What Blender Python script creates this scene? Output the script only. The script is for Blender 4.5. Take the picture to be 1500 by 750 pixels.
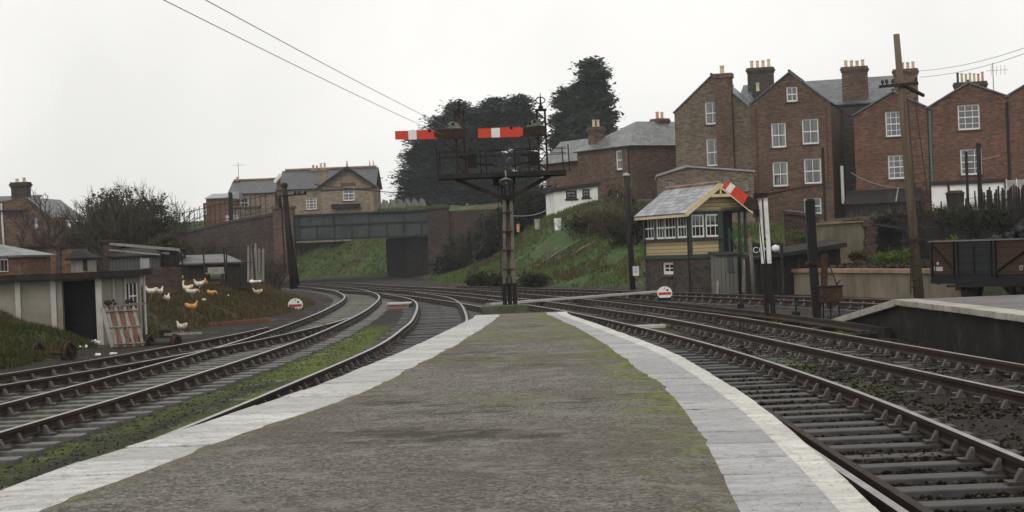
import bpy, math, random
import numpy as np
from mathutils import Vector, Matrix
random.seed(7); RNG = np.random.default_rng(7)
S = bpy.context.scene
for o in list(bpy.data.objects): bpy.data.objects.remove(o)
# ------------------------------------------------------------------ camera
F, CAMZ, ROLL, HY = 2500.0, 1.85, math.radians(2.3), 364.0
cR, sR = math.cos(ROLL), math.sin(ROLL)
PIT = math.atan((HY-375)*cR/F); cP, sP = math.cos(PIT), math.sin(PIT)
cam = bpy.data.cameras.new('camera'); co = bpy.data.objects.new('camera', cam); S.collection.objects.link(co)
cam.sensor_width = 36; cam.lens = F/1500*36; cam.clip_end = 6000; cam.clip_start = .1
co.matrix_world = Matrix(((cR, sR, 0, 0), (sR*sP, -cR*sP, -cP, 0), (-sR*cP, cR*cP, -sP, CAMZ), (0, 0, 0, 1)))
S.camera = co
S.render.resolution_x = 1024; S.render.resolution_y = 512
# ------------------------------------------------------------------ sky and sun
w = bpy.data.worlds.new('World'); S.world = w; w.use_nodes = True
wn = w.node_tree.nodes; wl = w.node_tree.links
SUN_EL, SUN_ROT = math.radians(48), math.radians(200)
sky = wn.new('ShaderNodeTexSky'); sky.sky_type = 'NISHITA'; sky.sun_disc = False
sky.sun_elevation = SUN_EL; sky.sun_rotation = SUN_ROT; sky.air_density = .6; sky.dust_density = 5; sky.ozone_density = 1
hs = wn.new('ShaderNodeHueSaturation'); hs.inputs['Saturation'].default_value = .04
mixc = wn.new('ShaderNodeMix'); mixc.data_type = 'RGBA'; mixc.inputs[0].default_value = .80   # the cloud layer, even and white
cl = wn.new('ShaderNodeTexNoise'); cl.inputs['Scale'].default_value = 5; cl.inputs['Detail'].default_value = 5; clr = wn.new('ShaderNodeValToRGB'); clr.color_ramp.elements[0].position = .3; clr.color_ramp.elements[1].position = .7
clr.color_ramp.elements[0].color = (7.5, 7.42, 7.2, 1); clr.color_ramp.elements[1].color = (9.0, 8.9, 8.62, 1); wl.new(cl.outputs[0], clr.inputs[0]); wl.new(clr.outputs[0], mixc.inputs[7])
wl.new(sky.outputs[0], hs.inputs['Color']); wl.new(hs.outputs[0], mixc.inputs[6])
wl.new(mixc.outputs[2], wn['Background'].inputs[0]); wn['Background'].inputs[1].default_value = .108
sl = bpy.data.lights.new('sun', 'SUN'); sl.energy = .5; sl.angle = math.radians(25); sl.color = (1, .96, .9)
so = bpy.data.objects.new('sun', sl); S.collection.objects.link(so)
sd = Vector((math.sin(SUN_ROT)*math.cos(SUN_EL), math.cos(SUN_ROT)*math.cos(SUN_EL), math.sin(SUN_EL)))
so.rotation_euler = sd.to_track_quat('Z', 'Y').to_euler()
S.view_settings.view_transform = 'Standard'; S.view_settings.look = 'None'
S.view_settings.exposure = .34; S.view_settings.gamma = 1
# ------------------------------------------------------------------ pixel -> world (reading positions off the survey photo, 1500 x 750)
def ray(px, py):
    u, v = px-750, py-375
    X, D = u*cR-v*sR, u*sR+v*cR
    f = F*cP+D*sP; d = D*cP-F*sP
    return X/f, -d/f
def at(px, py, Y):
    a, b = ray(px, py); return Vector((a*Y, Y, CAMZ+b*Y))
def gp(px, py, z=0.0):
    a, b = ray(px, py); t = (z-CAMZ)/b
    return Vector((a*t, t, z))
# ------------------------------------------------------------------ materials
def lin(c): return tuple(((v/255)/12.92 if v <= 10 else ((v/255+.055)/1.055)**2.4) for v in c)
MATS = {}
class NT:
    def __init__(s, name):
        s.m = bpy.data.materials.new(name); s.m.use_nodes = True; s.n = s.m.node_tree.nodes; s.l = s.m.node_tree.links
        s.b = s.n['Principled BSDF']; s.tc = s.n.new('ShaderNodeTexCoord'); MATS[name] = s.m
    def node(s, t, **k):
        n = s.n.new('ShaderNode'+t)
        for a, v in k.items(): setattr(n, a, v)
        return n
    def link(s, a, b): s.l.new(a, b)
    def noise(s, scale, detail=4, rough=.6, vec=None, dist=0):
        n = s.node('TexNoise'); n.inputs['Scale'].default_value = scale; n.inputs['Detail'].default_value = detail
        n.inputs['Roughness'].default_value = rough; n.inputs['Distortion'].default_value = dist
        s.link(vec if vec else s.tc.outputs['Object'], n.inputs['Vector']); return n.outputs['Fac']
    def map(s, scale=(1, 1, 1), src='Object'):
        n = s.node('Mapping'); n.inputs['Scale'].default_value = scale; s.link(s.tc.outputs[src], n.inputs['Vector']); return n.outputs[0]
    def ramp(s, fac, stops):
        n = s.node('ValToRGB'); e = n.color_ramp.elements
        while len(e) < len(stops): e.new(.5)
        for el, (p, c) in zip(e, stops): el.position = p; el.color = (*c, 1) if len(c) == 3 else c
        s.link(fac, n.inputs[0]); return n.outputs[0]
    def mix(s, fac, a, b, mode='MIX'):
        n = s.node('Mix', data_type='RGBA', blend_type=mode)
        for i, v in ((0, fac), (6, a), (7, b)):
            if isinstance(v, (int, float)): n.inputs[i].default_value = v
            elif isinstance(v, tuple): n.inputs[i].default_value = (*v, 1)
            else: s.link(v, n.inputs[i])
        return n.outputs[2]
    def math(s, op, a, b=0.0):
        n = s.node('Math', operation=op)
        for i, v in ((0, a), (1, b)):
            if isinstance(v, (int, float)): n.inputs[i].default_value = v
            else: s.link(v, n.inputs[i])
        return n.outputs[0]
    def col(s, c):
        if isinstance(c, tuple): s.b.inputs['Base Color'].default_value = (*c, 1)
        else: s.link(c, s.b.inputs['Base Color'])
        return s
    def rough(s, r):
        if isinstance(r, (int, float)): s.b.inputs['Roughness'].default_value = r
        else: s.link(r, s.b.inputs['Roughness'])
        return s
    def bump(s, h, strength=.4, dist=.02):
        n = s.node('Bump'); n.inputs['Strength'].default_value = strength; n.inputs['Distance'].default_value = dist
        s.link(h, n.inputs['Height']); s.link(n.outputs[0], s.b.inputs['Normal']); return s
    def attr(s, name): n = s.node('Attribute', attribute_name=name); return n.outputs['Fac']
    def island(s): return s.node('NewGeometry').outputs['Random Per Island']
def mottled(name, a, b, scale=3, rough=.8, bump=.3, c=None, metal=0, stretch=(1, 1, 1), spread=(.36, .64)):
    t = NT(name); v = t.map(stretch); n = t.noise(scale, 6, .65, v)
    st = [(spread[0], a), (spread[1], b)] if c is None else [(spread[0], a), ((spread[0]+spread[1])/2, b), (spread[1], c)]
    big = t.noise(scale*.23, 3, .6, v)
    cc = t.mix(.35, t.ramp(n, st), t.ramp(big, [(.35, tuple(x*.6 for x in a)), (.65, tuple(min(1, x*1.25) for x in b))]))
    t.col(cc).rough(rough); t.b.inputs['Metallic'].default_value = metal
    if bump: t.bump(t.noise(scale*6, 4, .7, v), bump, .02)
    if rough > .5: t.b.inputs['Specular IOR Level'].default_value = .12
    return t.m
def flat(name, c, rough=.6, metal=0): t = NT(name); n = t.noise(9, 4); t.col(t.mix(n, tuple(x*.78 for x in c), tuple(min(1, x*1.15) for x in c))).rough(rough); t.b.inputs['Metallic'].default_value = metal; t.b.inputs['Specular IOR Level'].default_value = .15; return t.m
def wall_uv(t):
    s = t.node('SeparateXYZ'); t.link(t.tc.outputs['Object'], s.inputs[0])
    n = t.node('SeparateXYZ'); t.link(t.tc.outputs['Normal'], n.inputs[0])
    f = t.math('GREATER_THAN', t.math('ABSOLUTE', n.outputs[0]), t.math('ABSOLUTE', n.outputs[1]))
    u = t.math('ADD', t.math('MULTIPLY', s.outputs[1], f), t.math('MULTIPLY', s.outputs[0], t.math('SUBTRACT', 1.0, f)))
    c = t.node('CombineXYZ'); t.link(u, c.inputs[0]); t.link(s.outputs[2], c.inputs[1]); return c.outputs[0]
def brick(name, a, b, mortar, dirt=.5):
    t = NT(name); uv = wall_uv(t)
    k = t.node('TexBrick'); t.link(uv, k.inputs['Vector'])
    k.inputs['Scale'].default_value = 1; k.inputs['Brick Width'].default_value = .235; k.inputs['Row Height'].default_value = .085
    k.inputs['Mortar Size'].default_value = .008; k.inputs['Bias'].default_value = 0
    k.inputs['Color1'].default_value = (*[min(1, x*1.25) for x in a], 1); k.inputs['Color2'].default_value = (*[x*.62 for x in b], 1); k.inputs['Mortar'].default_value = (*mortar, 1)
    n1 = t.noise(.55, 6, .75, t.map((1, 1, .6))); n2 = t.noise(2.2, 7, .82, t.map((.8, .8, 3.5)))
    c = t.mix(t.ramp(n1, [(.42, (0, 0, 0)), (.62, (dirt,)*3)]), k.outputs[0], (a[0]*.3, a[1]*.38, a[2]*.46))
    c = t.mix(t.ramp(n2, [(.46, (0, 0, 0)), (.62, (.55,)*3)]), c, tuple(min(1, x*1.9) for x in b)); c = t.mix(t.ramp(n2, [(.38, (.6,)*3), (.48, (0, 0, 0))]), c, tuple(x*.45 for x in b))
    t.col(c).rough(.88).bump(k.outputs['Fac'], -.3, .01); t.b.inputs['Specular IOR Level'].default_value = .12; return t.m
def slate(name, a, b, lich=.35):
    t = NT(name)
    k = t.node('TexBrick'); t.link(t.map((1, 1, 1), 'UV'), k.inputs['Vector']); k.inputs['Scale'].default_value = 1
    k.inputs['Brick Width'].default_value = .3; k.inputs['Row Height'].default_value = .24; k.inputs['Mortar Size'].default_value = .012
    k.inputs['Color1'].default_value = (*[x*1.2 for x in a], 1); k.inputs['Color2'].default_value = (*[x*.65 for x in b], 1); k.inputs['Mortar'].default_value = (.012, .012, .014, 1)
    n = t.noise(1.6, 6, .75)
    c = t.mix(t.ramp(n, [(.5, (0, 0, 0)), (.68, (lich,)*3)]), k.outputs[0], (.2, .19, .16))
    n3 = t.noise(.7, 4, .7); c = t.mix(t.ramp(n3, [(.35, (.45,)*3), (.6, (0, 0, 0))]), c, (.018, .02, .022))
    t.col(c).rough(.42).bump(k.outputs['Fac'], -.5, .02); return t.m
def leafmat(name, a, b, c):
    t = NT(name); cc = t.ramp(t.island(), [(0, a), (.55, b), (1, c)]); d1 = t.node('BsdfDiffuse'); d2 = t.node('BsdfTranslucent'); ms = t.node('MixShader'); ms.inputs[0].default_value = .42
    t.link(cc, d1.inputs[0]); t.link(cc, d2.inputs[0]); t.link(d1.outputs[0], ms.inputs[1]); t.link(d2.outputs[0], ms.inputs[2]); t.link(ms.outputs[0], t.n['Material Output'].inputs[0]); return t.m
def planks(name, a, b, width=.15, horiz=False, rough=.8, gap=.02):
    t = NT(name); uv = wall_uv(t); s = t.node('SeparateXYZ'); t.link(uv, s.inputs[0])
    q = t.math('DIVIDE', s.outputs[1 if horiz else 0], width); fr = t.math('FRACT', q); idx = t.math('FLOOR', q)
    wn_ = t.node('TexWhiteNoise', noise_dimensions='1D'); t.link(idx, wn_.inputs['W'])
    n = t.noise(2.5, 6, .7, t.map((1, 1, 1) if horiz else (6, 6, .6)))
    c = t.mix(n, a, b); c = t.mix(t.math('MULTIPLY', wn_.outputs[0], .45), c, tuple(x*.45 for x in a))
    g = t.math('LESS_THAN', fr, gap/width); c = t.mix(g, c, tuple(x*.2 for x in a))
    t.b.inputs['Specular IOR Level'].default_value = .15; t.col(c).rough(rough).bump(t.math('MULTIPLY', fr, 1.0), .5 if horiz else .1, .03); return t.m

M = MATS
brick('brick_red', (.165, .079, .05), (.10, .053, .036), (.12, .095, .075), .6)
brick('brick_brown', (.14, .083, .056), (.088, .054, .04), (.12, .1, .08), .6)
brick('brick_grey', (.18, .135, .095), (.12, .092, .066), (.15, .13, .105), .5)
brick('brick_buff', (.25, .19, .125), (.2, .155, .105), (.2, .18, .15), .35)
brick('brick_sooty', (.075, .056, .045), (.052, .042, .036), (.06, .053, .046), .5)
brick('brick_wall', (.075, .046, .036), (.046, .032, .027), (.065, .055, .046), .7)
slate('slate_blue', (.12, .13, .15), (.085, .092, .105)); slate('slate_grey', (.17, .175, .18), (.12, .125, .13), .5); slate('slate_light', (.36, .36, .39), (.25, .255, .28), .5)
slate('slate_dark', (.055, .058, .065), (.04, .043, .05), .2)
flat('white_paint', (.72, .72, .69), .5); flat('cream_paint', (.6, .5, .3), .6); flat('green_paint', (.035, .055, .045), .5)
mottled('white_render', (.62, .61, .57), (.8, .79, .76), 1.5, .8, .1)
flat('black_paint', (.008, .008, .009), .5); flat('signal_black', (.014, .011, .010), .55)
mottled('signal_iron', (.014, .011, .009), (.035, .022, .016), 8, .6, .3, c=(.06, .035, .022))
mottled('iron_rust', (.018, .012, .009), (.05, .028, .018), 8, .75, .4, c=(.085, .045, .028))
mottled('rail_side', (.024, .016, .012), (.05, .031, .022), 5, .7, .3)
t = NT('rail_top'); n = t.noise(2.5, 5, .7); t.col(t.ramp(n, [(.35, (.17, .135, .125)), (.7, (.36, .33, .32))])).rough(.3); t.b.inputs['Metallic'].default_value = .75
mottled('chair_iron', (.02, .016, .013), (.045, .034, .027), 9, .5, .4, c=(.08, .066, .054))
t = NT('sleeper_wood'); v = t.map((1.2, 9, 1)); n = t.noise(3, 6, .7, v); n2 = t.noise(1.1, 4, .7)
t.col(t.mix(t.ramp(n2, [(.4, (0, 0, 0)), (.7, (.6,)*3)]), t.ramp(n, [(.38, (.02, .018, .018)), (.62, (.058, .055, .054))]), (.10, .097, .096)))
t.rough(t.ramp(n2, [(.35, (.42,)*3), (.65, (.7,)*3)])).bump(n, .6, .02); t.b.inputs['Specular IOR Level'].default_value = .3
t = NT('sleeper_mossy'); v = t.map((1.2, 9, 1)); n = t.noise(3, 6, .7, v); n2 = t.noise(2.3, 5, .7)
t.col(t.mix(t.ramp(n2, [(.45, (0, 0, 0)), (.62, (.8,)*3)]), t.ramp(n, [(.38, (.05, .046, .043)), (.62, (.14, .134, .128))]), (.055, .07, .018))).rough(.55).bump(n, .5, .02)
flat('signal_red', (.55, .06, .032), .5); flat('disc_red', (.42, .03, .02), .5)
mottled('lamp_green', (.09, .1, .075), (.16, .17, .13), 6, .5, .1)
flat('lens_dark', (.02, .01, .008), .2)
mottled('post_grey', (.09, .078, .066), (.18, .158, .135), 5, .75, .3, stretch=(3, 3, .6))
mottled('white_worn', (.5, .49, .46), (.78, .78, .76), 5, .6, .2)
mottled('concrete_mossy', (.055, .065, .04), (.11, .115, .085), 4, .85, .4)
mottled('concrete_wall', (.12, .098, .066), (.185, .155, .11), 1.6, .85, .3, c=(.24, .205, .15), stretch=(1, 1, .5))
mottled('concrete_panel', (.21, .188, .15), (.28, .255, .21), 2.2, .85, .35)
mottled('concrete_pale', (.34, .32, .28), (.46, .44, .4), 3, .8, .25)
mottled('coping_red', (.19, .11, .07), (.3, .21, .15), 3, .8, .3)
mottled('coping_pale', (.27, .25, .21), (.4, .38, .33), 3, .6, .3, c=(.2, .18, .14))
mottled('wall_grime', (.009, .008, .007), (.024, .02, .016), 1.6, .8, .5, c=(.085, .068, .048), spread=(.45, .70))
mottled('pole_wood', (.075, .055, .036), (.15, .115, .08), 2.5, .85, .4, stretch=(4, 4, .35))
mottled('pole_dark', (.014, .012, .011), (.04, .034, .03), 4, .8, .3, stretch=(4, 4, .4))
mottled('timber_dark', (.012, .010, .009), (.035, .029, .024), 3, .8, .3, stretch=(2, 2, .6))
mottled('timber_grey', (.15, .14, .125), (.28, .265, .24), 3, .75, .4, stretch=(5, 5, .5))
mottled('timber_red', (.12, .045, .025), (.2, .085, .05), 4, .75, .4, stretch=(5, 5, .5))
planks('plank_grey', (.20, .195, .17), (.1, .1, .088), .16); planks('plank_black', (.010, .009, .008), (.02, .017, .015), .2)
planks('plank_dark_grey', (.10, .10, .1), (.06, .06, .06), .14)
planks('weatherboard', (.56, .45, .25), (.45, .36, .2), .15, True, .65)
planks('wagon_board', (.085, .042, .026), (.04, .024, .017), .2, True, .7); planks('wagon_door_board', (.026, .03, .029), (.016, .018, .018), .2, True, .7)
mottled('girder_green', (.026, .034, .031), (.046, .057, .052), 1.3, .6, .2, c=(.07, .083, .076), stretch=(1, 1, .5))
mottled('girder_dark', (.012, .016, .015), (.03, .036, .034), 2, .7, .2)
mottled('terracotta', (.42, .2, .1), (.55, .3, .17), 4, .8, .2); mottled('pot_buff', (.5, .4, .24), (.66, .54, .34), 4, .8, .2)
flat('pipe_red', (.13, .035, .025), .5); flat('pipe_teal', (.07, .15, .15), .5); flat('pipe_white', (.6, .6, .58), .5); flat('pipe_black', (.015, .015, .016), .5)
mottled('felt_dark', (.012, .011, .011), (.03, .028, .026), 3, .8, .3); mottled('platform_tarmac', (.085, .08, .078), (.16, .152, .15), 3, .6, .2); mottled('sheet_grey', (.2, .195, .19), (.34, .33, .33), 2, .5, .2)
mottled('bark', (.03, .024, .018), (.075, .06, .046), 5, .9, .5, stretch=(3, 3, .6)); flat('twig', (.055, .042, .033), .9); flat('twig_pale', (.12, .09, .068), .9); flat('twig_green', (.075, .066, .042), .9)
leafmat('cedar_leaf', (.05, .066, .064), (.08, .1, .092), (.115, .13, .115)); leafmat('fir_leaf', (.042, .064, .05), (.07, .096, .07), (.105, .13, .09))
leafmat('ivy_leaf', (.04, .045, .02), (.06, .07, .03), (.10, .095, .05)); leafmat('bramble_leaf', (.045, .03, .014), (.055, .055, .02), (.10, .07, .03))
leafmat('grass_blade', (.055, .095, .024), (.095, .145, .042), (.175, .195, .08)); leafmat('mound_blade', (.022, .036, .011), (.04, .06, .018), (.085, .085, .034)); leafmat('dry_grass', (.05, .045, .018), (.095, .078, .034), (.17, .135, .066))
leafmat('dark_weed', (.012, .016, .008), (.022, .027, .012), (.04, .042, .018)); leafmat('bright_weed', (.06, .11, .018), (.10, .15, .03), (.15, .18, .045))
leafmat('ballast_stone', (.012, .010, .008), (.038, .029, .022), (.12, .095, .07)); leafmat('gravel_stone', (.035, .029, .023), (.085, .072, .058), (.19, .17, .145)); leafmat('coal_lump', (.015, .015, .016), (.045, .046, .05), (.12, .123, .13))  # coal's palest tone puts the grey highlights of wet lumps into the colour
leafmat('leaf_litter', (.035, .02, .012), (.075, .045, .025), (.15, .10, .055))
mottled('hen_white', (.42, .36, .27), (.72, .68, .6), 9, .85, .3); mottled('hen_buff', (.36, .17, .05), (.62, .36, .13), 9, .85, .3); mottled('hen_mixed', (.5, .3, .12), (.82, .74, .6), 14, .85, .3, spread=(.42, .58))
mottled('hen_dark', (.05, .03, .02), (.14, .08, .04), 9, .85, .3)
flat('comb_red', (.5, .03, .02), .6); flat('paper', (.75, .74, .7), .7); flat('curtain', (.68, .66, .6), .9); flat('curtain_grey', (.34, .33, .31), .9); flat('dark_inside', (.004, .004, .004), .9)
flat('insulator', (.04, .025, .02), .25); brick('brick_shaded', (.022, .018, .016), (.014, .012, .011), (.02, .018, .016), .5); flat('wire_dark', (.03, .03, .03), .6); flat('galvanised', (.32, .33, .33), .45, .3)
t = NT('glass'); tr = t.node('BsdfTransparent'); tr.inputs[0].default_value = (.62, .65, .64, 1); gl = t.node('BsdfGlossy'); gl.inputs['Roughness'].default_value = .04
ms = t.node('MixShader'); ms.inputs[0].default_value = .11; t.link(tr.outputs[0], ms.inputs[1]); t.link(gl.outputs[0], ms.inputs[2]); t.link(ms.outputs[0], t.n['Material Output'].inputs[0])
# asphalt of the platform: grey grit, worn patches, moss along the right edge, damp seams
t = NT('asphalt'); n = t.noise(17, 5, .8); sp = t.noise(50, 3, .6); big = t.noise(.45, 5, .65); mv = t.map((.8, 1.15, 1)); st = t.noise(.9, 8, .78, mv); fine = t.noise(60, 3, .6)
c = t.ramp(n, [(.38, (.085, .077, .066)), (.62, (.185, .171, .15))])
c = t.mix(t.ramp(sp, [(.56, (0, 0, 0)), (.62, (.85,)*3)]), c, (.29, .268, .24)); c = t.mix(t.ramp(sp, [(.37, (.9,)*3), (.44, (0, 0, 0))]), c, (.022, .02, .017))
c = t.mix(t.ramp(fine, [(.37, (.85,)*3), (.45, (0, 0, 0))]), c, (.03, .027, .023))
c = t.mix(t.ramp(big, [(.40, (.55,)*3), (.56, (0, 0, 0))]), c, (.075, .06, .046)); c = t.mix(t.ramp(t.noise(2.7, 6, .75), [(.52, (0, 0, 0)), (.62, (.55,)*3)]), c, (.21, .197, .175))
c = t.mix(t.ramp(st, [(.56, (0, 0, 0)), (.63, (.8,)*3)]), c, (.034, .03, .022))
mo = t.math('MULTIPLY', t.attr('moss'), t.ramp(t.noise(2.6, 8, .82, t.map((.7, 1.2, 1))), [(.47, (0, 0, 0)), (.53, (1, 1, 1))]))
c = t.mix(mo, c, t.ramp(t.noise(11, 6, .8), [(.38, (.04, .048, .012)), (.5, (.105, .118, .02)), (.62, (.2, .21, .038))]))
t.col(c).rough(.82).bump(t.mix(.5, n, sp), 1.0, .012); t.b.inputs['Specular IOR Level'].default_value = .12
# paving slabs
def slabmat(name, a, b, damp):
    t = NT(name); n = t.noise(2.6, 8, .78, t.map((.6, 2.4, 1))); sp = t.noise(42, 3, .7); m = t.noise(9, 6, .75); isl = t.island()
    c = t.ramp(n, [(.40, a), (.60, b)]); c = t.mix(t.math('MULTIPLY', isl, .55), c, tuple(x*.8 for x in a))
    c = t.mix(t.ramp(m, [(.53, (0, 0, 0)), (.62, (.55,)*3)]), c, tuple(x*.55 for x in a))
    c = t.mix(t.ramp(sp, [(.59, (0, 0, 0)), (.66, (.8,)*3)]), c, (.05, .046, .036))
    c = t.mix(t.ramp(t.noise(3.4, 7, .82), [(.56, (0, 0, 0)), (.68, (damp,)*3)]), c, (.085, .085, .05))
    t.col(c).rough(t.ramp(n, [(.35, (.4,)*3), (.65, (.7,)*3)])).bump(sp, .35, .005); t.b.inputs['Specular IOR Level'].default_value = .3
slabmat('slab_grey', (.25, .244, .243), (.44, .436, .44), .6); slabmat('slab_white', (.32, .31, .297), (.6, .59, .57), .6)
slabmat('edge_white', (.44, .425, .385), (.66, .645, .6), .5)
# ground: cinders and mud, grass where the attribute says so
t = NT('ground_mix'); n1 = t.noise(22, 5, .75); n2 = t.noise(1.3, 6, .7); n3 = t.noise(6, 5, .75)
base = t.ramp(n1, [(.36, (.008, .007, .006)), (.5, (.026, .021, .017)), (.6, (.06, .049, .038)), (.7, (.13, .11, .088))])
base = t.mix(t.ramp(n2, [(.38, (.75,)*3), (.6, (0, 0, 0))]), base, (.012, .010, .009))
mud = t.mix(n3, (.085, .075, .066), (.17, .157, .145))
base = t.mix(t.attr('mud'), base, mud)
gr = t.ramp(n3, [(.34, (.035, .07, .016)), (.5, (.065, .12, .028)), (.66, (.11, .16, .045))]); dry = t.ramp(n3, [(.34, (.022, .017, .009)), (.5, (.055, .044, .02)), (.66, (.11, .085, .04))])
gr = t.mix(t.attr('dry'), gr, dry); gr = t.mix(t.attr('moss'), gr, t.ramp(n3, [(.36, (.035, .046, .010)), (.5, (.09, .115, .02)), (.64, (.15, .175, .035))]))
gm = t.math('MULTIPLY', t.attr('grass'), t.ramp(t.noise(2.0, 7, .8), [(.3, (0, 0, 0)), (.52, (1, 1, 1))]))
c = t.mix(t.math('MAXIMUM', gm, t.math('SUBTRACT', t.math('MULTIPLY', t.attr('grass'), 3.0), 2.0)), base, gr)
t.col(c).rough(t.ramp(n2, [(.36, (.42,)*3), (.46, (.92,)*3)])).bump(t.mix(.5, n1, n3), .9, .05); t.b.inputs['Specular IOR Level'].default_value = .14
# ------------------------------------------------------------------ mesh helpers
COL = S.collection
class MB:
    def __init__(s): s.v = []; s.f = []; s.uv = {}; s.mi = []; s.cur = 0
    def add(s, vs, fs):
        b = len(s.v); s.v += [tuple(v) for v in vs]
        for f in fs: s.f.append(tuple(i+b for i in f)); s.mi.append(s.cur)
        return s
    def hexa(s, a, b):      # two quads, same winding
        return s.add(list(a)+list(b), [(3, 2, 1, 0), (4, 5, 6, 7), (0, 1, 5, 4), (1, 2, 6, 5), (2, 3, 7, 6), (3, 0, 4, 7)])
    def box(s, x0, x1, y0, y1, z0, z1):
        return s.hexa([(x0, y0, z0), (x1, y0, z0), (x1, y1, z0), (x0, y1, z0)], [(x0, y0, z1), (x1, y0, z1), (x1, y1, z1), (x0, y1, z1)])
    def cbox(s, c, sz, rz=0):
        a, b, h = sz[0]/2, sz[1]/2, sz[2]/2; cc, ss = math.cos(rz), math.sin(rz)
        q = lambda x, y, z: (c[0]+x*cc-y*ss, c[1]+x*ss+y*cc, c[2]+z)
        return s.hexa([q(-a, -b, -h), q(a, -b, -h), q(a, b, -h), q(-a, b, -h)], [q(-a, -b, h), q(a, -b, h), q(a, b, h), q(-a, b, h)])
    def beam(s, p, q, wd, ht, up=(0, 0, 1)):
        p, q = Vector(p), Vector(q); d = (q-p).normalized(); u = Vector(up)
        if abs(d.dot(u)) > .98: u = Vector((0, 1, 0))
        r = d.cross(u).normalized(); u = r.cross(d)
        o = [r*a*wd/2+u*b*ht/2 for a, b in ((-1, -1), (1, -1), (1, 1), (-1, 1))]
        return s.hexa([p+x for x in o], [q+x for x in o])
    def tube(s, pts, r, n=6, cap=True):
        pts = [Vector(p) for p in pts]; rr = r if isinstance(r, (list, tuple)) else [r]*len(pts); b = len(s.v); prev = None
        for i, p in enumerate(pts):
            d = (pts[min(i+1, len(pts)-1)]-pts[max(i-1, 0)]).normalized()
            if prev is None: u = d.orthogonal().normalized()
            else:
                u = prev-d*prev.dot(d); u = u.normalized() if u.length > 1e-6 else d.orthogonal().normalized()
            prev = u; k = d.cross(u)
            for j in range(n):
                a = 2*math.pi*j/n; s.v.append(tuple(p+(u*math.cos(a)+k*math.sin(a))*rr[i]))
        for i in range(len(pts)-1):
            for j in range(n):
                s.f.append((b+i*n+j, b+i*n+(j+1) % n, b+(i+1)*n+(j+1) % n, b+(i+1)*n+j)); s.mi.append(s.cur)
        if cap:
            s.f.append(tuple(b+j for j in range(n-1, -1, -1))); s.mi.append(s.cur); e = b+(len(pts)-1)*n
            s.f.append(tuple(e+j for j in range(n))); s.mi.append(s.cur)
        return s
    def lathe(s, c, prof, n=16, axis='z'):
        b = len(s.v); c = Vector(c)
        for r, z in prof:
            for j in range(n):
                a = 2*math.pi*j/n; x, y = r*math.cos(a), r*math.sin(a)
                s.v.append(tuple(c+(Vector((x, y, z)) if axis == 'z' else Vector((x, z, y)) if axis == 'y' else Vector((z, x, y)))))
        for i in range(len(prof)-1):
            for j in range(n): s.f.append((b+i*n+j, b+i*n+(j+1) % n, b+(i+1)*n+(j+1) % n, b+(i+1)*n+j)); s.mi.append(s.cur)
        s.f.append(tuple(b+j for j in range(n-1, -1, -1))); s.mi.append(s.cur); e = b+(len(prof)-1)*n
        s.f.append(tuple(e+j for j in range(n))); s.mi.append(s.cur)
        return s
    def prism(s, poly, off):     # planar polygon extruded by a vector
        n = len(poly); o = Vector(off); a = [Vector(p) for p in poly]
        return s.add(a+[p+o for p in a], [tuple(range(n-1, -1, -1)), tuple(range(n, 2*n))]+[(i, (i+1) % n, n+(i+1) % n, n+i) for i in range(n)])
    def roof(s, e0, e1, r1, r0, th=.07):     # eave e0-e1, ridge r0-r1
        e0, e1, r1, r0 = map(Vector, (e0, e1, r1, r0)); nn = (e1-e0).cross(r0-e0).normalized()
        if nn.z < 0: nn = -nn
        b = len(s.f); s.hexa([e0-nn*th, e1-nn*th, r1-nn*th, r0-nn*th], [e0, e1, r1, r0])
        ux = (e1-e0).normalized(); vy = (nn.cross(ux)); P = (e0, e1, r1, r0)
        s.uv[b+1] = [((p-e0).dot(ux), (p-e0).dot(vy)) for p in P]
        return s
    def blob(s, c, r, n=1, jit=.25):
        ic = [(0, 0, -1), (.72, -.53, -.45), (-.28, -.85, -.45), (-.89, 0, -.45), (-.28, .85, -.45), (.72, .53, -.45), (.28, -.85, .45), (-.72, -.53, .45), (-.72, .53, .45), (.28, .85, .45), (.89, 0, .45), (0, 0, 1)]
        fs = [(0, 2, 1), (0, 1, 5), (0, 3, 2), (0, 4, 3), (0, 5, 4), (1, 2, 6), (2, 3, 7), (3, 4, 8), (4, 5, 9), (5, 1, 10), (1, 6, 10), (2, 7, 6), (3, 8, 7), (4, 9, 8), (5, 10, 9), (6, 7, 11), (7, 8, 11), (8, 9, 11), (9, 10, 11), (10, 6, 11)]
        r = r if isinstance(r, tuple) else (r, r, r)
        return s.add([tuple(c[i]+v[i]*r[i]*(1+random.uniform(-jit, jit)) for i in range(3)) for v in ic], fs)
    def build(s, name, mat, parent=None, smooth=False, off=None, bevel=0, sub=0):
        if off is not None: s.v = [(x-off[0], y-off[1], z-off[2]) for x, y, z in s.v]
        me = bpy.data.meshes.new(name); me.from_pydata(s.v, [], s.f)
        for m_ in (mat if isinstance(mat, (list, tuple)) else [mat]): me.materials.append(M[m_])
        if any(s.mi): me.polygons.foreach_set('material_index', s.mi)
        if s.uv:
            ul = me.uv_layers.new(name='UVMap'); 
            for fi, u in s.uv.items():
                for k, li in enumerate(me.polygons[fi].loop_indices): ul.data[li].uv = u[k]
        if smooth: me.polygons.foreach_set('use_smooth', [True]*len(me.polygons))
        me.update(); o = bpy.data.objects.new(name, me); COL.objects.link(o)
        if off is not None and parent is None: o.location = off
        if parent: o.parent = parent
        if bevel: b = o.modifiers.new('bevel', 'BEVEL'); b.width = bevel; b.segments = 2; b.limit_method = 'ANGLE'
        if sub: b = o.modifiers.new('subsurf', 'SUBSURF'); b.levels = sub; b.render_levels = sub
        return o
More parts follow.
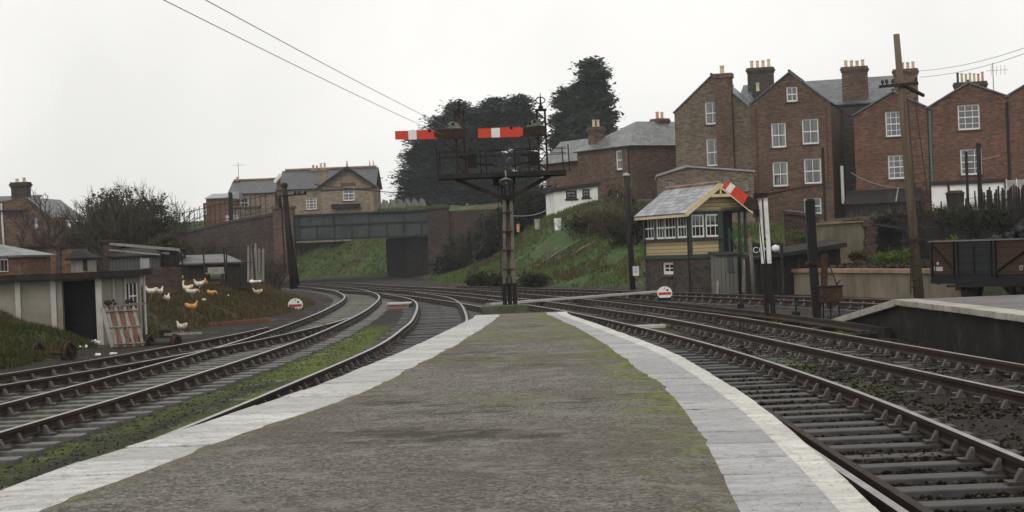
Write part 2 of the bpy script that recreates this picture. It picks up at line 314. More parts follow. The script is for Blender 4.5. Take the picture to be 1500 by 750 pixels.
def nmesh(name, V, Fc, mat, parent=None, loc=None):      # numpy arrays, all faces the same size
    me = bpy.data.meshes.new(name); n, k = Fc.shape
    me.vertices.add(len(V)); me.vertices.foreach_set('co', V.astype(np.float32).ravel())
    me.loops.add(n*k); me.loops.foreach_set('vertex_index', Fc.astype(np.int32).ravel())
    me.polygons.add(n); me.polygons.foreach_set('loop_start', np.arange(0, n*k, k, dtype=np.int32)); me.polygons.foreach_set('loop_total', np.full(n, k, dtype=np.int32))
    me.materials.append(M[mat]); me.update(calc_edges=True)
    o = bpy.data.objects.new(name, me); COL.objects.link(o)
    if parent: o.parent = parent
    if loc is not None: o.location = loc
    return o
def tag(o, label=None, cat=None, group=None, kind=None):
    for k, v in (('label', label), ('category', cat), ('group', group), ('kind', kind)):
        if v: o[k] = v
    return o
def thing(name, label, cat, loc=(0, 0, 0), rz=0, group=None):
    o = bpy.data.objects.new(name, None); COL.objects.link(o); o.location = loc; o.rotation_euler = (0, 0, rz); o.empty_display_size = .3
    return tag(o, label, cat, group)
def dup(root, loc=None, rz=None, label=None):
    r = root.copy(); COL.objects.link(r)
    if loc is not None: r.location = loc
    if rz is not None: r.rotation_euler = (0, 0, rz)
    if label: r['label'] = label
    for ch in [c for c in root.children]:
        c = ch.copy(); COL.objects.link(c); c.parent = r
        for g in [q for q in ch.children]: d = g.copy(); COL.objects.link(d); d.parent = c
    return r
# ------------------------------------------------------------------ terrain
def sm(a, b, x): t = np.clip((x-a)/(b-a), 0, 1); return t*t*(3-2*t)
def sdist(x, y, P):           # signed distance to a polyline, positive on its right when walking towards +y
    P = np.array(P, float); best = np.full(np.shape(x), 1e9); sg = np.zeros(np.shape(x))
    for a, b in zip(P[:-1], P[1:]):
        d = b-a; L2 = d@d; t = np.clip(((x-a[0])*d[0]+(y-a[1])*d[1])/L2, 0, 1)
        ex, ey = x-(a[0]+t*d[0]), y-(a[1]+t*d[1]); D = np.hypot(ex, ey); cr = d[0]*ey-d[1]*ex; k = D < best-1e-9
        sg = np.where(k, np.where(cr < 0, 1, -1), sg); best = np.where(k, D, best)
    return best*sg
_tab = RNG.random((64, 64))
def vnoise(x, y, f):
    x, y = np.asarray(x)*f+100, np.asarray(y)*f+100; xi, yi = np.floor(x).astype(int), np.floor(y).astype(int); a, b = x-xi, y-yi
    a, b = a*a*(3-2*a), b*b*(3-2*b); g = lambda i, j: _tab[i % 64, j % 64]
    return g(xi, yi)*(1-a)*(1-b)+g(xi+1, yi)*a*(1-b)+g(xi, yi+1)*(1-a)*b+g(xi+1, yi+1)*a*b
RT = [(33, -30), (25, 10), (20, 30), (16, 43), (12.5, 53), (10, 60.5), (10.9, 66), (10.4, 71), (8.6, 75.4), (5.4, 78), (2.7, 82.5), (-2, 94), (-5.6, 110), (-6.8, 128), (-8.2, 139.6), (-13, 151), (-24, 163), (-52, 190), (-90, 230), (-140, 260)]
LT = [(-30, -30), (-20, 5), (-14.5, 20), (-11, 30), (-10.2, 38), (-10, 46), (-9.6, 53), (-8.7, 60), (-8.2, 66), (-8.5, 73), (-9.4, 80), (-11.3, 88), (-13, 94), (-16.6, 106), (-21, 118), (-28, 132), (-40, 150), (-70, 185), (-140, 240)]
def hz(x, y):
    x, y = np.asarray(x, float), np.asarray(y, float)
    d = sdist(x, y, RT); E = sm(65, 74, y); n1 = vnoise(x, y, .9)-.5; n2 = vnoise(x, y, .23)-.5
    crest = 3.7+2.6*sm(135, 165, y)-1.0*sm(7, 13, x)*(y < 150)
    he = crest*sm(-.3, 12, d)+.028*np.clip(d-12, 0, 45)
    he = he+1.15*sm(95, 107, y)*sm(-7, -1, x)*sm(13, 8, x)*sm(4.5, 9, d)*sm(135, 120, y)
    hd = .9*sm(.75, 1.1, d)+1.55*sm(6.6, 7.2, d)+.035*np.clip(d-7, 0, 45)
    hr = np.where(d > -1, he*E+hd*(1-E), 0)
    d2 = -sdist(x, y, LT)*-1; d2 = -sdist(x, y, LT)
    g = np.maximum(sm(46.6, 50.5, y), sm(43.5, 50, y)*sm(13.5, 15.5, -x))
    hl = (1.12*sm(0, 1.9+1.7*sm(52, 62, y), d2)+.02*np.clip(d2-2.5, 0, 30))*g*(1+.5*n2*sm(0, 2, d2))
    hl = np.maximum(hl, .95*sm(9.3, 13.2, -x-.035*np.maximum(0, y-39.5)**2)*sm(30, 36.5, y)*(1-sm(43.4, 44.5, y))*(1+.5*n1))
    hl = np.maximum(hl, 3.9*sm(143, 147, y)*sm(0, 5, d2))
    hill = np.maximum(hr, hl)
    slope = sm(.0, 2.5, d)*E+sm(0, 1, d2)*g
    return -.235+hill+n1*(.035+.22*np.clip(slope, 0, 1)*(hill > .12))+n2*.03
def axis(lo, hi, step, far, k=1.25):
    a = list(np.arange(lo, hi+1e-6, step)); s_ = step
    while a[-1] < far: s_ *= k; a.append(a[-1]+s_)
    s_ = step
    while a[0] > -far: s_ *= k; a.insert(0, a[0]-s_)
    return np.array(a)
gx, gy = axis(-34, 40, .32, 2500), axis(4, 150, .4, 2500)
X, Y = np.meshgrid(gx, gy); Z = hz(X, Y); nx, ny = len(gx), len(gy)
V = np.stack([X, Y, Z], -1).reshape(-1, 3); ii = np.arange(nx*ny).reshape(ny, nx)
Fq = np.stack([ii[:-1, :-1], ii[:-1, 1:], ii[1:, 1:], ii[1:, :-1]], -1).reshape(-1, 4)
ground = nmesh('ground', V, Fq, 'ground_mix'); tag(ground, kind='structure')
ground.data.polygons.foreach_set('use_smooth', [True]*len(Fq))
# what grows where
C1 = [(3.25, 2), (3.28, 13), (3.2, 22), (2.5, 33), (.85, 47.7), (-.5, 56.5), (-1.95, 64.6), (-4.05, 74.8), (-6.3, 84), (-9.2, 94), (-13.2, 109), (-19, 125)]
C2 = [(7.6, 6), (6.45, 19), (5.55, 29.8), (4.65, 39.9), (3.62, 47.3), (1.72, 59), (.3, 66), (-2.9, 80.6), (-5.2, 89), (-7.9, 98.5), (-11.1, 111), (-16.8, 127), (-23.5, 143), (-34, 160)]
C3 = [(16.2, 24), (13.7, 32), (11.9, 39.5), (9.5, 48.6), (7.8, 54), (4.2, 66), (-.5, 80.2), (-4.0, 90.5), (-6.6, 98)]
C4 = [(-4.15, 3), (-3.72, 10), (-3.1, 17.5), (-2.66, 23.6), (-2.05, 34), (-2.0, 42), (-2.1, 48), (-2.65, 60), (-3.4, 68.4), (-4.9, 77), (-6.8, 85)]
C5 = [(-8.3, 2), (-7.2, 12), (-6.6, 20), (-6.1, 26.5), (-5.62, 36), (-5.5, 45), (-5.72, 58), (-6.5, 73), (-7.75, 84), (-9.5, 94), (-13.4, 110.5), (-19, 126), (-26.5, 142), (-37, 158)]
C6 = [(-15, 12), (-11.6, 19.5), (-9.9, 24), (-8.55, 29), (-7.55, 33.5), (-6.5, 40), (-5.9, 45.5), (-5.58, 51)]
def dens(P, step=.5):        # smooth, evenly stepped curve through points
    P = np.array(P, float); out = []
    Q = np.vstack([2*P[0]-P[1], P, 2*P[-1]-P[-2]])
    for i in range(1, len(Q)-2):
        a, b, c, d = Q[i-1:i+3]
        for u in np.linspace(0, 1, 16, endpoint=False): out.append(.5*((2*b)+(c-a)*u+(2*a-5*b+4*c-d)*u*u+(3*b-a-3*c+d)*u**3))
    out.append(Q[-2]); out = np.array(out); s_ = np.r_[0, np.cumsum(np.hypot(*np.diff(out, axis=0).T))]
    k = np.arange(0, s_[-1], step); return np.stack([np.interp(k, s_, out[:, 0]), np.interp(k, s_, out[:, 1])], 1)
x, y = V[:, 0], V[:, 1]; dr = sdist(x, y, RT); dl = -sdist(x, y, LT); nz = vnoise(x, y, .35); nf = vnoise(x, y, 1.3)
e5, e4, e2, e3, e6, e1 = [sdist(x, y, c) for c in (C5, C4, C2, C3, C6, C1)]
emb = sm(.2, 1.6, dr)*sm(70, 76, y)
grass = emb*(.65+.35*sm(.25, .5, nz)); dry = np.clip(emb*sm(.4, .8, nz+.25*(nf-.5)), 0, 1)
bank = sm(-.1, .8, dl)*np.maximum(sm(46, 50, y), sm(30, 34, y)*sm(9.4, 10.2, -x)); yard = sm(1.9+1.1*sm(52, 62, y), 2.7+1.3*sm(52, 62, y), dl+.7*(nf-.5))*sm(48, 51, y)*(x > -40)*(1-sm(95, 100, y))
mound = sm(9.4, 10.2, -x)*(y < 44.3)
grass = np.maximum(grass, bank*(1-yard)*(.45+.55*np.maximum(mound, sm(.3, .55, nz)))); dry = np.maximum(dry, bank*(1-mound*.35)*1.0)
moss = np.zeros_like(x)
moss = np.maximum(moss, sm(.9, .4, np.abs(e5))*sm(.25, .5, nz)*(y < 48)*.8); moss = np.maximum(moss, sm(.9, .4, np.abs(e6))*sm(.3, .5, nz)*(y < 45)*.75)
moss = np.maximum(moss, sm(.4, 0, np.abs(e4+1.35))*(y < 42)*1.0); moss = np.maximum(moss, sm(.55, .1, np.abs(e5-1.35))*(y < 30)*.65)
moss = np.maximum(moss, sm(.8, .3, np.abs(e4+1.9))*sm(27, 31, y)*sm(52, 46, y)*.95)
moss = np.maximum(moss, sm(1.2, .6, np.abs(e2-2.6))*sm(34, 37, y)*sm(64, 58, y)*.95); moss = np.maximum(moss, (e1 > .9)*(e2 < -.9)*sm(.5, .8, nz)*sm(12, 30, y)*.85)
moss = np.maximum(moss, (e1 > .9)*(e2 < -1.0)*sm(50, 52, y)*sm(62, 58, y)*.8)
grass = np.maximum(grass, moss); dock = sm(.4, .9, dr)*(y < 68)*sm(49, 54, y); dry = np.maximum(dry, sm(9, 14, x)*sm(7, 9, dr)*(y < 103)*.95); grass = np.maximum(grass, dock*sm(.35, .6, nz)*.9); grass = np.maximum(grass, sm(8, 9, dr)*.8); grass = np.maximum(grass, sm(150, 170, np.hypot(x, y))*.9)
mud = np.maximum(yard*(.55+.45*nz), (e1 > .9)*(e2 < .5)*sm(28, 33, y)*sm(66, 58, y)*sm(.55, .7, nf)*.8)
for nm, a in (('grass', grass), ('dry', dry), ('mud', mud), ('moss', moss)):
    at_ = ground.data.attributes.new(nm, 'FLOAT', 'POINT'); at_.data.foreach_set('value', np.clip(a, 0, 1).astype(np.float32))
# ------------------------------------------------------------------ loose cover: blades, stones, leaves
def scatter_tufts(name, pts, h, mat, blades=4, lean=.5, parent=None, wd=.035):
    n = len(pts); P = np.repeat(pts, blades, 0); m = len(P); a = RNG.uniform(0, 2*np.pi, m); r = RNG.uniform(0, .12, m)*h*2
    b = P+np.stack([np.cos(a)*r, np.sin(a)*r, np.full(m, -.02)], 1); L = h*RNG.uniform(.5, 1.2, m); k = RNG.uniform(0, lean, m); a2 = a+RNG.uniform(-1, 1, m)
    t = b+np.stack([np.cos(a2)*L*k, np.sin(a2)*L*k, L*np.sqrt(np.maximum(.05, 1-k*k))], 1); ww = wd*L/h
    s_ = np.stack([np.sin(a2)*ww, -np.cos(a2)*ww, 0*a], 1)
    Vv = np.stack([b-s_, b+s_, t], 1).reshape(-1, 3); return nmesh(name, Vv, np.arange(3*m).reshape(-1, 3), mat, parent)
def scatter_stones(name, pts, sz, mat, flatten=.7):
    base = np.array([(1, 0, 0), (-1, 0, 0), (0, 1, 0), (0, -1, 0), (0, 0, 1), (0, 0, -1)], float); fc = np.array([(0, 2, 4), (2, 1, 4), (1, 3, 4), (3, 0, 4), (2, 0, 5), (1, 2, 5), (3, 1, 5), (0, 3, 5)])
    n = len(pts); q = base[None]*(sz*RNG.uniform(.45, 1.3, (n, 1, 1)))*RNG.uniform(.6, 1.3, (n, 6, 1)); a = RNG.uniform(0, 6.28, n); c, s_ = np.cos(a)[:, None], np.sin(a)[:, None]
    Vv = np.stack([q[..., 0]*c-q[..., 1]*s_, q[..., 0]*s_+q[..., 1]*c, q[..., 2]*flatten], -1)+pts[:, None]
    return nmesh(name, Vv.reshape(-1, 3), (fc[None]+(np.arange(n)*6)[:, None, None]).reshape(-1, 3), mat)
def pick(n, x0, x1, y0, y1, fn):
    x, y = RNG.uniform(x0, x1, n), y0+(y1-y0)*RNG.random(n); k = RNG.random(n) < fn(x, y); x, y = x[k], y[k]
    return np.stack([x, y, hz(x, y)], 1)
def fe(x, y): return sm(.3, 1.5, sdist(x, y, RT))*(sdist(x, y, RT) < 12.5)*sm(72, 77, y)
p = pick(90000, -24, 14, 72, 128, lambda x, y: fe(x, y)*sm(.25, .5, vnoise(x, y, .35)+.15*vnoise(x, y, 1.5)))
q = vnoise(p[:, 0], p[:, 1], .5)+.35*RNG.random(len(p)) > .87
tag(scatter_tufts('grass', p[~q], .24, 'grass_blade', 3, .85), 'green grass growing over the far railway embankment', 'grass', kind='stuff')
tag(scatter_tufts('dead_grass', p[q], .27, 'dry_grass', 3, .9), 'brown dead grass patches on the far embankment', 'grass', kind='stuff')
p = pick(70000, -60, -6, 150, 215, lambda x, y: sm(.3, 2, sdist(x, y, RT))*(sdist(x, y, RT) < 13))
tag(scatter_tufts('embankment_grass', p, .35, 'grass_blade', 2, .85, wd=.06), 'grass on the cutting side seen through the bridge', 'grass', kind='stuff')
p = pick(42000, -15, -7, 46.5, 92, lambda x, y: sm(-.2, .6, -sdist(x, y, LT))*(1-.92*sm(1.7+1.0*sm(52, 62, y), 2.7+1.6*sm(52, 62, y), -sdist(x, y, LT)))*sm(.18, .5, vnoise(x, y, .7)+.1))
tag(scatter_tufts('bank_grass', p, .2, 'dry_grass', 3, .9, wd=.02), 'straw coloured grass on the hens bank', 'grass', kind='stuff')
p = pick(32000, -20, -9.2, 31, 44.2, lambda x, y: (hz(x, y) > -.13)*(x < -9.4))
q = RNG.random(len(p))+.7*(vnoise(p[:, 0], p[:, 1], 1)-.5) > .68
tag(scatter_tufts('mound_grass', p[~q], .13, 'mound_blade', 4, .85, wd=.014), 'green grass on the mound in front of the shed', 'grass', kind='stuff'); tag(scatter_tufts('mound_dead_grass', p[q], .16, 'dry_grass', 4, .9, wd=.014), 'faded straw on the mound in front of the shed', 'grass', kind='stuff')
def fv(x, y):
    e4, e5, e2, e1 = [sdist(x, y, c) for c in (C4, C5, C2, C1)]
    return np.clip(sm(.4, 0, np.abs(e4+1.35))*(y < 42)+sm(.9, .3, np.abs(e4+1.9))*sm(26, 31, y)*sm(52, 47, y)+.35*sm(.6, .1, np.abs(e5-1.4))*(y < 32)+.3*(np.abs(e5) < .62)*(y < 40)+sm(1.2, .7, np.abs(e2-2.6))*sm(34, 37, y)*sm(62, 58, y)+.25*(e1 > 1)*(e2 < -1)*sm(.5, .75, vnoise(x, y, .35)), 0, 1)
p = pick(60000, -8.5, 9, 9, 62, lambda x, y: fv(x, y)*sm(.3, .55, vnoise(x, y, .8)+.2))
tag(scatter_tufts('verge_grass', p, .055, 'bright_weed', 4, .9, wd=.007), 'short moss and grass beside the tracks', 'grass', kind='stuff')
def notrack(x, y): return np.minimum.reduce([np.abs(sdist(x, y, c)) for c in (C1, C2, C4, C5, C6)])
p = pick(34000, 3.9, 9.5, 11, 44, lambda x, y: np.clip(.15+.9*sm(.3, .7, vnoise(x, y, 1.1)), 0, 1)*(sdist(x, y, C1) > .8)*np.clip((y/14)**-.6, 0, 1)); p[:, 2] += .006
tag(scatter_stones('ballast', p, .027, 'ballast_stone'), 'dark broken ballast between the right hand tracks', 'ballast', kind='stuff')
p = pick(22000, -7.5, -1.5, 10, 45, lambda x, y: np.clip((sdist(x, y, C4) < -.8)*(sdist(x, y, C5) > 1.0)*(y/12)**-.6*.8*(sdist(x, y, C4) < -1.6), 0, 1)); p[:, 2] += .006
tag(scatter_stones('gravel', p, .017, 'gravel_stone'), 'fine gravel beside the left hand tracks', 'gravel', kind='stuff')
p = pick(9000, 2.3, 4.3, 9, 32, lambda x, y: .9+0*x); p[:, 2] += .012
tag(scatter_stones('track_ballast', p, .03, 'ballast_stone'), 'dark ballast under the track beside the platform', 'ballast', kind='stuff')
p = pick(3200, 4.2, 6.2, 14, 40, lambda x, y: (sdist(x, y, C1) > .9)*(sdist(x, y, C2) < -.9)*sm(.35, .7, vnoise(x, y, .6))); p[:, 2] += .035
tag(scatter_stones('dead_leaves', p[::2], .034, 'leaf_litter', .2), 'fallen brown leaves lying on the ballast', 'leaves', kind='stuff')
# ------------------------------------------------------------------ railway tracks
def frames(P):
    d = np.gradient(P, axis=0); d /= np.hypot(d[:, 0], d[:, 1])[:, None]; return d, np.stack([d[:, 1], -d[:, 0]], 1)
def rail_mesh(P, off, y0, y1, zt=0.0):
    d, n = frames(P); Q = P+n*off; Q = Q[(Q[:, 1] >= y0) & (Q[:, 1] <= y1)]; d, n = frames(Q)
    prof = [(-.035, 0), (.035, 0), (.035, -.045), (.012, -.06), (.012, -.115), (.034, -.135), (.034, -.15), (-.034, -.15), (-.034, -.135), (-.012, -.115), (-.012, -.06), (-.035, -.045)]
    mb = MB(); k = len(prof); b = 0
    for p_, nn in zip(Q, n):
        for a, z_ in prof: mb.v.append((p_[0]+nn[0]*a, p_[1]+nn[1]*a, zt+z_))
    for i in range(len(Q)-1):
        for j in range(k): mb.f.append((i*k+j, i*k+(j+1) % k, (i+1)*k+(j+1) % k, (i+1)*k+j)); mb.mi.append(1 if j == 0 else 0)
    mb.f.append(tuple(range(k))); mb.mi.append(0); e = (len(Q)-1)*k; mb.f.append(tuple(e+j for j in range(k-1, -1, -1))); mb.mi.append(0)
    return mb
def sleeper_proto(mat):
    mb = MB(); mb.cbox((0, 0, -.245), (2.55, .25, .13)); return mb
def chair_mb():
    mb = MB(); mb.cbox((0, 0, -.165), (.34, .16, .03))
    for sx in (-1, 1):
        mb.hexa([(sx*.036, -.055, -.15), (sx*.105, -.04, -.15), (sx*.105, .04, -.15), (sx*.036, .055, -.15)][::sx], [(sx*.036, -.045, -.055), (sx*.058, -.035, -.06), (sx*.058, .035, -.06), (sx*.036, .045, -.055)][::sx])
    return mb
def track(name_label, P, y0, y1, smat, spacing=.72, rails=(-.7525, .7525), skip=lambda y: False, nch=50, zs=0):
    t = thing('railway_track', name_label, 'railway track', (0, 0, 0)); D = dens(P, .4)
    for o_ in rails: rail_mesh(D, o_, y0, y1).build('rail', ['rail_side', 'rail_top'], t)
    E_ = dens(P, spacing); d, n = frames(E_); proto = None; cproto = None; far = MB(); farc = MB(); cnt = 0
    for i, (p_, dd, nn) in enumerate(zip(E_, d, n)):
        if not (y0 <= p_[1] <= y1) or skip(p_[1]): continue
        rz = math.atan2(nn[1], nn[0])+random.uniform(-.025, .025); lx = p_+nn*random.uniform(-.05, .05)
        if cnt < 96:
            if proto is None:
                o_ = proto = sleeper_proto(smat).build('sleeper', smat, t, bevel=.012)
            else: o_ = proto.copy(); COL.objects.link(o_)
            o_.location = (lx[0], lx[1], zs+random.uniform(-.012, .004)); o_.rotation_euler = (random.uniform(-.02, .02), 0, rz)
            if cnt < nch:
                for s_ in rails:
                    if cproto is None: c_ = cproto = chair_mb().build('rail_chair', 'chair_iron', o_)
                    else: c_ = cproto.copy(); COL.objects.link(c_)
                    c_.parent = o_; c_.location = (s_, 0, 0)
        else: far.cbox((lx[0], lx[1], -.245), (2.55, .25, .13), rz)
        if cnt >= nch:
            for s_ in rails:
                c = p_+nn*s_; farc.cbox((c[0], c[1], -.115), (.24, .12, .11), rz)
        cnt += 1
    if far.f: tag(far.build('sleeper', smat, t), kind='stuff')
    if farc.f: tag(farc.build('rail_chair', 'chair_iron', t), kind='stuff')
    return t
track('near right track with wet dark sleepers curving along the white edged platform', C1, 6, 92, 'sleeper_wood')
track('right track between the two platforms, with puddled ballast', C2, 9, 150, 'sleeper_wood', nch=46, zs=-.05)
track('back siding passing in front of the signal box and the coal wagon', C3, 30, 90, 'sleeper_wood')
track('track curving tightly beside the left edge of the platform', C4, 4, 79, 'sleeper_wood')
t5 = track('mossy left track running on under the green bridge', C5, 8, 150, 'sleeper_mossy')
track('far left track joining its neighbour at a set of points', C6, 12, 46, 'sleeper_mossy', nch=46, zs=-.004)
D6 = dens(C6, .4)
mb = rail_mesh(D6, .7525, 46, 50.6); mb.build('switch_rail', ['rail_side', 'rail_top'], t5)
D1 = dens(C1, .4)      # the check rail inside the near right track
ck = rail_mesh(D1, -.6, 6, 18.5); tag(ck.build('check_rail', ['rail_side', 'rail_side']), 'worn check rail inside the near right track by the platform edge', 'check rail')
# ------------------------------------------------------------------ platforms
PZ, QZ = .80, .55
def trace(pxs, z): return np.array([gp(*p_, z).to_tuple()[:2] for p_ in pxs])
def resamp(T, ys):
    T = T[np.argsort(T[:, 1])]; Dd = dens(T, .25); Dd = Dd[np.argsort(Dd[:, 1])]; return np.interp(ys, Dd[:, 1], Dd[:, 0])
L0 = np.vstack([trace([(696, 464), (640, 491), (587, 515), (540, 534), (475, 560), (400, 585), (232, 640), (160, 662), (0, 718)], PZ), [[-2.66, 4.0], [-2.8, -6]]])
L1 = np.vstack([trace([(733, 463), (690, 492), (640, 521), (600, 541), (535, 573), (400, 621), (300, 655), (232, 682), (165, 707), (59, 749)], PZ), [[-2.2, 4], [-2.3, -6]]])
R0 = np.vstack([trace([(832, 459.5), (900, 483), (986, 516), (1100, 583), (1215, 678), (1292, 750)], PZ), [[1.26, 4], [1.0, -6]]])
R1 = np.vstack([trace([(799, 460.5), (840, 478), (880, 500), (925, 535), (985, 580), (1040, 660), (1085, 750)], PZ), [[.74, 4], [.5, -6]]])
YE = 27.6; ys = np.arange(-5, YE+.01, .125); l0, l1, r0, r1 = [resamp(a, ys) for a in (L0, L1, R0, R1)]
mb = MB(); NXS = 28; moss_v = []
for i, y_ in enumerate(ys):
    for k in range(NXS):
        u = k/(NXS-1); wl, wr = [(vnoise(q, y_, .8)-.5)*.03+(vnoise(q, y_, 5)-.5)*.035 for q in (3.0, 9.0)]; x_ = (l1[i]-.03+wl)*(1-u)+(r1[i]+.03+wr)*u; z_ = PZ+.007+.004*(vnoise(x_, y_, 1.1)-.5)*2-(.012 if k in (0, NXS-1) else 0)
        mb.v.append((x_, y_, z_))
        dR = (1-u)*(r1[i]-l1[i]); dL = u*(r1[i]-l1[i])
        mv = max(float(sm(.62, .02, dR))*(1 if y_ > 10 else .6), .8*float(sm(.2, .0, dL)), .7*float(sm(14, 17, y_))*float(sm(.62, .85, vnoise(x_, y_*.8, .9)))*(.4+.6*u), .6*float(sm(.74, .9, vnoise(x_, y_, .5)))*float(sm(9, 14, y_)))
        moss_v.append(mv*(1 if y_ > 7.6 else .3))
for i in range(len(ys)-1):
    for k in range(NXS-1): mb.f.append((i*NXS+k, i*NXS+k+1, (i+1)*NXS+k+1, (i+1)*NXS+k)); mb.mi.append(0)
plat = mb.build('platform', 'asphalt', smooth=True); tag(plat, kind='structure'); a_ = plat.data.attributes.new('moss', 'FLOAT', 'POINT'); a_.data.foreach_set('value', moss_v)
def slabs(e0, e1, step, side, paint=None):
    mb = MB(); y_ = -4.0
    while y_ < YE-.05:
        y2 = min(y_+step*random.uniform(.9, 1.1), YE); a0, b0, a1, b1 = [np.interp(v, ys, e) for v in (y_+.014, y2-.014) for e in (e0, e1)]
        sk = .05*side; zt = PZ+random.uniform(-.003, .003); tl = random.uniform(-.003, .003)
        q = [(a0, y_+.014, zt), (a1, y2-.014, zt+tl), (b1, y2-.014+sk, zt+tl), (b0, y_+.014+sk, zt)]
        if side > 0: q = q[::-1]
        mb.hexa([(x_, yy, z_-.09) for x_, yy, z_ in q], q); y_ = y2
    return mb
tag(slabs(l0, l1, .62, -1).build('platform_edging', 'slab_white', bevel=.006), kind='structure')
tag(slabs(r0-.15, r1, .62, 1).build('platform_edging', 'slab_grey', bevel=.006), kind='structure')
tag(slabs(r0, r0-.155, .62, 1).build('platform_edging', 'edge_white', bevel=.01), kind='structure')
mb = MB()     # the brick core under the slabs
for i in range(len(ys)-1):
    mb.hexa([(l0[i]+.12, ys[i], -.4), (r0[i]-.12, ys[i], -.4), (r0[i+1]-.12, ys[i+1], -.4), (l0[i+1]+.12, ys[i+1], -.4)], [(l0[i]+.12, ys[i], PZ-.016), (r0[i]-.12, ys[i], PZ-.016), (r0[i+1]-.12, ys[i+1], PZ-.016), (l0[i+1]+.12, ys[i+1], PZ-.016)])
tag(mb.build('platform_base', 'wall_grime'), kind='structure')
mb = MB(); mb.hexa([(l1[-1], YE, -.4), (r1[-1], YE, -.4), (.25, YE+9.5, -.4), (-.5, YE+9.5, -.4)], [(l1[-1], YE+.02, PZ-.03), (r1[-1], YE+.02, PZ-.03), (.25, YE+9.5, -.2), (-.5, YE+9.5, -.2)])
tag(mb.build('platform_ramp', 'asphalt'), kind='structure')
# the platform opposite, with its ramp
o0 = np.array([gp(1303, 438, QZ).to_tuple()[:2], gp(1400, 449, QZ).to_tuple()[:2], gp(1500, 462, QZ).to_tuple()[:2], (8.6, 10)])
oy = np.arange(10, o0[0, 1], .5); ox = np.interp(oy, o0[::-1, 1], o0[::-1, 0]); yR = oy[-1]; toe = gp(1207, 471, -.2)
mb = MB(); mb2 = MB(); mb3 = MB()
for i in range(len(oy)-1):
    for (m_, a, b, z0, z1) in ((mb, .42, 5.2-.05*(i > 0), QZ-.6, QZ-.008), (mb3, .1, 5, -.4, QZ-.10)):
        m_.hexa([(ox[i]+a, oy[i], z0), (ox[i]+b, oy[i], z0), (ox[i+1]+b, oy[i+1], z0), (ox[i+1]+a, oy[i+1], z0)], [(ox[i]+a, oy[i], z1), (ox[i]+b, oy[i], z1), (ox[i+1]+b, oy[i+1], z1), (ox[i+1]+a, oy[i+1], z1)])
    zt = QZ+random.uniform(-.004, .004)
    mb2.hexa([(ox[i], oy[i]+.006, zt-.11), (ox[i]+.45, oy[i]+.006, zt-.11), (ox[i+1]+.45, oy[i+1]-.006, zt-.11), (ox[i+1], oy[i+1]-.006, zt-.11)], [(ox[i], oy[i]+.006, zt), (ox[i]+.45, oy[i]+.006, zt), (ox[i+1]+.45, oy[i+1]-.006, zt), (ox[i+1], oy[i+1]-.006, zt)])
for k in range(9):      # ramp copings
    a, b = k/9, (k+.96)/9; pa = Vector((ox[-1], yR, QZ)).lerp(toe, a); pb = Vector((ox[-1], yR, QZ)).lerp(toe, b)
    mb2.hexa([pa+Vector((0, 0, -.14)), pa+Vector((.45, 0, -.14)), pb+Vector((.45, 0, -.14)), pb+Vector((0, 0, -.14))], [pa, pa+Vector((.45, 0, 0)), pb+Vector((.45, 0, 0)), pb])
tx, ty = toe.x, toe.y; xe = ox[-1]
mb.hexa([(xe+.44, yR, -.4), (xe+4.6, yR, -.4), (tx+3.8, ty, -.4), (tx+.44, ty, -.4)], [(xe+.44, yR, QZ-.01), (xe+4.6, yR, QZ-.01), (tx+3.8, ty, -.2), (tx+.44, ty, -.2)])
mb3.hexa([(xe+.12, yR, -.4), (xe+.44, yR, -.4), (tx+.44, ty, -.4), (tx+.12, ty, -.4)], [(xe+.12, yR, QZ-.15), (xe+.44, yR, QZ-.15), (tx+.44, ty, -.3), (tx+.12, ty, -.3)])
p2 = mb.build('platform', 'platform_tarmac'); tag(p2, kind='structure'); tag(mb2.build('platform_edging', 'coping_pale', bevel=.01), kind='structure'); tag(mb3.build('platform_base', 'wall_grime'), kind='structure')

# ------------------------------------------------------------------ damp air
hm = bpy.data.materials.new('haze'); hm.use_nodes = True; hm.node_tree.nodes.remove(hm.node_tree.nodes['Principled BSDF']); pv = hm.node_tree.nodes.new('ShaderNodeVolumePrincipled')
pv.inputs['Color'].default_value = (.93, .965, 1, 1); pv.inputs['Density'].default_value = .00035; hm.node_tree.links.new(pv.outputs[0], hm.node_tree.nodes['Material Output'].inputs['Volume']); M['haze'] = hm
e_ = float(max(np.abs(gx).max(), np.abs(gy).max()))+20
hb = MB().box(-e_, e_, -e_, e_, float(Z.min())-1.5, 27).build('haze', 'haze'); tag(hb, kind='stuff')
# ------------------------------------------------------------------ building kit
class Fac:        # a facade plane: left corner, bearing, base height
    def __init__(s, px, py, Y, deg, zb):
        p = at(px, py, Y); s.c = Vector((p.x, p.y)); s.th = math.radians(deg); s.t = Vector((math.cos(s.th), math.sin(s.th))); s.n = Vector((-s.t.y, s.t.x)); s.zb = zb
    def uz(s, px, py, d=0.0):
        a, b = ray(px, py); Yp = (s.c.dot(s.n)+d)/(a*s.n.x+s.n.y); P = Vector((a*Yp, Yp)); return (P-s.c).dot(s.t), CAMZ+b*Yp-s.zb
    def rect(s, x0, y0, x1, y1, d=0.0):
        xm, ym = (x0+x1)/2, (y0+y1)/2; u, z = s.uz(xm, ym, d); u0 = s.uz(x0, ym, d)[0]; u1 = s.uz(x1, ym, d)[0]; za = s.uz(xm, y0, d)[1]; zb_ = s.uz(xm, y1, d)[1]
        return u0, u1, zb_, za
    def root(s, name, label, cat, group=None): return thing(name, label, cat, (s.c.x, s.c.y, s.zb), s.th, group)
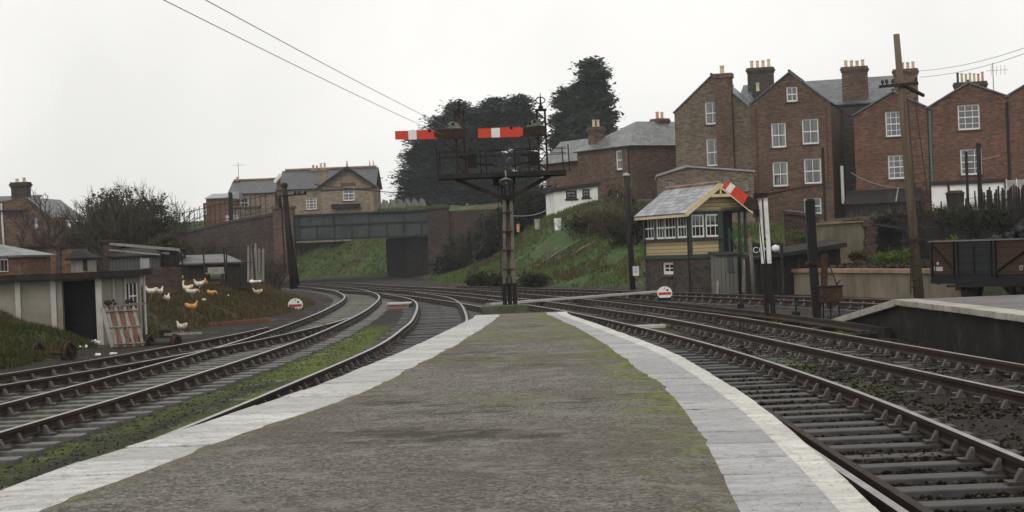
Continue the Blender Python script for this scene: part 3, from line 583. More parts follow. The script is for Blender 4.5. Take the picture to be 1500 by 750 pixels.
def wallpoly(prof, opens, y0=0.0, th=.3, mb=None):
    mb = mb or MB(); P = sorted(prof); top = lambda x: float(np.interp(x, [p[0] for p in P], [p[1] for p in P]))
    xs = sorted({p[0] for p in P} | {v for o in opens for v in o[:2] if P[0][0] < v < P[-1][0]})
    for a, b in zip(xs[:-1], xs[1:]):
        if b-a < 1e-4: continue
        z = 0.0; m = (a+b)/2
        for o in sorted([o for o in opens if o[0] < m < o[1]], key=lambda o: o[2]):
            if o[2] > z+1e-3: mb.box(a, b, y0, y0+th, z, o[2])
            z = o[3]
        ta, tb = top(a), top(b)
        mb.hexa([(a, y0, z), (b, y0, z), (b, y0+th, z), (a, y0+th, z)], [(a, y0, ta), (b, y0, tb), (b, y0+th, tb), (a, y0+th, ta)])
    return mb
def win(T, r, y=0.0, cols=2, rows=2, curtain=True, fm='white_paint', sill='brick_sooty', fw=.075, bw=.032, xf=None, sillm='brick_sooty', mid=True):
    u0, u1, z0, z1 = r; mb = MB(); d0, d1 = y+.07, y+.13
    def done(mb, nm, mt, par):
        if xf: mb.v = [xf(*v) for v in mb.v]
        return mb.build(nm, mt, par)
    mb.box(u0, u0+fw, d0, d1, z0, z1); mb.box(u1-fw, u1, d0, d1, z0, z1); mb.box(u0+fw, u1-fw, d0, d1, z0, z0+fw*1.3); mb.box(u0+fw, u1-fw, d0, d1, z1-fw, z1)
    if mid: mb.box(u0+fw, u1-fw, d0+.005, d1-.004, (z0+z1)/2-.03, (z0+z1)/2+.03)
    for k in range(1, cols): c = u0+(u1-u0)*k/cols; mb.box(c-bw/2, c+bw/2, d0+.012, d1-.012, z0+fw*1.3, z1-fw)
    if not mid or rows > 2:
        for k in range(1, rows):
            if mid and rows % 2 == 0 and k == rows//2: continue
            c = z0+(z1-z0)*k/rows; mb.box(u0+fw, u1-fw, d0+.014, d1-.014, c-bw/2, c+bw/2)
    W = done(mb, 'window', fm, T)
    p = MB(); p.box(u0+.02, u1-.02, y+.10, y+.103, z0+.02, z1-.02); done(p, 'pane', 'glass', W)
    s_ = MB(); s_.box(u0-.08, u1+.08, y-.07, y+.068, z0-.1, z0-.004); done(s_, 'sill', sillm, W)
    if curtain:
        w_ = u1-u0; g = random.uniform(.12, .34)*w_ if curtain != 'net' else 0; rr = random.random()
        for a, b in (((u0+.03, u0+w_/2-g), (u1-w_/2+g, u1-.03)) if g else ((u0+.03, u1-.03),)):
            if b-a < .05: continue
            c = MB(); n = max(4, int((b-a)/.07))
            for k in range(n):
                xa, xb = a+(b-a)*k/n, a+(b-a)*(k+1)/n; ya, yb = y+.2+.025*(k % 2), y+.2+.025*((k+1) % 2)
                c.hexa([(xa, ya, z0+.03), (xb, yb, z0+.03), (xb, yb+.01, z0+.03), (xa, ya+.01, z0+.03)], [(xa, ya, z1-.03), (xb, yb, z1-.03), (xb, yb+.01, z1-.03), (xa, ya+.01, z1-.03)])
            done(c, 'curtain', 'curtain' if rr < .7 else 'curtain_grey', W)
    return W
def chimney(T, x, y, wd, dp, z0, z1, pots=2, mat='brick_sooty', pot='pot_buff', ph=.55, along='x', pm=None):
    mb = MB(); mb.box(x-wd/2, x+wd/2, y-dp/2, y+dp/2, z0, z1-.38)
    for k, e in enumerate((.05, .1, .05)): mb.box(x-wd/2-e, x+wd/2+e, y-dp/2-e, y+dp/2+e, z1-.38+k*.12, z1-.26+k*.12)
    c = mb.build('chimney', mat, T)
    for i in range(pots):
        q = (i+.5)/pots-.5; px_, py_ = (x+q*wd*.9, y) if along == 'x' else (x, y+q*dp*.9); r = min(.15, .36*max(wd, dp)/pots) if pots > 1 else .14; h = ph*random.uniform(.85, 1.1)
        MB().lathe((px_, py_, z1-.04), [(r*.8, 0), (r*.85, h*.1), (r*.75, h*.2), (r*.68, h*.85), (r*.85, h*.88), (r*.85, h), (r*.6, h)], 10).build('chimney_pot', (pm[i] if pm else pot), c, smooth=False)
    return c
def gable_house(fac, name, label, cat, xr, ye_l, ap, ye_r, D, wm, rm, rects, group=None, cols=2, rows=2, xl=None, over=.1, side=True, back_extra=0):
    T = fac.root(name, label, cat, group); W = fac.uz(xr, (ye_l+ye_r)/2)[0]; u0 = 0 if xl is None else fac.uz(xl, ye_l)[0]
    ua, za = fac.uz(*ap); zl = fac.uz(xl if xl else 0, ye_l)[1] if xl else None
    zl = fac.uz(fac_px(fac, u0), ye_l)[1]; zr = fac.uz(xr, ye_r)[1]
    R = [fac.rect(*r[:4]) for r in rects]; mb = wallpoly([(u0, zl), (ua, za), (W, zr)], R)
    mb.box(u0, u0+.3, .302, D, 0, zl-.02); mb.box(W-.3, W, .302, D, 0, zr-.02); wallpoly([(u0, zl), (ua, za), (W, zr)], [], D, .3, mb)
    mb.build('wall', wm, T); o = over
    r1 = MB(); sl_, sr_ = (za-zl)/(ua-u0), (za-zr)/(W-ua)
    r1.roof((u0-o, -.12, zl+.06-sl_*o), (u0-o, D+.3, zl+.06-sl_*o), (ua, D+.3, za+.06), (ua, -.12, za+.06)); r1.roof((W+o, D+.3, zr+.06-sr_*o), (W+o, -.12, zr+.06-sr_*o), (ua, -.12, za+.062), (ua, D+.3, za+.062))
    rf = r1.build('roof', rm, T)
    MB().tube([(ua, -.1, za+.1), (ua, D+.3, za+.1)], .09, 6).build('ridge_tile', 'slate_dark' if 'light' not in rm else 'coping_red', rf)
    for r, px_ in zip(R, rects):
        k = px_[4] if len(px_) > 4 else {}; win(T, r, **{**dict(cols=cols, rows=rows), **k})
    return T, (u0, W, ua, za, zl, zr)
def fac_px(fac, u): P = fac.c+fac.t*u; f = F; X, Yy = P.x/P.y*F, 0; return 750+X   # near enough for reading a height off the plane
def pipe(T, pts, mat='pipe_black', r=.05, name='drainpipe'): return MB().tube(pts, r, 6).build(name, mat, T)

# ------------------------------------------------------------------ the terrace up on the right
TH = -16
fB = Fac(1104, 290, 108, TH, 2.6)
G1 = 'brick houses of the terrace above the railway'
TB, q = gable_house(fB, 'terraced_house', 'tall red brick gabled house with a small attic window right behind the signal box', 'house', 1216, 152, (1156, 106), 149, 8, 'brick_brown', 'slate_blue',
    [(1152, 127, 1168, 149, dict(curtain=False)), (1130, 180, 1151, 216), (1175, 174, 1199, 211), (1132, 237, 1154, 273), (1178, 232, 1203, 269), (1178, 290, 1203, 314)], G1)
def main_roof(fac, T, q, u0, u1, y0, zE, zR, D=4.5, name='main_roof', wm='brick_sooty'):
    MB().roof((u0, y0-.2, zE), (u1, y0-.2, zE), (u1, y0+D, zR), (u0, y0+D, zR)).build(name, 'slate_blue', T); MB().roof((u1, y0+2*D, zE), (u0, y0+2*D, zE), (u0, y0+D, zR-.002), (u1, y0+D, zR-.002)).build('back_roof', 'slate_blue', T)
    b = MB(); b.box(u0, u1, y0, y0+.3, 0, zE-.05); b.box(u0, u0+.3, y0+.3, y0+2*D, 0, zE-.05); b.box(u1-.3, u1, y0+.3, y0+2*D, 0, zE-.05); b.build('main_wall', wm, T)
zE = fB.uz(1250, 152, 8)[1]; zR = fB.uz(1270, 113, 12.5)[1]; uL, uR = fB.uz(1076, 150, 8)[0], fB.uz(1322, 150, 8)[0]
main_roof(fB, TB, q, uL, uR, 8.05, zE, zR)
u, z = fB.uz(1253, 149, 8.6); zt = fB.uz(1253, 97, 8.6)[1]; chimney(TB, u, 8.9, 1.65, 1.0, z-.6, zt, 4, 'brick_brown', 'pot_buff', .5)
u, z = fB.uz(1110, 160, .5); zt = fB.uz(1110, 133, .5)[1]; chimney(TB, u, .9, .5, .9, z-4, zt, 1, 'brick_sooty', 'pot_buff', .62)
u0 = fB.uz(1214, 200)[0]; pipe(TB, [(u0-.12, -.08, fB.uz(1214, 158)[1]), (u0-.12, -.08, fB.uz(1214, 268)[1]), (u0-2.2, -.08, fB.uz(1165, 275)[1]), (u0-4.4, -.08, fB.uz(1120, 285)[1])], 'pipe_red', .045)
u0 = fB.uz(1106, 200)[0]; pipe(TB, [(u0+.1, -.08, fB.uz(1106, 160)[1]), (u0+.1, -.08, fB.uz(1108, 290)[1])], 'pipe_red', .045)
u0, z0 = fB.uz(1231, 240); MB().box(u0-.09, u0+.09, .9, 1.05, fB.uz(1231, 298)[1], fB.uz(1231, 242)[1]).build('door_frame', 'pipe_white', TB)
fC = Fac(1255, 290, fB.c.y+fB.t.y*fB.uz(1255, 290)[0], TH, 2.6)
TC, q = gable_house(fC, 'terraced_house', 'red brick house with a low gable behind the tall leaning pole', 'house', 1361, 168, (1308, 134), 158, 9, 'brick_red', 'slate_grey',
    [(1297, 163, 1321, 200), (1301, 227, 1327, 262, dict(cols=3))], G1, cols=3, rows=4)
u, z = fC.uz(1328, 150, 7); zt = fC.uz(1328, 101, 7)[1]; chimney(TC, u, 7.0, 1.5, .9, z-.6, zt, 4, 'brick_brown', 'pot_buff', .5)
fD = Fac(1362.5, 290, fB.c.y+fB.t.y*fB.uz(1362.5, 290)[0], TH, 2.6)
TD, q = gable_house(fD, 'terraced_house', 'red brick house with two twelve paned windows and seven chimney pots', 'house', 1477, 158, (1418, 121), 141, 9, 'brick_red', 'slate_grey',
    [(1403, 153, 1435, 190, dict(cols=3, rows=4, curtain=False)), (1407, 218, 1438, 256, dict(cols=3, rows=4))], G1)
u, z = fD.uz(1422, 140, 6); zt = fD.uz(1422, 120, 6)[1]
chimney(TD, u, 6.0, 2.0, .8, z-1.5, zt, 7, 'brick_sooty', 'pot_buff', .62, pm=['brick_sooty', 'pot_buff', 'pot_buff', 'pot_buff', 'pot_buff', 'terracotta', 'terracotta'])
u0 = fD.uz(1363, 200)[0]; pipe(TD, [(u0, -.09, fD.uz(1361, 163)[1]), (u0, -.09, fD.uz(1368, 272)[1])], 'pipe_teal', .075)
u0 = fD.uz(1475, 200)[0]; pipe(TD, [(u0+.05, -.09, fD.uz(1475, 150)[1]), (u0+.05, -.09, fD.uz(1478, 275)[1])], 'pipe_black', .08)
fE = Fac(1478.5, 290, fB.c.y+fB.t.y*fB.uz(1478.5, 290)[0], TH, 2.6)
TE, q = gable_house(fE, 'terraced_house', 'red brick end house cut off by the right edge of the photo', 'house', 1590, 141, (1535, 104), 124, 9, 'brick_red', 'slate_grey', [(1515, 150, 1545, 185)], G1)
# white wash-house and lean-tos in front of the terrace
def lean(fac, name, label, x0, x1, ytop, yeave, ybot, d0, d1, wm, rm, cat='lean-to'):
    T = fac.root(name, label, cat); u0, u1 = fac.uz(x0, yeave, -d1)[0], fac.uz(x1, yeave, -d1)[0]; ze = fac.uz((x0+x1)/2, yeave, -d1)[1]; zt = fac.uz((x0+x1)/2, ytop, -d0)[1]; zb_ = -.4
    b = MB(); b.box(u0, u1, -d1, -d1+.2, zb_, ze-.04); b.hexa([(u0, -d1+.2, zb_), (u0+.2, -d1+.2, zb_), (u0+.2, -d0-.02, zb_), (u0, -d0-.02, zb_)], [(u0, -d1+.2, ze-.06), (u0+.2, -d1+.2, ze-.06), (u0+.2, -d0-.02, zt-.08), (u0, -d0-.02, zt-.08)])
    b.hexa([(u1-.2, -d1+.2, zb_), (u1, -d1+.2, zb_), (u1, -d0-.02, zb_), (u1-.2, -d0-.02, zb_)], [(u1-.2, -d1+.2, ze-.06), (u1, -d1+.2, ze-.06), (u1, -d0-.02, zt-.08), (u1-.2, -d0-.02, zt-.08)]); b.build('wall', wm, T)
    MB().roof((u0-.1, -d1-.15, ze), (u1+.1, -d1-.15, ze), (u1+.1, -d0-.02, zt), (u0-.1, -d0-.02, zt), .05).build('roof', rm, T); return T, u0, u1, ze, zt
lean(fD, 'wash_house', 'white rendered wash house along the foot of the brick terrace', 1364, 1470, 264, 268, 292, .02, 2.2, 'white_render', 'felt_dark', 'outbuilding')
T, u0, u1, ze, zt = lean(fC, 'lean_to', 'dark felted lean-to with ribs below the house behind the leaning pole', 1238, 1345, 277, 297, 310, .1, 3.2, 'wall_grime', 'felt_dark')
for k in range(5):
    a = u0+(u1-u0)*(k+.5)/5; MB().beam((a, -3.3, ze+.04), (a, -.2, zt+.04), .06, .05).build('batten', 'sheet_grey' if k == 3 else 'timber_dark', T)
T, u0, u1, ze, zt = lean(fE, 'lean_to', 'grey glazed lean-to with pale bars at the right edge', 1468, 1560, 262, 288, 300, .1, 3.4, 'timber_grey', 'sheet_grey')
for k in range(6): a = u0+(u1-u0)*(k+.5)/6; MB().beam((a, -3.45, ze+.04), (a, -.2, zt+.04), .05, .05).build('batten', 'white_worn', T)
# grey brick house left of the terrace
fA = Fac(991, 250, 112, TH, 2.6)
TA, q = gable_house(fA, 'terraced_house', 'grey brick gabled house with a tall chimney breast up its face', 'house', 1102, 164, (1042, 111), 160, 9, 'brick_grey', 'slate_blue',
    [(1033, 149, 1054, 182), (1035, 203, 1058, 243)], G1)
u0, u1 = fA.uz(1051, 200)[0], fA.uz(1075, 200)[0]; zt = fA.uz(1063, 108)[1]
b = MB(); b.box(u0, u1, -.45, -.003, 0, zt-.3); b.box(u0-.08, u1+.08, -.53, .5, zt-.3, zt); b.box(u0, u1, -.003, .45, zt-3, zt-.3); cb = b.build('chimney_breast', 'brick_brown', TA)
MB().lathe(((u0+u1)/2-.05, -.1, zt-.02), [(.17, 0), (.14, .1), (.13, .45), (.16, .47), (.16, .55), (.1, .55)], 10).build('chimney_pot', 'pot_buff', cb)
u, z = fA.uz(1112, 125, 8); zt = fA.uz(1112, 97, 8)[1]; chimney(TA, u, 9.0, 1.75, .8, z-2, zt, 4, 'brick_sooty', 'pot_buff', .55)
fO = Fac(965, 290, 103, -4, 2.3)
T = fO.root('outbuilding', 'low flat roofed brick outbuilding at the foot of the grey brick house', 'outbuilding'); W = fO.uz(1104, 260)[0]
P = [(0, fO.uz(965, 259)[1]), (fO.uz(1006, 245)[0], fO.uz(1006, 245)[1]), (W, fO.uz(1104, 252)[1])]; R = [fO.rect(980, 264, 988, 280), fO.rect(1060, 256, 1069, 276), fO.rect(1088, 262, 1096, 280)]
wallpoly(P, R, mb=(b := MB())); b.box(W-.3, W, .302, 5, 0, P[2][1]); b.box(0, .3, .302, 5, 0, P[0][1]); b.box(0, W, 5, 5.3, 0, P[2][1]); b.build('wall', 'brick_grey', T)
b = MB(); b.hexa([(-.1, -.12, P[0][1]), (P[1][0], -.12, P[1][1]), (P[1][0], 5.4, P[1][1]), (-.1, 5.4, P[0][1])], [(-.1, -.12, P[0][1]+.14), (P[1][0], -.12, P[1][1]+.14), (P[1][0], 5.4, P[1][1]+.14), (-.1, 5.4, P[0][1]+.14)]); b.hexa([(P[1][0]+.004, -.12, P[1][1]), (W+.1, -.12, P[2][1]), (W+.1, 5.4, P[2][1]), (P[1][0]+.004, 5.4, P[1][1])], [(P[1][0]+.004, -.12, P[1][1]+.1), (W+.1, -.12, P[2][1]+.1), (W+.1, 5.4, P[2][1]+.1), (P[1][0]+.004, 5.4, P[1][1]+.1)]); b.build('roof', 'sheet_grey', T)
for r in R: win(T, r, cols=1, curtain=False, fm='timber_grey')
# hipped house by the firs
fF = Fac(925, 250, 118, 33, 2.6)
T = fF.root('hipped_house', 'brown brick house with a hipped slate roof beside the tall firs', 'house'); ze = fF.uz(925, 213)[1]; Lx, Ly = 9.0, 6.4
xf = lambda u, d, z: (d, -u, z)
fFl = Fac(925, 250, 118, 33-90, 2.6)      # its left face, u runs towards the corner (u = 0 there)
R = [fFl.rect(902, 220, 911, 249), fFl.rect(903, 280, 911, 304)]
b = wallpoly([(-Ly, ze), (0, ze)], R); b.v = [xf(*v) for v in b.v]; b.box(.302, Lx, 0, .3, 0, ze); b.box(Lx-.3, Lx, .3, Ly, 0, ze); b.box(.3, Lx-.3, Ly-.3, Ly, 0, ze); b.build('wall', 'brick_brown', T)
for r in R: win(T, r, cols=1, xf=xf, fw=.1)
zr = ze+1.95; o = .25; A_, B_ = (3.0, Ly/2, zr), (Lx-2.5, Ly/2, zr)
b = MB(); b.roof((-o, -o, ze), (Lx+o, -o, ze), B_, A_); b.roof((-o, Ly+o, ze), (-o, -o, ze), A_, (A_[0], A_[1], A_[2]-.003)); b.roof((Lx+o, Ly+o, ze), (-o, Ly+o, ze), A_, B_); b.roof((Lx+o, -o, ze), (Lx+o, Ly+o, ze), B_, (B_[0], B_[1], B_[2]-.003)); b.build('roof', 'slate_grey', T)
chimney(T, .9, Ly-1.2, .85, .85, ze-.2, fF.uz(881, 186, Ly-1)[1], 2, 'brick_brown', 'pot_buff', .55); u, z = fF.uz(972, 190, 3); chimney(T, u, 3.4, .95, .9, z-1.2, fF.uz(972, 173, 3)[1], 2, 'brick_brown', 'pot_buff', .5, pm=['terracotta', 'pot_buff'])
b = MB(); b.box(.6, 3.5, Ly+.05, Ly+5, 0, ze-.6); b.build('back_wing', 'brick_brown', T); b = MB(); b.roof((.2, Ly+.05, ze-.6), (.2, Ly+5.2, ze-.6), (2.2, Ly+5.2, ze+1.1), (2.2, Ly+.05, ze+1.1)); b.roof((3.9, Ly+5.2, ze-.6), (3.9, Ly+.05, ze-.6), (2.2, Ly+.05, ze+1.098), (2.2, Ly+5.2, ze+1.098)); b.build('back_wing_roof', 'slate_grey', T)
pipe(T, [(-.1, .15, 0), (-.1, .15, ze)], 'pipe_black', .05)
fW = Fac(812, 300, 112, 6, 2.6)
T = fW.root('white_hut', 'white walled flat roofed hut with two small dark windows below the hipped house', 'hut'); R = [fW.rect(829, 279, 845, 291), fW.rect(853, 277, 864, 289)]; W = fW.uz(876, 290)[0]; z0, z1 = fW.uz(812, 281)[1], fW.uz(876, 272)[1]
b = wallpoly([(0, z0), (W, z1)], R); b.box(0, .3, .302, 4, 0, z0); b.box(W-.3, W, .302, 4, 0, z1); b.box(0, W, 4, 4.3, 0, z0); b.build('wall', 'white_render', T)
MB().hexa([(-.2, -.2, z0), (W+.2, -.2, z1), (W+.2, 4.4, z1), (-.2, 4.4, z0)], [(-.2, -.2, z0+.22), (W+.2, -.2, z1+.22), (W+.2, 4.4, z1+.22), (-.2, 4.4, z0+.22)]).build('roof', 'felt_dark', T)
for r in R: win(T, r, cols=2, curtain=False, fm='timber_dark', fw=.09, sillm='timber_dark')
MB().box(fW.uz(868, 290)[0], W-.02, -.06, -.003, 0, z1-.1).build('pilaster', 'white_paint', T)
fV = Fac(846, 310, 106, 8, 2.3); W = fV.uz(912, 305)[0]
b = wallpoly([(0, fV.uz(846, 313)[1]), (W*.5, fV.uz(880, 303)[1]), (W, fV.uz(912, 300)[1])], [], th=.25); o_ = b.build('garden_wall', 'white_render'); o_.location = (fV.c.x, fV.c.y, 2.3); o_.rotation_euler = (0, 0, fV.th); tag(o_, 'whitewashed garden wall behind brambles below the hipped house', 'wall')
T = thing('trellis_fence', 'pale crossed trellis fence at the corner of the hipped house', 'trellis', at(925, 305, 104)); c = T.location
b = MB()
for k in range(7): b.beam((k*.22, 0, .0), (k*.22+.42, 0, .46), .035, .02); b.beam((k*.22+.42, .02, 0), (k*.22, .02, .46), .035, .02)
b.build('lattice', 'timber_grey', T); b = MB(); b.box(-.05, 1.95, -.03, .05, .46, .5); b.box(-.05, 1.95, -.03, .05, -.05, -.004); b.build('rail', 'timber_grey', T); b = MB(); b.box(-.1, -.05, -.03, .05, -1.2, .52); b.build('post', 'timber_grey', T)
# ------------------------------------------------------------------ houses beyond the bridge
fG = Fac(404, 310, 163, 0, 3.2)
T = fG.root('villa', 'buff brick villa with a gabled wing and finials beyond the green bridge', 'house'); U = lambda x, y, d=0: fG.uz(x, y, d)
ul, ur = U(470, 290)[0], U(547, 290)[0]; ua, za = U(509, 246); zl, zr_ = U(470, 273)[1], U(547, 271)[1]; R1 = [fG.rect(502, 273, 519, 294)]
wallpoly([(ul, zl), (ua, za), (ur, zr_)], R1, mb=(b := MB())); b.box(ur-.3, ur, .302, 8, 0, zr_-.1); b.box(ul, ul+.3, .302, 1.6, 0, zl-.1); b.build('wing_wall', 'brick_buff', T)
zm = U(440, 277, 1.6)[1]; u0 = U(412, 290, 1.6)[0]; R2 = [fG.rect(448, 289, 464, 307, 1.6)]
b = wallpoly([(u0, zm), (ul, zm)], R2, 1.6); b.box(u0, u0+.3, 1.902, 9, 0, zm); b.box(u0, ur, 9, 9.3, 0, zm); b.build('wall', 'brick_buff', T)
zr2 = U(450, 249, 5.4)[1]; b = MB(); b.roof((u0-.3, 1.3, zm), (ur+.2, 1.3, zm), (ur+.2, 5.4, zr2), (u0-.3, 5.4, zr2)); b.roof((ur+.2, 9.5, zm), (u0-.3, 9.5, zm), (u0-.3, 5.4, zr2-.002), (ur+.2, 5.4, zr2-.002)); b.build('roof', 'slate_dark', T)
s1, s2 = (za-zl)/(ua-ul), (za-zr_)/(ur-ua); b = MB(); b.roof((ul-.25, -.35, zl+.08-s1*.25), (ul-.25, 5.3, zl+.08-s1*.25), (ua, 5.3, za+.1), (ua, -.35, za+.1)); b.roof((ur+.25, 5.3, zr_+.08-s2*.25), (ur+.25, -.35, zr_+.08-s2*.25), (ua, -.35, za+.102), (ua, 5.3, za+.102)); b.build('wing_roof', 'slate_grey', T)
b = MB(); b.beam((ul-.25, -.4, zl-s1*.25), (ua, -.4, za+.03), .05, .22); b.beam((ur+.25, -.4, zr_-s2*.25), (ua, -.402, za+.03), .05, .22); b.build('bargeboard', 'timber_dark', T)
for x_, y_ in ((ua, -.35), (ur-.3, 5.4), (ua+1.7, 5.4)): zz = za if y_ < 0 else zr2; MB().tube([(x_, y_, zz), (x_, y_, zz+.35), (x_, y_, zz+.75)], [.09, .06, .015], 6).build('finial', 'terracotta' if y_ > 0 else 'timber_dark', T)
MB().tube([(u0, 5.4, zr2+.08), (ur, 5.4, zr2+.08)], .11, 6).build('ridge_tile', 'coping_red', T)
win(T, R1[0], cols=2, rows=4); win(T, R2[0], 1.6, cols=3, rows=4)
b = MB(); b.box(R1[0][0]-.15, R1[0][1]+.15, -.03, -.003, R1[0][3], R1[0][3]+.35); b.build('lintel', 'brick_red', T)
b = MB(); b.box(ul+.02, ur-.02, -.025, -.003, U(510, 279)[1], U(510, 276)[1]); b.build('string_course', 'brick_sooty', T)
u = U(473, 250, 1.2)[0]; chimney(T, u, 1.25, .8, .7, zm-2, U(473, 246, 1.2)[1], 2, 'brick_buff', 'pot_buff', .5); u = U(461, 250, 5)[0]; chimney(T, u, 5.4, .8, .7, zr2-1, U(461, 247, 5)[1], 2, 'brick_buff', 'terracotta', .4)
b = MB(); b.box(U(486, 300)[0], U(528, 300)[0], -.5, -.02, U(500, 305)[1], U(500, 299)[1]); b.build('canopy', 'felt_dark', T)
fg2 = Fac(404, 310, 163.2, 0, 3.2); b = wallpoly([(0, fg2.uz(404, 262)[1]), (u0-.01, fg2.uz(412, 256)[1])], [], 1.5); b.build('end_wall', 'brick_red', T); b = MB(); b.beam((-.2, 1.3, fg2.uz(402, 266)[1]), (u0+.1, 1.3, fg2.uz(413, 254)[1]), .06, .3); b.build('bargeboard', 'white_paint', T)
fH = Fac(336, 310, 168, 0, 3.2); T = fH.root('cottage', 'buff brick cottage with a dark slate roof beside the villa', 'house'); W = fH.uz(403, 300)[0]; ze = fH.uz(370, 283)[1]; zr = fH.uz(370, 264, 3.5)[1]; R = [fH.rect(352, 289, 364, 305)]
b = wallpoly([(0, ze), (W, ze)], R); b.box(0, .3, .302, 7, 0, ze); b.box(W-.3, W, .302, 7, 0, ze); b.box(0, W, 7, 7.3, 0, ze); b.build('wall', 'brick_buff', T)
b = MB(); b.roof((-.1, -.25, ze), (W+.1, -.25, ze), (W+.1, 3.5, zr), (-.1, 3.5, zr)); b.roof((W+.1, 7.3, ze), (-.1, 7.3, ze), (-.1, 3.5, zr-.002), (W+.1, 3.5, zr-.002)); b.build('roof', 'slate_dark', T); win(T, R[0], cols=2)
MB().tube([(0, 3.5, zr+.07), (W, 3.5, zr+.07)], .1, 6).build('ridge_tile', 'coping_red', T); chimney(T, .35, 3.5, .6, .8, ze, fH.uz(340, 266, 3.5)[1], 1, 'brick_sooty', 'terracotta', .45)
pipe(T, [(.9, -.08, 0), (.9, -.08, ze)], 'pipe_black', .06); b = MB(); a0 = fH.uz(338, 263, 3.5)
b.tube([(.5, 3.5, a0[1]-.3), (.5, 3.5, a0[1]+1.7)], .025, 5); b.beam((-.1, 3.5, a0[1]+1.4), (1.2, 3.5, a0[1]+1.4), .02, .02)
for k in range(5): b.beam((.0+k*.28, 3.3, a0[1]+1.4), (.0+k*.28, 3.7, a0[1]+1.4), .02, .02)
b.build('aerial', 'wire_dark', T)
fI = Fac(295, 310, 160, 0, 3.0); T = fI.root('brick_house', 'plain red brick house with a pale flat roof, leftmost of the row beyond the bridge', 'house'); W = fI.uz(334, 300)[0]; z1 = fI.uz(315, 290)[1]; R = [fI.rect(296, 300, 300, 314)]
u1 = fI.uz(302, 300)[0]
b = wallpoly([(0, z1-.4), (u1-.01, z1-.4)], R, 1.0); b.box(u1, W, 0, 6, 0, z1); b.box(0, u1-.01, 1.302, 6, 0, z1-.4); b.build('wall', 'brick_red', T); MB().roof((u1-.1, -.2, z1), (W+.1, -.2, z1), (W+.1, 4, z1+.55), (u1-.1, 4, z1+.55)).build('roof', 'slate_light', T); win(T, R[0], 1.0, cols=1, curtain=False)
b = MB(); b.box(u1+1.6, W+.3, 5, 7, z1, fI.uz(330, 281, 5)[1]); b.build('roof_turret', 'sheet_grey', T)
fS = Fac(545, 312, 175, 0, 3.6); T = fS.root('glasshouse', 'row of grey glasshouse roofs beyond the green bridge', 'glasshouse'); W = fS.uz(622, 300)[0]; b = MB(); c = MB(); n = 7
for k in range(n):
    a, e = W*k/n, W*(k+1)/n; z0, z1 = fS.uz(580, 306)[1], fS.uz(580, 291)[1]; m = (a+e)/2
    b.roof((a, 0, z0), (a, 7, z0), (m, 7, z1), (m, 0, z1), .04); b.roof((e, 7, z0), (e, 0, z0), (m, 0, z1), (m, 7, z1), .04); c.prism([(a, .1, z0-.08), (e, .1, z0-.08), (m, .1, z1-.08)], (0, .08, 0)); c.box(a, e, .1, .2, 0, z0-.1)
b.build('roof', 'sheet_grey', T); c.build('wall', 'timber_grey', T)
# ------------------------------------------------------------------ road bridge
fR = Fac(430, 348, 140, 0, 0.0); U = fR.uz
T = fR.root('road_bridge', 'riveted green plate girder road bridge over the tracks', 'bridge'); W = U(626, 330)[0]; zb_, zt = U(500, 348)[1], U(500, 312)[1]
b = MB(); b.box(0, W, 0, .18, zb_, zt-.12); b.build('girder', 'girder_green', T)
b = MB(); zm = U(500, 329)[1]; b.box(-.1, W+.1, -.18, .36, zt-.12, zt); b.box(-.1, W+.1, -.22, .4, zb_-.16, zb_-.002); b.box(0, W, -.1, -.003, zm-.06, zm+.06); b.build('flange', 'girder_dark', T)
for k in range(8):
    a = W*(k+.35)/7.7; zz = (zb_, zm-.07) if k % 2 else (zb_, zt-.13); MB().box(a-.05, a+.05, -.12, -.004, zz[0], zz[1]).build('stiffener', 'girder_dark', T)
b = MB(); b.box(-1, W+1, .2, 7.6, zb_-.1, zb_+.45); b.build('deck', 'girder_dark', T); b = MB(); b.box(0, W, 7.7, 7.9, zb_, zt); b.build('far_girder', 'girder_green', T)
b = MB(); xa = U(616, 380)[0]
q = [(xa-1.2, .6), (W+5.2, .6), (W+2, 8.4), (xa-3.4, 8.4)]; b.hexa([(x_, y_, -.6) for x_, y_ in q], [(x_, y_, zb_-.17) for x_, y_ in q]); b.build('abutment', 'brick_shaded', T)  # brick colour darkened to carry the shadow on the face under the span
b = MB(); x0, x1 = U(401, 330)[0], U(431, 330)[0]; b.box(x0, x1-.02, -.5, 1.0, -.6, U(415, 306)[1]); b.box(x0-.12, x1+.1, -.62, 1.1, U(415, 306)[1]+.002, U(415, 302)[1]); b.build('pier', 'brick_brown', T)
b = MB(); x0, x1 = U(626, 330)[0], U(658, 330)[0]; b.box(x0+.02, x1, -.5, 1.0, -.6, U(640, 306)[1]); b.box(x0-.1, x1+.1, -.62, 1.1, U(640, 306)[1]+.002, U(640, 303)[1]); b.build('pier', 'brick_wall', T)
wl_ = thing('wing_wall', 'sloping dark brick wing wall under the iron railings left of the bridge', 'wall', (fR.c.x, fR.c.y, 0)); pts = [(x_, U(x_, y_)) for x_, y_ in ((150, 356), (190, 350), (270, 342), (330, 328), (401, 315))]
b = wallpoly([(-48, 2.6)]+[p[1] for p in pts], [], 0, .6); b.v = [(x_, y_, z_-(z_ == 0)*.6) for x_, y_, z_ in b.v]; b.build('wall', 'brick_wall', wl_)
b = MB(); pp = [p[1] for p in pts]
for (a, za_), (e, ze_) in zip(pp[:-1], pp[1:]): b.hexa([(a, -.1, za_+.003), (e, -.1, ze_+.003), (e, .7, ze_+.003), (a, .7, za_+.003)], [(a, -.1, za_+.2), (e, -.1, ze_+.2), (e, .7, ze_+.2), (a, .7, za_+.2)])
b.build('coping', 'brick_sooty', wl_)
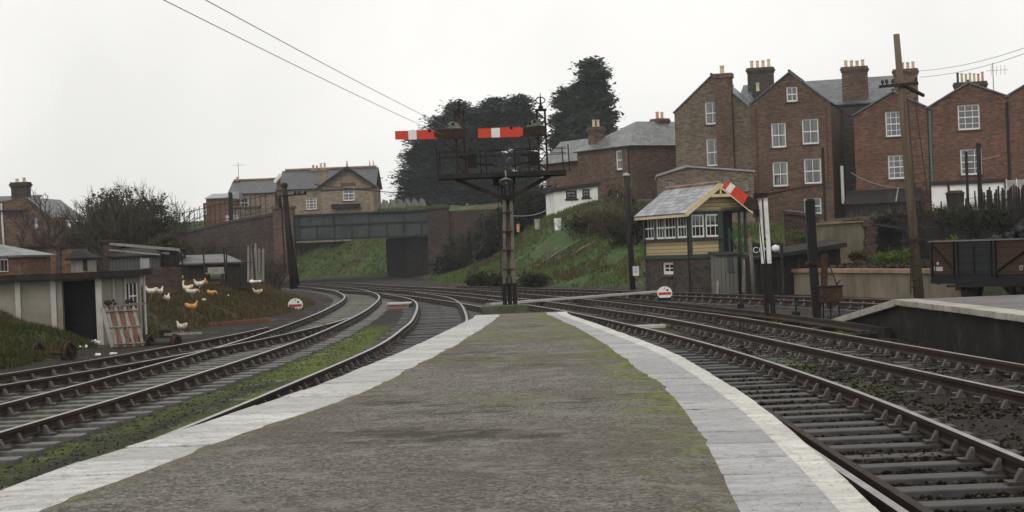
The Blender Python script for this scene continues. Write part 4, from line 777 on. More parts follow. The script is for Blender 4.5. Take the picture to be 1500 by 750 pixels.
rw = thing('wing_wall', 'dark brick parapet wall running right from the bridge into the garden bushes', 'wall', (fR.c.x, fR.c.y, 0)); b = wallpoly([(U(658, 320)[0]+.01, U(658, 309)[1]), (U(722, 320)[0], U(722, 306)[1]), (U(760, 320)[0], U(760, 305)[1])], [], -.1, .6); b.v = [(x_, y_, z_-(z_ == 0)*.6) for x_, y_, z_ in b.v]; b.build('wall', 'brick_wall', rw)
rl = thing('iron_railing', 'black iron railings with upright bars on top of the sloping wing wall', 'railing', (fR.c.x, fR.c.y, 0)); b = MB(); c = MB(); x_ = U(225, 340)[0]; xe = U(392, 320)[0]
zf = lambda x: float(np.interp(x, [p[0] for p in pp], [p[1] for p in pp]))+.2
while x_ < xe:
    k = random.uniform(-.03, .03); b.beam((x_, .3, zf(x_)), (x_+k, .3, zf(x_)+1.75), .045, .045); x_ += .42
b.build('bar', 'black_paint', rl)
for h in (.25, 1.5):
    for (a, e) in zip(np.linspace(U(225, 340)[0], xe, 9)[:-1], np.linspace(U(225, 340)[0], xe, 9)[1:]): c.beam((a, .36, zf(a)+h), (e, .36, zf(e)+h), .05, .05)
c.build('rail', 'black_paint', rl); MB().box(U(338, 320)[0]-.15, U(338, 320)[0]+.15, .15, .45, zf(U(338, 320)[0]), zf(U(338, 320)[0])+2.3).build('post', 'black_paint', rl)
o_ = MB().box(-1.1, 1.1, 0, 1.4, 0, 2.1).box(-1.25, 1.25, -.15, 1.5, 2.102, 2.25).build('road_shelter', 'brick_grey'); o_.location = at(360, 340, 146); tag(o_, 'small square grey shelter on the road beside the railings', 'shelter')
b = MB(); [b.box(k*.16, k*.16+.06, 0, .05, 0, 1.3) for k in range(7)]; [b.box(-.05, 1.1, .051, .09, h, h+.08) for h in (.2, 1.1)]; o_ = b.build('white_gate', 'white_paint'); o_.location = at(331, 338, 143); tag(o_, 'small white slatted gate behind the iron railings', 'gate')
# ------------------------------------------------------------------ signal box
TS = 18.6; fX = Fac(1012, 425, 68, TS, -.25); fXl = Fac(1012, 425, 68, TS-90, -.25); T = fX.root('signal_box', 'timber and brick signal box with cream boarding, white windows and a slate roof', 'signal box')
U = fX.uz; Wf = U(1057, 360)[0]; Wt = U(1095, 360)[0]; LL = 4.55; z1 = U(1012, 379)[1]; z2 = U(1012, 373)[1]; z3 = U(1012, 350.5)[1]; z4 = U(1012, 310)[1]; xl = lambda u, d, z: (d, -u, z)
rl_ = fXl.rect(970, 384, 986, 402); b = wallpoly([(-LL, z1), (0, z1)], [rl_]); b.v = [xl(*v) for v in b.v]; b.box(.302, Wf, 0, .25, 0, z1); b.box(.302, Wf, LL-.25, LL, 0, z1); b.box(Wf-.25, Wf, .25, LL-.25, 0, z1); b.build('locking_room', 'brick_sooty', T)
win(T, rl_, cols=2, rows=2, xf=xl, curtain=False, mid=False, fw=.1, sillm='brick_red')
b = MB(); b.box(-.06, Wf+.03, -.06, LL+.03, z1+.003, z2); b.build('floor_band', 'green_paint', T)
RF = [fX.rect(1013, 315, 1031.5, 349.5), fX.rect(1034, 314, 1055.5, 348.5)]; RL = [fXl.rect(*r) for r in ((943.5, 320, 957.5, 355), (961, 319, 972.5, 354), (973, 318.5, 989, 353), (991.5, 317, 1005, 351))]
e = -LL+.12
b = wallpoly([(.14, z4), (Wf-.1, z4)], [(.14, Wf-.1, z3-.02, z4-.02)], .02, .1); b.v = [(x_, y_, z_ if z_ > .01 else z2+.003) for x_, y_, z_ in b.v]
c = MB(); c.box(.14, Wf-.1, .02, .12, z2+.003, z3); c.v = c.v; c.build('boarding', 'weatherboard', T); c = MB(); c.box(.02, .12, .12, LL-.12, z2+.003, z3); c.build('boarding', 'weatherboard', T)
b = MB()
for x_, y_ in ((.0, .0), (Wf-.1, 0), (0, LL-.12)): b.box(x_-.02, x_+.14, y_-.02, y_+.14, z2+.004, z4)
b.box(.14, Wf-.1, .0, .1, z3+.002, z3+.06); b.box(0, .1, .14, LL-.12, z3+.002, z3+.06); b.box(.14, Wf-.1, .0, .12, z4-.12, z4); b.box(0, .12, .14, LL-.12, z4-.12, z4)
for r0, r1_ in ((RF[0][1], RF[1][0]),): b.box(r0, r1_, .01, .1, z3+.062, z4-.122)
for r0, r1_ in zip(RL[:-1], RL[1:]): b.box(.01, .1, -r1_[0], -r0[1], z3+.062, z4-.122) if r1_[0]-r0[1] > .02 else None
b.build('window_posts', 'green_paint', T)
for r in RF: win(T, (r[0], r[1], z3+.065, z4-.13), -.05, cols=3, rows=2, curtain=False, fw=.055, bw=.022)
for r in RL: win(T, (r[0], r[1], z3+.065, z4-.13), -.05, cols=3, rows=2, curtain=False, xf=xl, fw=.055, bw=.022)
b = MB(); b.box(.3, Wf-.1, LL-.12, LL, z2+.004, z4); b.box(Wf-.08, Wf, .1, LL, z2+.004, z4); b.build('back_wall', 'weatherboard', T)
b = MB(); b.box(.6, 1.5, 2.6, 3.4, z2+.01, z3-.05); b.build('lever_frame', 'timber_dark', T)
uA, zA = U(1048, 269); ul, zl = -.3, U(1000, 312)[1]; ur, zr = U(1098, 309)[0], U(1098, 309)[1]
b = MB(); b.roof((ul, -.4, zl), (ul, LL+.35, zl), (uA, LL+.35, zA), (uA, -.4, zA), .05); b.roof((ur, LL+.35, zr), (ur, -.4, zr), (uA, -.4, zA-.002), (uA, LL+.35, zA-.002), .05); rf = b.build('roof', 'slate_light', T)
MB().tube([(uA, -.42, zA+.03), (uA, LL+.37, zA+.03)], .07, 6).build('ridge_tile', 'coping_red', rf)
b = MB(); b.prism([(.0, -.02, z4+.005), (Wt-.05, -.02, z4+.005), (uA, -.02, zA-.12)], (0, .1, 0)); b.build('gable_boarding', 'weatherboard', T)
for a, c_, zz in ((ul, zl, 0), (ur, zr, .002)):
    MB().beam((a, -.43, c_-.08), (uA, -.43+zz, zA-.08), .05, .2).build('bargeboard', 'cream_paint', T)
b = MB(); b.box(uA-.42, uA+.42, -.46, -.4, zA-.55, zA-.43); b.beam((uA, -.44, zA-.45), (uA, -.44, zA-.02), .06, .08); b.build('gable_tie', 'cream_paint', T)
b = MB(); b.box(ul+.02, ul+.07, -.38, LL+.3, zl-.16, zl-.055); b.build('gutter', 'cream_paint', T)
b = MB(); b.box(Wf+.01, Wt, 1.3, 1.4, z2, z4); b.box(Wf+.01, Wt, 0, 1.3, z2-.12, z2); b.build('porch', 'pipe_black', T)
b = MB(); [b.box(x_, x_+.09, .0, .09, 0 if x_ > Wf+.3 else z2+.01, z4) for x_ in (Wf+.02, Wt-.35, Wt-.09)]; b.box(Wf+.01, Wt, -.02, .08, z4+.002, z4+.12); b.beam((Wf+.35, -.02, z2+.9), (Wt-.5, -.02, z2+.15), .05, .08); b.box(Wf+.3, Wf+.38, -.05, .0, z2-.1, z2+1); b.build('porch_frame', 'green_paint', T)
b = MB(); pipe(T, [(-.08, -.08, z4-.1), (-.08, -.08, 0)], 'pipe_black', .035)
c = at(1069, 424, 65.5); c.z = -.25; T = thing('lamp_hut', 'weathered grey plank hut with a dark doorway at the foot of the signal box stairs', 'hut', c, math.radians(12)); s_ = 65.5/2500
b = MB(); b.box(-.42, .3, 0, .06, 0, 1.5); b.box(-.42, -.36, .06, .9, 0, 1.5); b.box(.3, .36, 0, .9, 0, 1.5); b.build('wall', 'plank_grey', T); MB().hexa([(-.5, -.08, 1.5), (.45, -.08, 1.5), (.45, 1, 1.6), (-.5, 1, 1.6)], [(-.5, -.08, 1.55), (.45, -.08, 1.55), (.45, 1, 1.65), (-.5, 1, 1.65)]).build('roof', 'felt_dark', T)
MB().box(-.06, .2, -.03, -.003, .85, 1.5).build('patch', 'plank_dark_grey', T); MB().box(.362, .6, .3, .36, 0, 1.45).build('door', 'plank_black', T)
MB().beam((.55, .05, 0), (.7, .2, 1.3), .12, .03).build('loose_board', 'timber_grey', T); MB().beam((-.55, -.1, 0), (-.45, .02, .55), .1, .03).build('loose_board', 'timber_grey', T)
# ------------------------------------------------------------------ bracket signal
YS = 38.0; P = lambda x, y, d=0: at(x, y, YS+d); base = P(746, 462); base.z = -.25
T = thing('bracket_signal', 'two armed bracket signal on a lattice post at the platform end', 'signal', base); off = base
B = lambda mb, n, m, par=T, **k: mb.build(n, m, par, off=off, **k)
def pbox(mb, x0, y0, x1, y1, Y, d0=0, d1=.1):
    ym, xm = (y0+y1)/2, (x0+x1)/2; a, e = at(x0, ym, Y).x, at(x1, ym, Y).x; zt, zb_ = at(xm, y0, Y).z, at(xm, y1, Y).z
    return mb.box(a, e, Y+d0, Y+d1, zb_, zt)
b = MB(); a = P(706, 455).x; e = P(773, 453).x; zt = P(740, 446.5).z; b.box(a, e, YS-.45, YS+.45, -.5, zt); B(b, 'concrete_base', 'concrete_mossy', bevel=.02)
zb1 = P(746, 415).z; zb2 = P(744, 293).z; x0, x1 = P(747, 440).x, P(744, 300).x
for dx, dy in ((-.1, -.06), (.0, .08), (.1, -.06)):
    b = MB(); b.beam((x0+dx*1.15, YS+dy, zt-.02), (x0+dx*1.1, YS+dy, zb1), .095, .075, (0, 1, 0)); B(b, 'post_base', 'signal_black')
    b = MB(); b.beam((x0+dx*1.1, YS+dy, zb1+.002), (x1+dx*.75, YS+dy, zb2), .075, .075, (0, 1, 0)); B(b, 'post', 'post_grey')
[B(MB().box(x0-.13, x0+.12, YS-.12, YS+.12, z_, z_+.03), 'post_tie', 'signal_iron') for z_ in np.linspace(zb1+.3, zb2-.3, 4)]
b = MB(); zl2 = P(744, 258).z
for dx in (-.13, -.05, .05, .13): b.beam((x1+dx, YS, zb2-.1), (x1+dx*1.1, YS, zl2), .045, .06, (0, 1, 0))
pbox(b, 737, 286, 752, 293, YS, -.16, .16); B(b, 'post_head', 'signal_black'); b = MB(); pbox(b, 722, 256, 755, 271, YS, .05, .3); B(b, 'junction_box', 'black_paint')
pl, pr = P(643, 257), P(829, 249); b = MB(); zL = (P(740, 253).z); b.box(pl.x, pr.x, YS-.3, YS-.24, zL-.1, zL); b.box(pl.x, pr.x, YS+.5, YS+.56, zL-.1, zL); b.box(pl.x, pr.x, YS-.24, YS+.5, zL-.1, zL-.05); B(b, 'landing', 'timber_dark')
for xa, ya, xb, yb in ((668, 262, 738, 292), (806, 256, 749, 289)): b = MB(); p_, q_ = P(xa, ya), P(xb, yb); p_.z = zL-.1; b.beam(p_, q_, .07, .09); B(b, 'strut', 'signal_iron')
b = MB()
for x_, y0_ in ((638, 215), (644, 221), (702, 216), (711, 222), (753, 222), (773, 217), (824, 214), (833, 209)):
    k = -.27 if y0_ > 216 else .53; p_ = P(x_, y0_); b.tube([(p_.x+.02, YS+k, zL), (p_.x, YS+k, p_.z)], .013, 5)
for k, yy in ((-.27, 222), (.53, 217)):
    b.tube([(P(641, yy).x, YS+k, P(735, yy).z), (P(830, yy).x, YS+k, P(735, yy).z)], .009, 4)
    b.tube([(P(641, yy).x, YS+k, P(735, yy+8).z), (P(830, yy).x, YS+k, P(735, yy+8).z)], .009, 4)
B(b, 'railing', 'signal_black')
for xa, xb, yt, yf in ((667, 678.5, 166, 145), (786.5, 798, 163, 136)):
    b = MB(); zt = P(xa, yt).z; p0, p1 = P(xa, yt), P(xb, yt); p0b, p1b = P(xa+3.4, 246), P(xb+4, 246)
    b.beam((p0b.x, YS, zL), (p0.x, YS, zt), .045, .07, (0, 1, 0)); b.beam((p1b.x, YS, zL), (p1.x, YS, zt), .045, .07, (0, 1, 0))
    for k in range(7):
        f0, f1 = k/7, (k+1)/7; A_ = Vector((p0b.x, YS, zL)).lerp((p0.x, YS, zt), f0 if k % 2 else f1); C_ = Vector((p1b.x, YS, zL)).lerp((p1.x, YS, zt), f1 if k % 2 else f0); b.beam(A_, C_, .025, .02, (0, 1, 0))
    pc = (p0+p1)/2; b.box(p0.x-.04, p1.x+.04, YS-.07, YS+.07, zt, zt+.05); d = B(b, 'doll_post', 'signal_iron')
    b = MB(); zf_ = P(xa, yf).z; b.lathe((pc.x, YS, zt+.05), [(.05, 0), (.06, .05), (.03, .08), (.025, .12)], 8); h = zf_-zt
    ring = [Vector((pc.x+.1*math.cos(t_), YS, zt+.05+.19+.07*math.sin(t_))) for t_ in np.linspace(0, 2*math.pi, 15)]; b.tube(ring, .012, 5, False); b.tube([(pc.x, YS, zt+.1), (pc.x, YS, zt+.25), (pc.x, YS, zf_)], [.025, .02, .005], 6); B(b, 'finial', 'signal_black', d); d.children[-1].location = (0, 0, 0)
def arm(poly, stripe, cast, plate, lenses, box, lever, name='signal_arm'):
    b = MB(); q = [P(*p_, -.12) for p_ in poly]; b.prism(q, (0, .025, 0)); A_ = B(b, name, 'signal_red')
    b = MB(); b.prism([P(*p_, -.123) for p_ in stripe], (0, .032, 0)); B(b, 'stripe', 'white_paint', A_)
    b = MB(); b.prism([P(*p_, -.14) for p_ in cast], (0, .06, 0)); B(b, 'arm_casting', 'signal_iron', A_)
    b = MB(); b.prism([P(*p_, -.06) for p_ in plate], (0, .05, 0)); sp = B(b, 'spectacle', 'lamp_green')
    for x_, y_ in lenses: b = MB(); p_ = P(x_, y_, -.075); b.lathe(p_, [(.035, 0), (.04, .07), (.03, .11)], 10, 'y'); B(b, 'lens', 'lens_dark', sp)
    for x_, y_ in [(poly[0][0]+(poly[1][0]-poly[0][0])*.82, (poly[1][1]+poly[2][1])/2)]: b = MB(); b.lathe(P(x_, y_, -.14), [(.03, 0), (.035, .02)], 8, 'y'); B(b, 'rivet', 'signal_black', A_)
    b = MB(); p_ = P(*box); b.cbox(p_+Vector((0, -.1, 0)), (.2, .14, .3)); b.beam(p_+Vector((0, -.05, -.05)), P(lever[0], lever[1], -.05), .03, .04); b.beam(P(box[0]-20, box[1]-6, .0), P(box[0]+4, box[1]-6, .0), .04, .05); B(b, 'balance_weight', 'signal_black')
    b = MB(); b.tube([P(box[0]-4, box[1], -.05), P(cast[0][0]+8, cast[0][1]+14, -.1)], .012, 5); B(b, 'signal_rod', 'signal_black')
arm([(578.5, 192), (640, 190), (646, 192), (646, 200.5), (640, 203.5), (579, 204.5)], [(598, 191.2), (610, 190.8), (610.5, 204.2), (598.5, 204.5)], [(636, 190.5), (650, 188.5), (678, 188), (682, 191), (682, 199), (678, 203), (652, 204), (636, 200)], [(651, 188), (655, 181), (662, 177.5), (671, 180), (676, 188)], [(655, 184.5), (663.5, 181.5)], (692, 236), (729, 243))
arm([(700, 188.5), (760, 186), (768, 188), (768, 197), (760, 200.5), (700.5, 202)], [(719.5, 187.8), (732, 187.2), (732.5, 201), (720, 201.5)], [(766, 188), (772, 186), (796, 183.5), (801, 187), (801, 195), (797, 199), (772, 201), (766, 197)], [(771, 186), (775, 179), (782, 174.5), (789, 176), (794, 183)], [(776, 181), (783, 178)], (783, 233), (749, 243))
b = MB(); p_ = P(741, 265, -.5); b.lathe(p_, [(.15, -.045), (.155, -.03), (.135, .0), (.06, .03), (.03, .05), (.025, .09)], 16); b.tube([p_+Vector((0, 0, .1)), P(741, 256, -.45), P(740, 250, -.28)], .015, 5); b.v = [tuple(p_+Matrix.Rotation(math.radians(-28), 3, 'X') @ (Vector(v)-p_)) if i < 96 else v for i, v in enumerate(b.v)]; B(b, 'lamp_shade', 'lamp_green', smooth=False)
b = MB(); p_ = P(741, 266, -.5); b.lathe(p_, [(.03, -.05), (.045, -.02), (.02, .04)], 10); B(b, 'lamp_bulb', 'galvanised')
b = MB(); xq = [P(729, 262, .35), P(735, 440, .35)]; dxx = Vector((.1, 0, 0)); b.tube([xq[0], xq[1]], .01, 4); b.tube([xq[0]+dxx, xq[1]+dxx], .01, 4)
for k in range(16): q_ = xq[0].lerp(xq[1], k/16); b.tube([q_, q_+dxx], .008, 4)
B(b, 'ladder', 'signal_black')
# ------------------------------------------------------------------ cleared post signal
Y2 = 43.0; P = lambda x, y, d=0: at(x, y, Y2+d); base = P(1129, 456); base.z = -.25; T = thing('post_signal', 'single post signal in white and black with its red arm raised', 'signal', base); off = base; B = lambda mb, n, m, par=T, **k: mb.build(n, m, par, off=off, **k)
for xa, xm, xb in ((1112.5, 1118, 1124), (1121, 1127, 1133)):
    b = MB(); b.beam((P(xm, 386).x, Y2, P(xm, 386).z), (P(xa, 290).x, Y2, P(xa, 290).z), .10 if xa > 1115 else .085, .09, (0, 1, 0)); B(b, 'post', 'white_worn'); b = MB(); b.beam((P(xb, 456).x, Y2, -.3), (P(xm, 386).x, Y2, P(xm, 386).z-.003), .115, .1, (0, 1, 0)); B(b, 'post_base', 'signal_black')
b = MB(); [B(MB().box(P(x_-3, y_).x, P(x_+12, y_).x, Y2-.03, Y2+.03, P(x_, y_).z-.03, P(x_, y_).z+.03), 'post_tie', 'signal_black') for x_, y_ in ((1117, 350), (1122, 405), (1126, 440))]
b = MB(); pbox(b, 1103, 283, 1123, 289, Y2, -.14, .14); B(b, 'post_cap', 'signal_black')
b = MB(); q = [(1057, 269), (1064, 265.5), (1098, 290), (1098, 299), (1092, 301)]; q = [(1058, 274), (1066, 264), (1100, 289), (1098, 301), (1092, 303)]; b.prism([P(*v, -.13) for v in q], (0, .03, 0)); A_ = B(b, 'signal_arm', 'signal_red')
b = MB(); b.prism([P(*v, -.134) for v in ((1062.5, 278.0), (1070.5, 267.4), (1077.5, 272.6), (1069.7, 283.4))], (0, .038, 0)); B(b, 'stripe', 'white_paint', A_)
b = MB(); b.prism([P(*v, -.15) for v in ((1089, 299), (1096, 287), (1110, 293), (1112, 305), (1104, 310), (1096, 306))], (0, .05, 0)); B(b, 'arm_casting', 'signal_iron', A_)
b = MB(); b.prism([P(*v, -.10) for v in ((1098, 289), (1104, 285), (1112, 286), (1113, 293), (1106, 296))], (0, .05, 0)); sp = B(b, 'spectacle', 'lamp_green'); b = MB(); b.lathe(P(1107, 290, -.12), [(.035, 0), (.04, .05)], 10, 'y'); B(b, 'lens', 'lens_dark', sp)
b = MB(); b.cbox(P(1108, 312, -.05), (.14, .16, .2)); b.tube([P(1112, 318, -.06), P(1126, 440, -.06)], .012, 5); B(b, 'signal_lamp', 'signal_black')
for x_, y_ in ((1085, 450), (1166, 462)):
    p_ = at(x_, y_, gp(x_, y_, -.2).y); b = MB(); b.cbox((p_.x, p_.y, -.18), (.2, .16, .16)); b.beam((p_.x, p_.y, -.1), (p_.x+.03, p_.y+.05, .2), .04, .04); b.cbox((p_.x+.03, p_.y+.05, .23), (.1, .08, .08)); o_ = b.build('point_indicator', 'signal_black', off=(p_.x, p_.y, -.25)); tag(o_, 'small black point lever on the grass left of the post signal' if x_ < 1100 else 'small black point lever on the grass left of the tall black post', 'point lever')
# ------------------------------------------------------------------ tall black post and the fire devil
Y3 = 42.4; P = lambda x, y, d=0: at(x, y, Y3+d); base = P(1197, 463); base.z = -.25; T = thing('water_crane', 'tall thick black iron water column beside the brazier', 'water crane', base); off = base; B = lambda mb, n, m, par=T, **k: mb.build(n, m, par, off=off, **k)
b = MB(); b.beam((P(1197, 463).x, Y3, -.3), (P(1191, 388).x, Y3, P(1191, 388).z), .2, .2, (0, 1, 0)); B(b, 'column_base', 'signal_black', bevel=.02)
b = MB(); b.beam((P(1191, 388).x, Y3, P(1191, 388).z+.002), (P(1186, 293).x, Y3, P(1186, 293).z), .225, .2, (0, 1, 0)); B(b, 'column', 'black_paint', bevel=.02)
b = MB(); b.cbox(P(1190, 386), (.3, .28, .09)); [b.tube([P(1186+k*7, 388, -.15), P(1188+k*7, 383, -.2), P(1191+k*7, 388, -.15)], .02, 5) for k in (-.4, .3, 1)]; B(b, 'chain', 'iron_rust'); b = MB(); b.cbox(P(1187, 293), (.16, .16, .06)); B(b, 'cap', 'signal_black')
T = thing('fire_devil', 'rusty iron brazier on legs with a stove pipe', 'brazier', (P(1213, 452).x, Y3-.2, -.25)); off = T.location.copy(); B = lambda mb, n, m, par=T, **k: mb.build(n, m, par, off=off, **k)
b = MB(); pbox(b, 1197, 420, 1230, 442, Y3, -.4, .1); B(b, 'fire_box', 'iron_rust', bevel=.01); b = MB(); pbox(b, 1195, 417.5, 1231, 420, Y3, -.43, .13); B(b, 'lid', 'signal_black')
for x_, k in ((1202, -.35), (1216, .05), (1228, -.35), (1206, .05)): b = MB(); p_ = P(x_, 442, k); b.beam(p_, (p_.x+.0+.0003*(x_-1215)*8, p_.y, -.26), .035, .035); B(b, 'leg', 'signal_black')
b = MB(); b.tube([P(1207, 419, -.15), P(1208, 372, -.15)], .085, 10); B(b, 'flue', 'iron_rust'); b = MB(); b.tube([P(1227, 420, -.2), P(1214, 386, -.2)], .016, 5); b.beam(P(1224, 418, -.2), P(1231, 410, -.2), .05, .03); B(b, 'lever', 'iron_rust')
# ------------------------------------------------------------------ shunt discs
def disc(x_, ybase, yc, z, label, rp, Yd=None):
    g = at(x_, ybase, Yd) if Yd else gp(x_, ybase, z); T = thing('shunt_signal', label, 'disc signal', g); r = rp*g.y/2500; h = at(x_, yc, g.y).z-g.z
    b = MB(); b.box(-.22, .22, .03, .3, -.1, h-r*.75); b.build('case', 'signal_black', T); n = 28; pts = [(r*1.15*math.cos(a), 0, max(-r*.72, r*math.sin(a))+h) for a in np.linspace(0, 2*math.pi, n, endpoint=False)]
    d = MB().prism(pts, (0, .025, 0)).build('disc', 'white_paint', T); MB().box(-r*.98, r*.98, -.006, -.0005, h-r*.3, h+r*.08).build('bar', 'disc_red', d)
    for k, kz in ((.0, .72), (.42, .42)): MB().lathe((k*r, -.012, h+r*kz), [(r*(.09 if k == 0 else .15), 0), (r*(.1 if k == 0 else .17), .01)], 10, 'y').build('spectacle', 'lens_dark', d)
    return T
disc(433, 453.5, 446.5, -.2, 'white shunting disc with a red bar below the hens bank', 9.5); disc(974, 436, 429, -.2, 'white shunting disc with a red bar in front of the signal box', 9.5, 57.5)
# ------------------------------------------------------------------ poles and wires
def pole(name, label, top, bot, Y, zb, r0, r1, mat, cat='pole'):
    a, e = at(*top, Y), at(*bot, Y); k = (zb-a.z)/(e.z-a.z) if abs(e.z-a.z) > .01 else 1; e2 = a.lerp(e, k); T = thing(name, label, cat, e2); MB().tube([e2-e2, (a-e2)*.5, a-e2], [r1, (r0+r1)/2, r0], 12).build('pole', mat, T, smooth=True); T['t'] = 1; del T['t']; return T, a, e2
T, PT, PB = pole('telegraph_pole', 'tall leaning brown telegraph pole behind the platform opposite', (1313, 50), (1346, 434), 47.5, -.2, .085, .15, 'pole_wood'); P = lambda x, y, d=0: at(x, y, 47.5+d); off = PB; B = lambda mb, n, m, par=T, **k: mb.build(n, m, par, off=off, **k)
b = MB(); b.beam(P(1288, 127, -.13), P(1345, 122, -.13), .07, .08); b.beam(P(1326, 126, -.1), P(1353, 140, .5), .07, .08); B(b, 'crossarm', 'pole_dark'); b = MB()
for x_, y_ in ((1293, 126), (1299, 125), (1308, 124.5), (1342, 122)): p_ = P(x_, y_, -.13); B(MB().lathe(p_+Vector((0, 0, .02)), [(.02, 0), (.02, .04), (.05, .05), (.045, .12), (.02, .15)], 8), 'insulator', 'insulator')
b = MB(); b.beam(P(1318, 353.5, -.2), P(1352, 350.5, -.2), .05, .07); b.beam(P(1350, 350, -.2), P(1384, 353, -.2), .05, .06); B(b, 'crossarm', 'pole_dark')
b = MB()
for yy in (362, 375, 388, 410, 420): p_ = P(1338+(yy-360)*.09, yy); b.lathe(p_, [(.145, -.025), (.152, -.02), (.152, .02), (.145, .025)], 12)
B(b, 'strap', 'iron_rust'); b = MB()
for xa, ya, xb, yb in ((1337, 212, 1341, 290), (1340, 143, 1359, 286)): b.tube([P(xa-8, 143 if xa == 1337 else ya, -.25) if xa == 1337 else P(xa, ya, -.25), P(xb, yb, -.25)], .016, 5)
for k in range(11): f = (k+.5)/11; p_ = P(1329, 143, -.25).lerp(P(1341, 290, -.25), f); q_ = P(1340, 143, -.25).lerp(P(1359, 286, -.25), f); b.tube([p_, q_], .011, 4)
B(b, 'ladder', 'wire_dark'); b = MB(); [b.beam(P(1334+k*3, 430-k, -.14), P(1334+k*3, 362, -.13), .03, .03) for k in (0,)]; B(b, 'cable_guard', 'iron_rust')
T2, A2, B2 = pole('telegraph_pole', 'twin legged dark telegraph pole in front of the bridge', (416.5, 274), (430, 417), 62, .7, .10, .14, 'pole_dark'); off = B2; B = lambda mb, n, m, par=T2, **k: mb.build(n, m, par, off=off, **k); P = lambda x, y, d=0: at(x, y, 62+d)
b = MB(); b.tube([P(424, 345, .15), P(434, 417, .15)], [.11, .13], 10); B(b, 'stub_post', 'pole_dark', smooth=True); b = MB(); b.beam(P(403, 288, -.1), P(449, 284, -.1), .05, .06); B(b, 'crossarm', 'pole_dark'); [B(MB().lathe(P(x_, y_, -.1), [(.02, 0), (.06, .03), (.05, .12), (.02, .14)], 8), 'insulator', 'insulator') for x_, y_ in ((432, 284.5), (438, 284), (447, 283.5))]; b = MB(); b.lathe(A2, [(.1, 0), (.13, .02), (.13, .1), (.06, .16)], 10); B(b, 'cap', 'pole_dark')
b = MB(); b.tube([P(412, 298, -.2), P(418, 400, -.2)], .03, 6); b.tube([P(409, 290, -.2), P(411, 305, -.2)], .07, 8); B(b, 'conduit', 'pole_dark')
T3, A3, B3 = pole('telegraph_pole', 'short black pole with a white notice beside the signal box', (917.5, 258), (926, 408), 72, -.1, .105, .13, 'pole_dark'); off = B3; B = lambda mb, n, m, par=T3, **k: mb.build(n, m, par, off=off, **k); b = MB(); b.lathe(A3, [(.11, 0), (.15, .02), (.13, .1), (.03, .14)], 10); B(b, 'cap', 'galvanised'); b = MB(); pbox(b, 926.5, 390, 935.5, 404, 72, -.2, -.17); n_ = B(b, 'notice', 'white_worn')
b = MB(); pbox(b, 929, 393, 932, 395, 72, -.205, -.2005); pbox(b, 929, 397, 932.5, 399.5, 72, -.205, -.2005); B(b, 'mark', 'curtain_grey', n_)
T4, A4, B4 = pole('gate_post', 'pale slim post standing at the end of the black shed', (1098.5, 348), (1104, 430), 60, -.25, .06, .07, 'post_grey', 'post'); P = lambda x, y, d=0: at(x, y, 60+d); off = B4
b = MB(); b.beam(P(1098, 357), P(1148, 357.5), .05, .05); b.beam(P(1100, 374), P(1146, 372), .05, .05); b.beam(P(1090, 344), P(1108, 358), .04, .04); b.tube([P(1145, 356), P(1147, 430)], .05, 6); b.build('rail', 'timber_dark', T4, off=off); b = MB(); pbox(b, 1101, 358, 1140, 372, 60, .03, .06); sg = b.build('name_board', 'black_paint', T4, off=off)
def text(s, p0, size, mat, par, off, rz=0, name='lettering', ext=.004):
    cu = bpy.data.curves.new(name, 'FONT'); cu.body = s; cu.size = size; cu.extrude = ext; o = bpy.data.objects.new(name, cu); COL.objects.link(o); bpy.context.view_layer.update()
    me = bpy.data.meshes.new_from_object(o.evaluated_get(bpy.context.evaluated_depsgraph_get())); bpy.data.objects.remove(o); o = bpy.data.objects.new(name, me); COL.objects.link(o); me.materials.clear(); me.materials.append(M[mat]); o.parent = par
    o.matrix_local = Matrix.Translation(Vector(p0)-Vector(off)) @ Matrix.Rotation(rz, 4, 'Z') @ Matrix.Rotation(math.pi/2, 4, 'X'); return o
p_ = P(1102.5, 370.5, .02); text('CO', p_, .3, 'white_worn', sg, off); text('N', P(1118, 370, .02), .3, 'white_worn', sg, off)
b = MB(); b.lathe(P(1136, 364, -.05), [(.02, -.14), (.13, -.07), (.15, 0), (.12, .09), (.02, .13)], 10); b.build('lamp_globe', 'white_worn', T4, off=off)
def wire(label, p, q, sag, r, mat='wire_dark'):
    p, q = Vector(p), Vector(q); pts = [p.lerp(q, k/14)-Vector((0, 0, sag*4*(k/14)*(1-k/14))) for k in range(15)]; c = (p+q)/2; b = MB(); b.tube(pts, r, 4); tag(b.build('overhead_wire', mat, off=c), label, 'wire')
wire('upper of the two dark wires running down across the sky to the bracket signal', at(294, -4, 14), at(664, 190, 38), .03, .0045, 'galvanised'); wire('lower of the two dark wires running down across the sky to the bracket signal', at(232, -4, 14), at(648, 197, 38), .03, .0045, 'galvanised')
wire('long sagging telephone wire between the twin legged pole and the pole by the signal box', A2+Vector((1.1, 0, .05)), A3, .55, .018)
wire('faint wire reaching right from the leaning pole, higher of two', at(1345, 104, 47), at(1520, 63, 40), .12, .008, 'galvanised'); wire('faint wire reaching right from the leaning pole, lower of two', at(1348, 113, 47), at(1520, 71, 40), .12, .008, 'galvanised')
wire('pale cable sagging from the signal post to the pole by the bramble bank', at(750, 316, 38), at(806, 303, 90), .15, .015, 'galvanised')
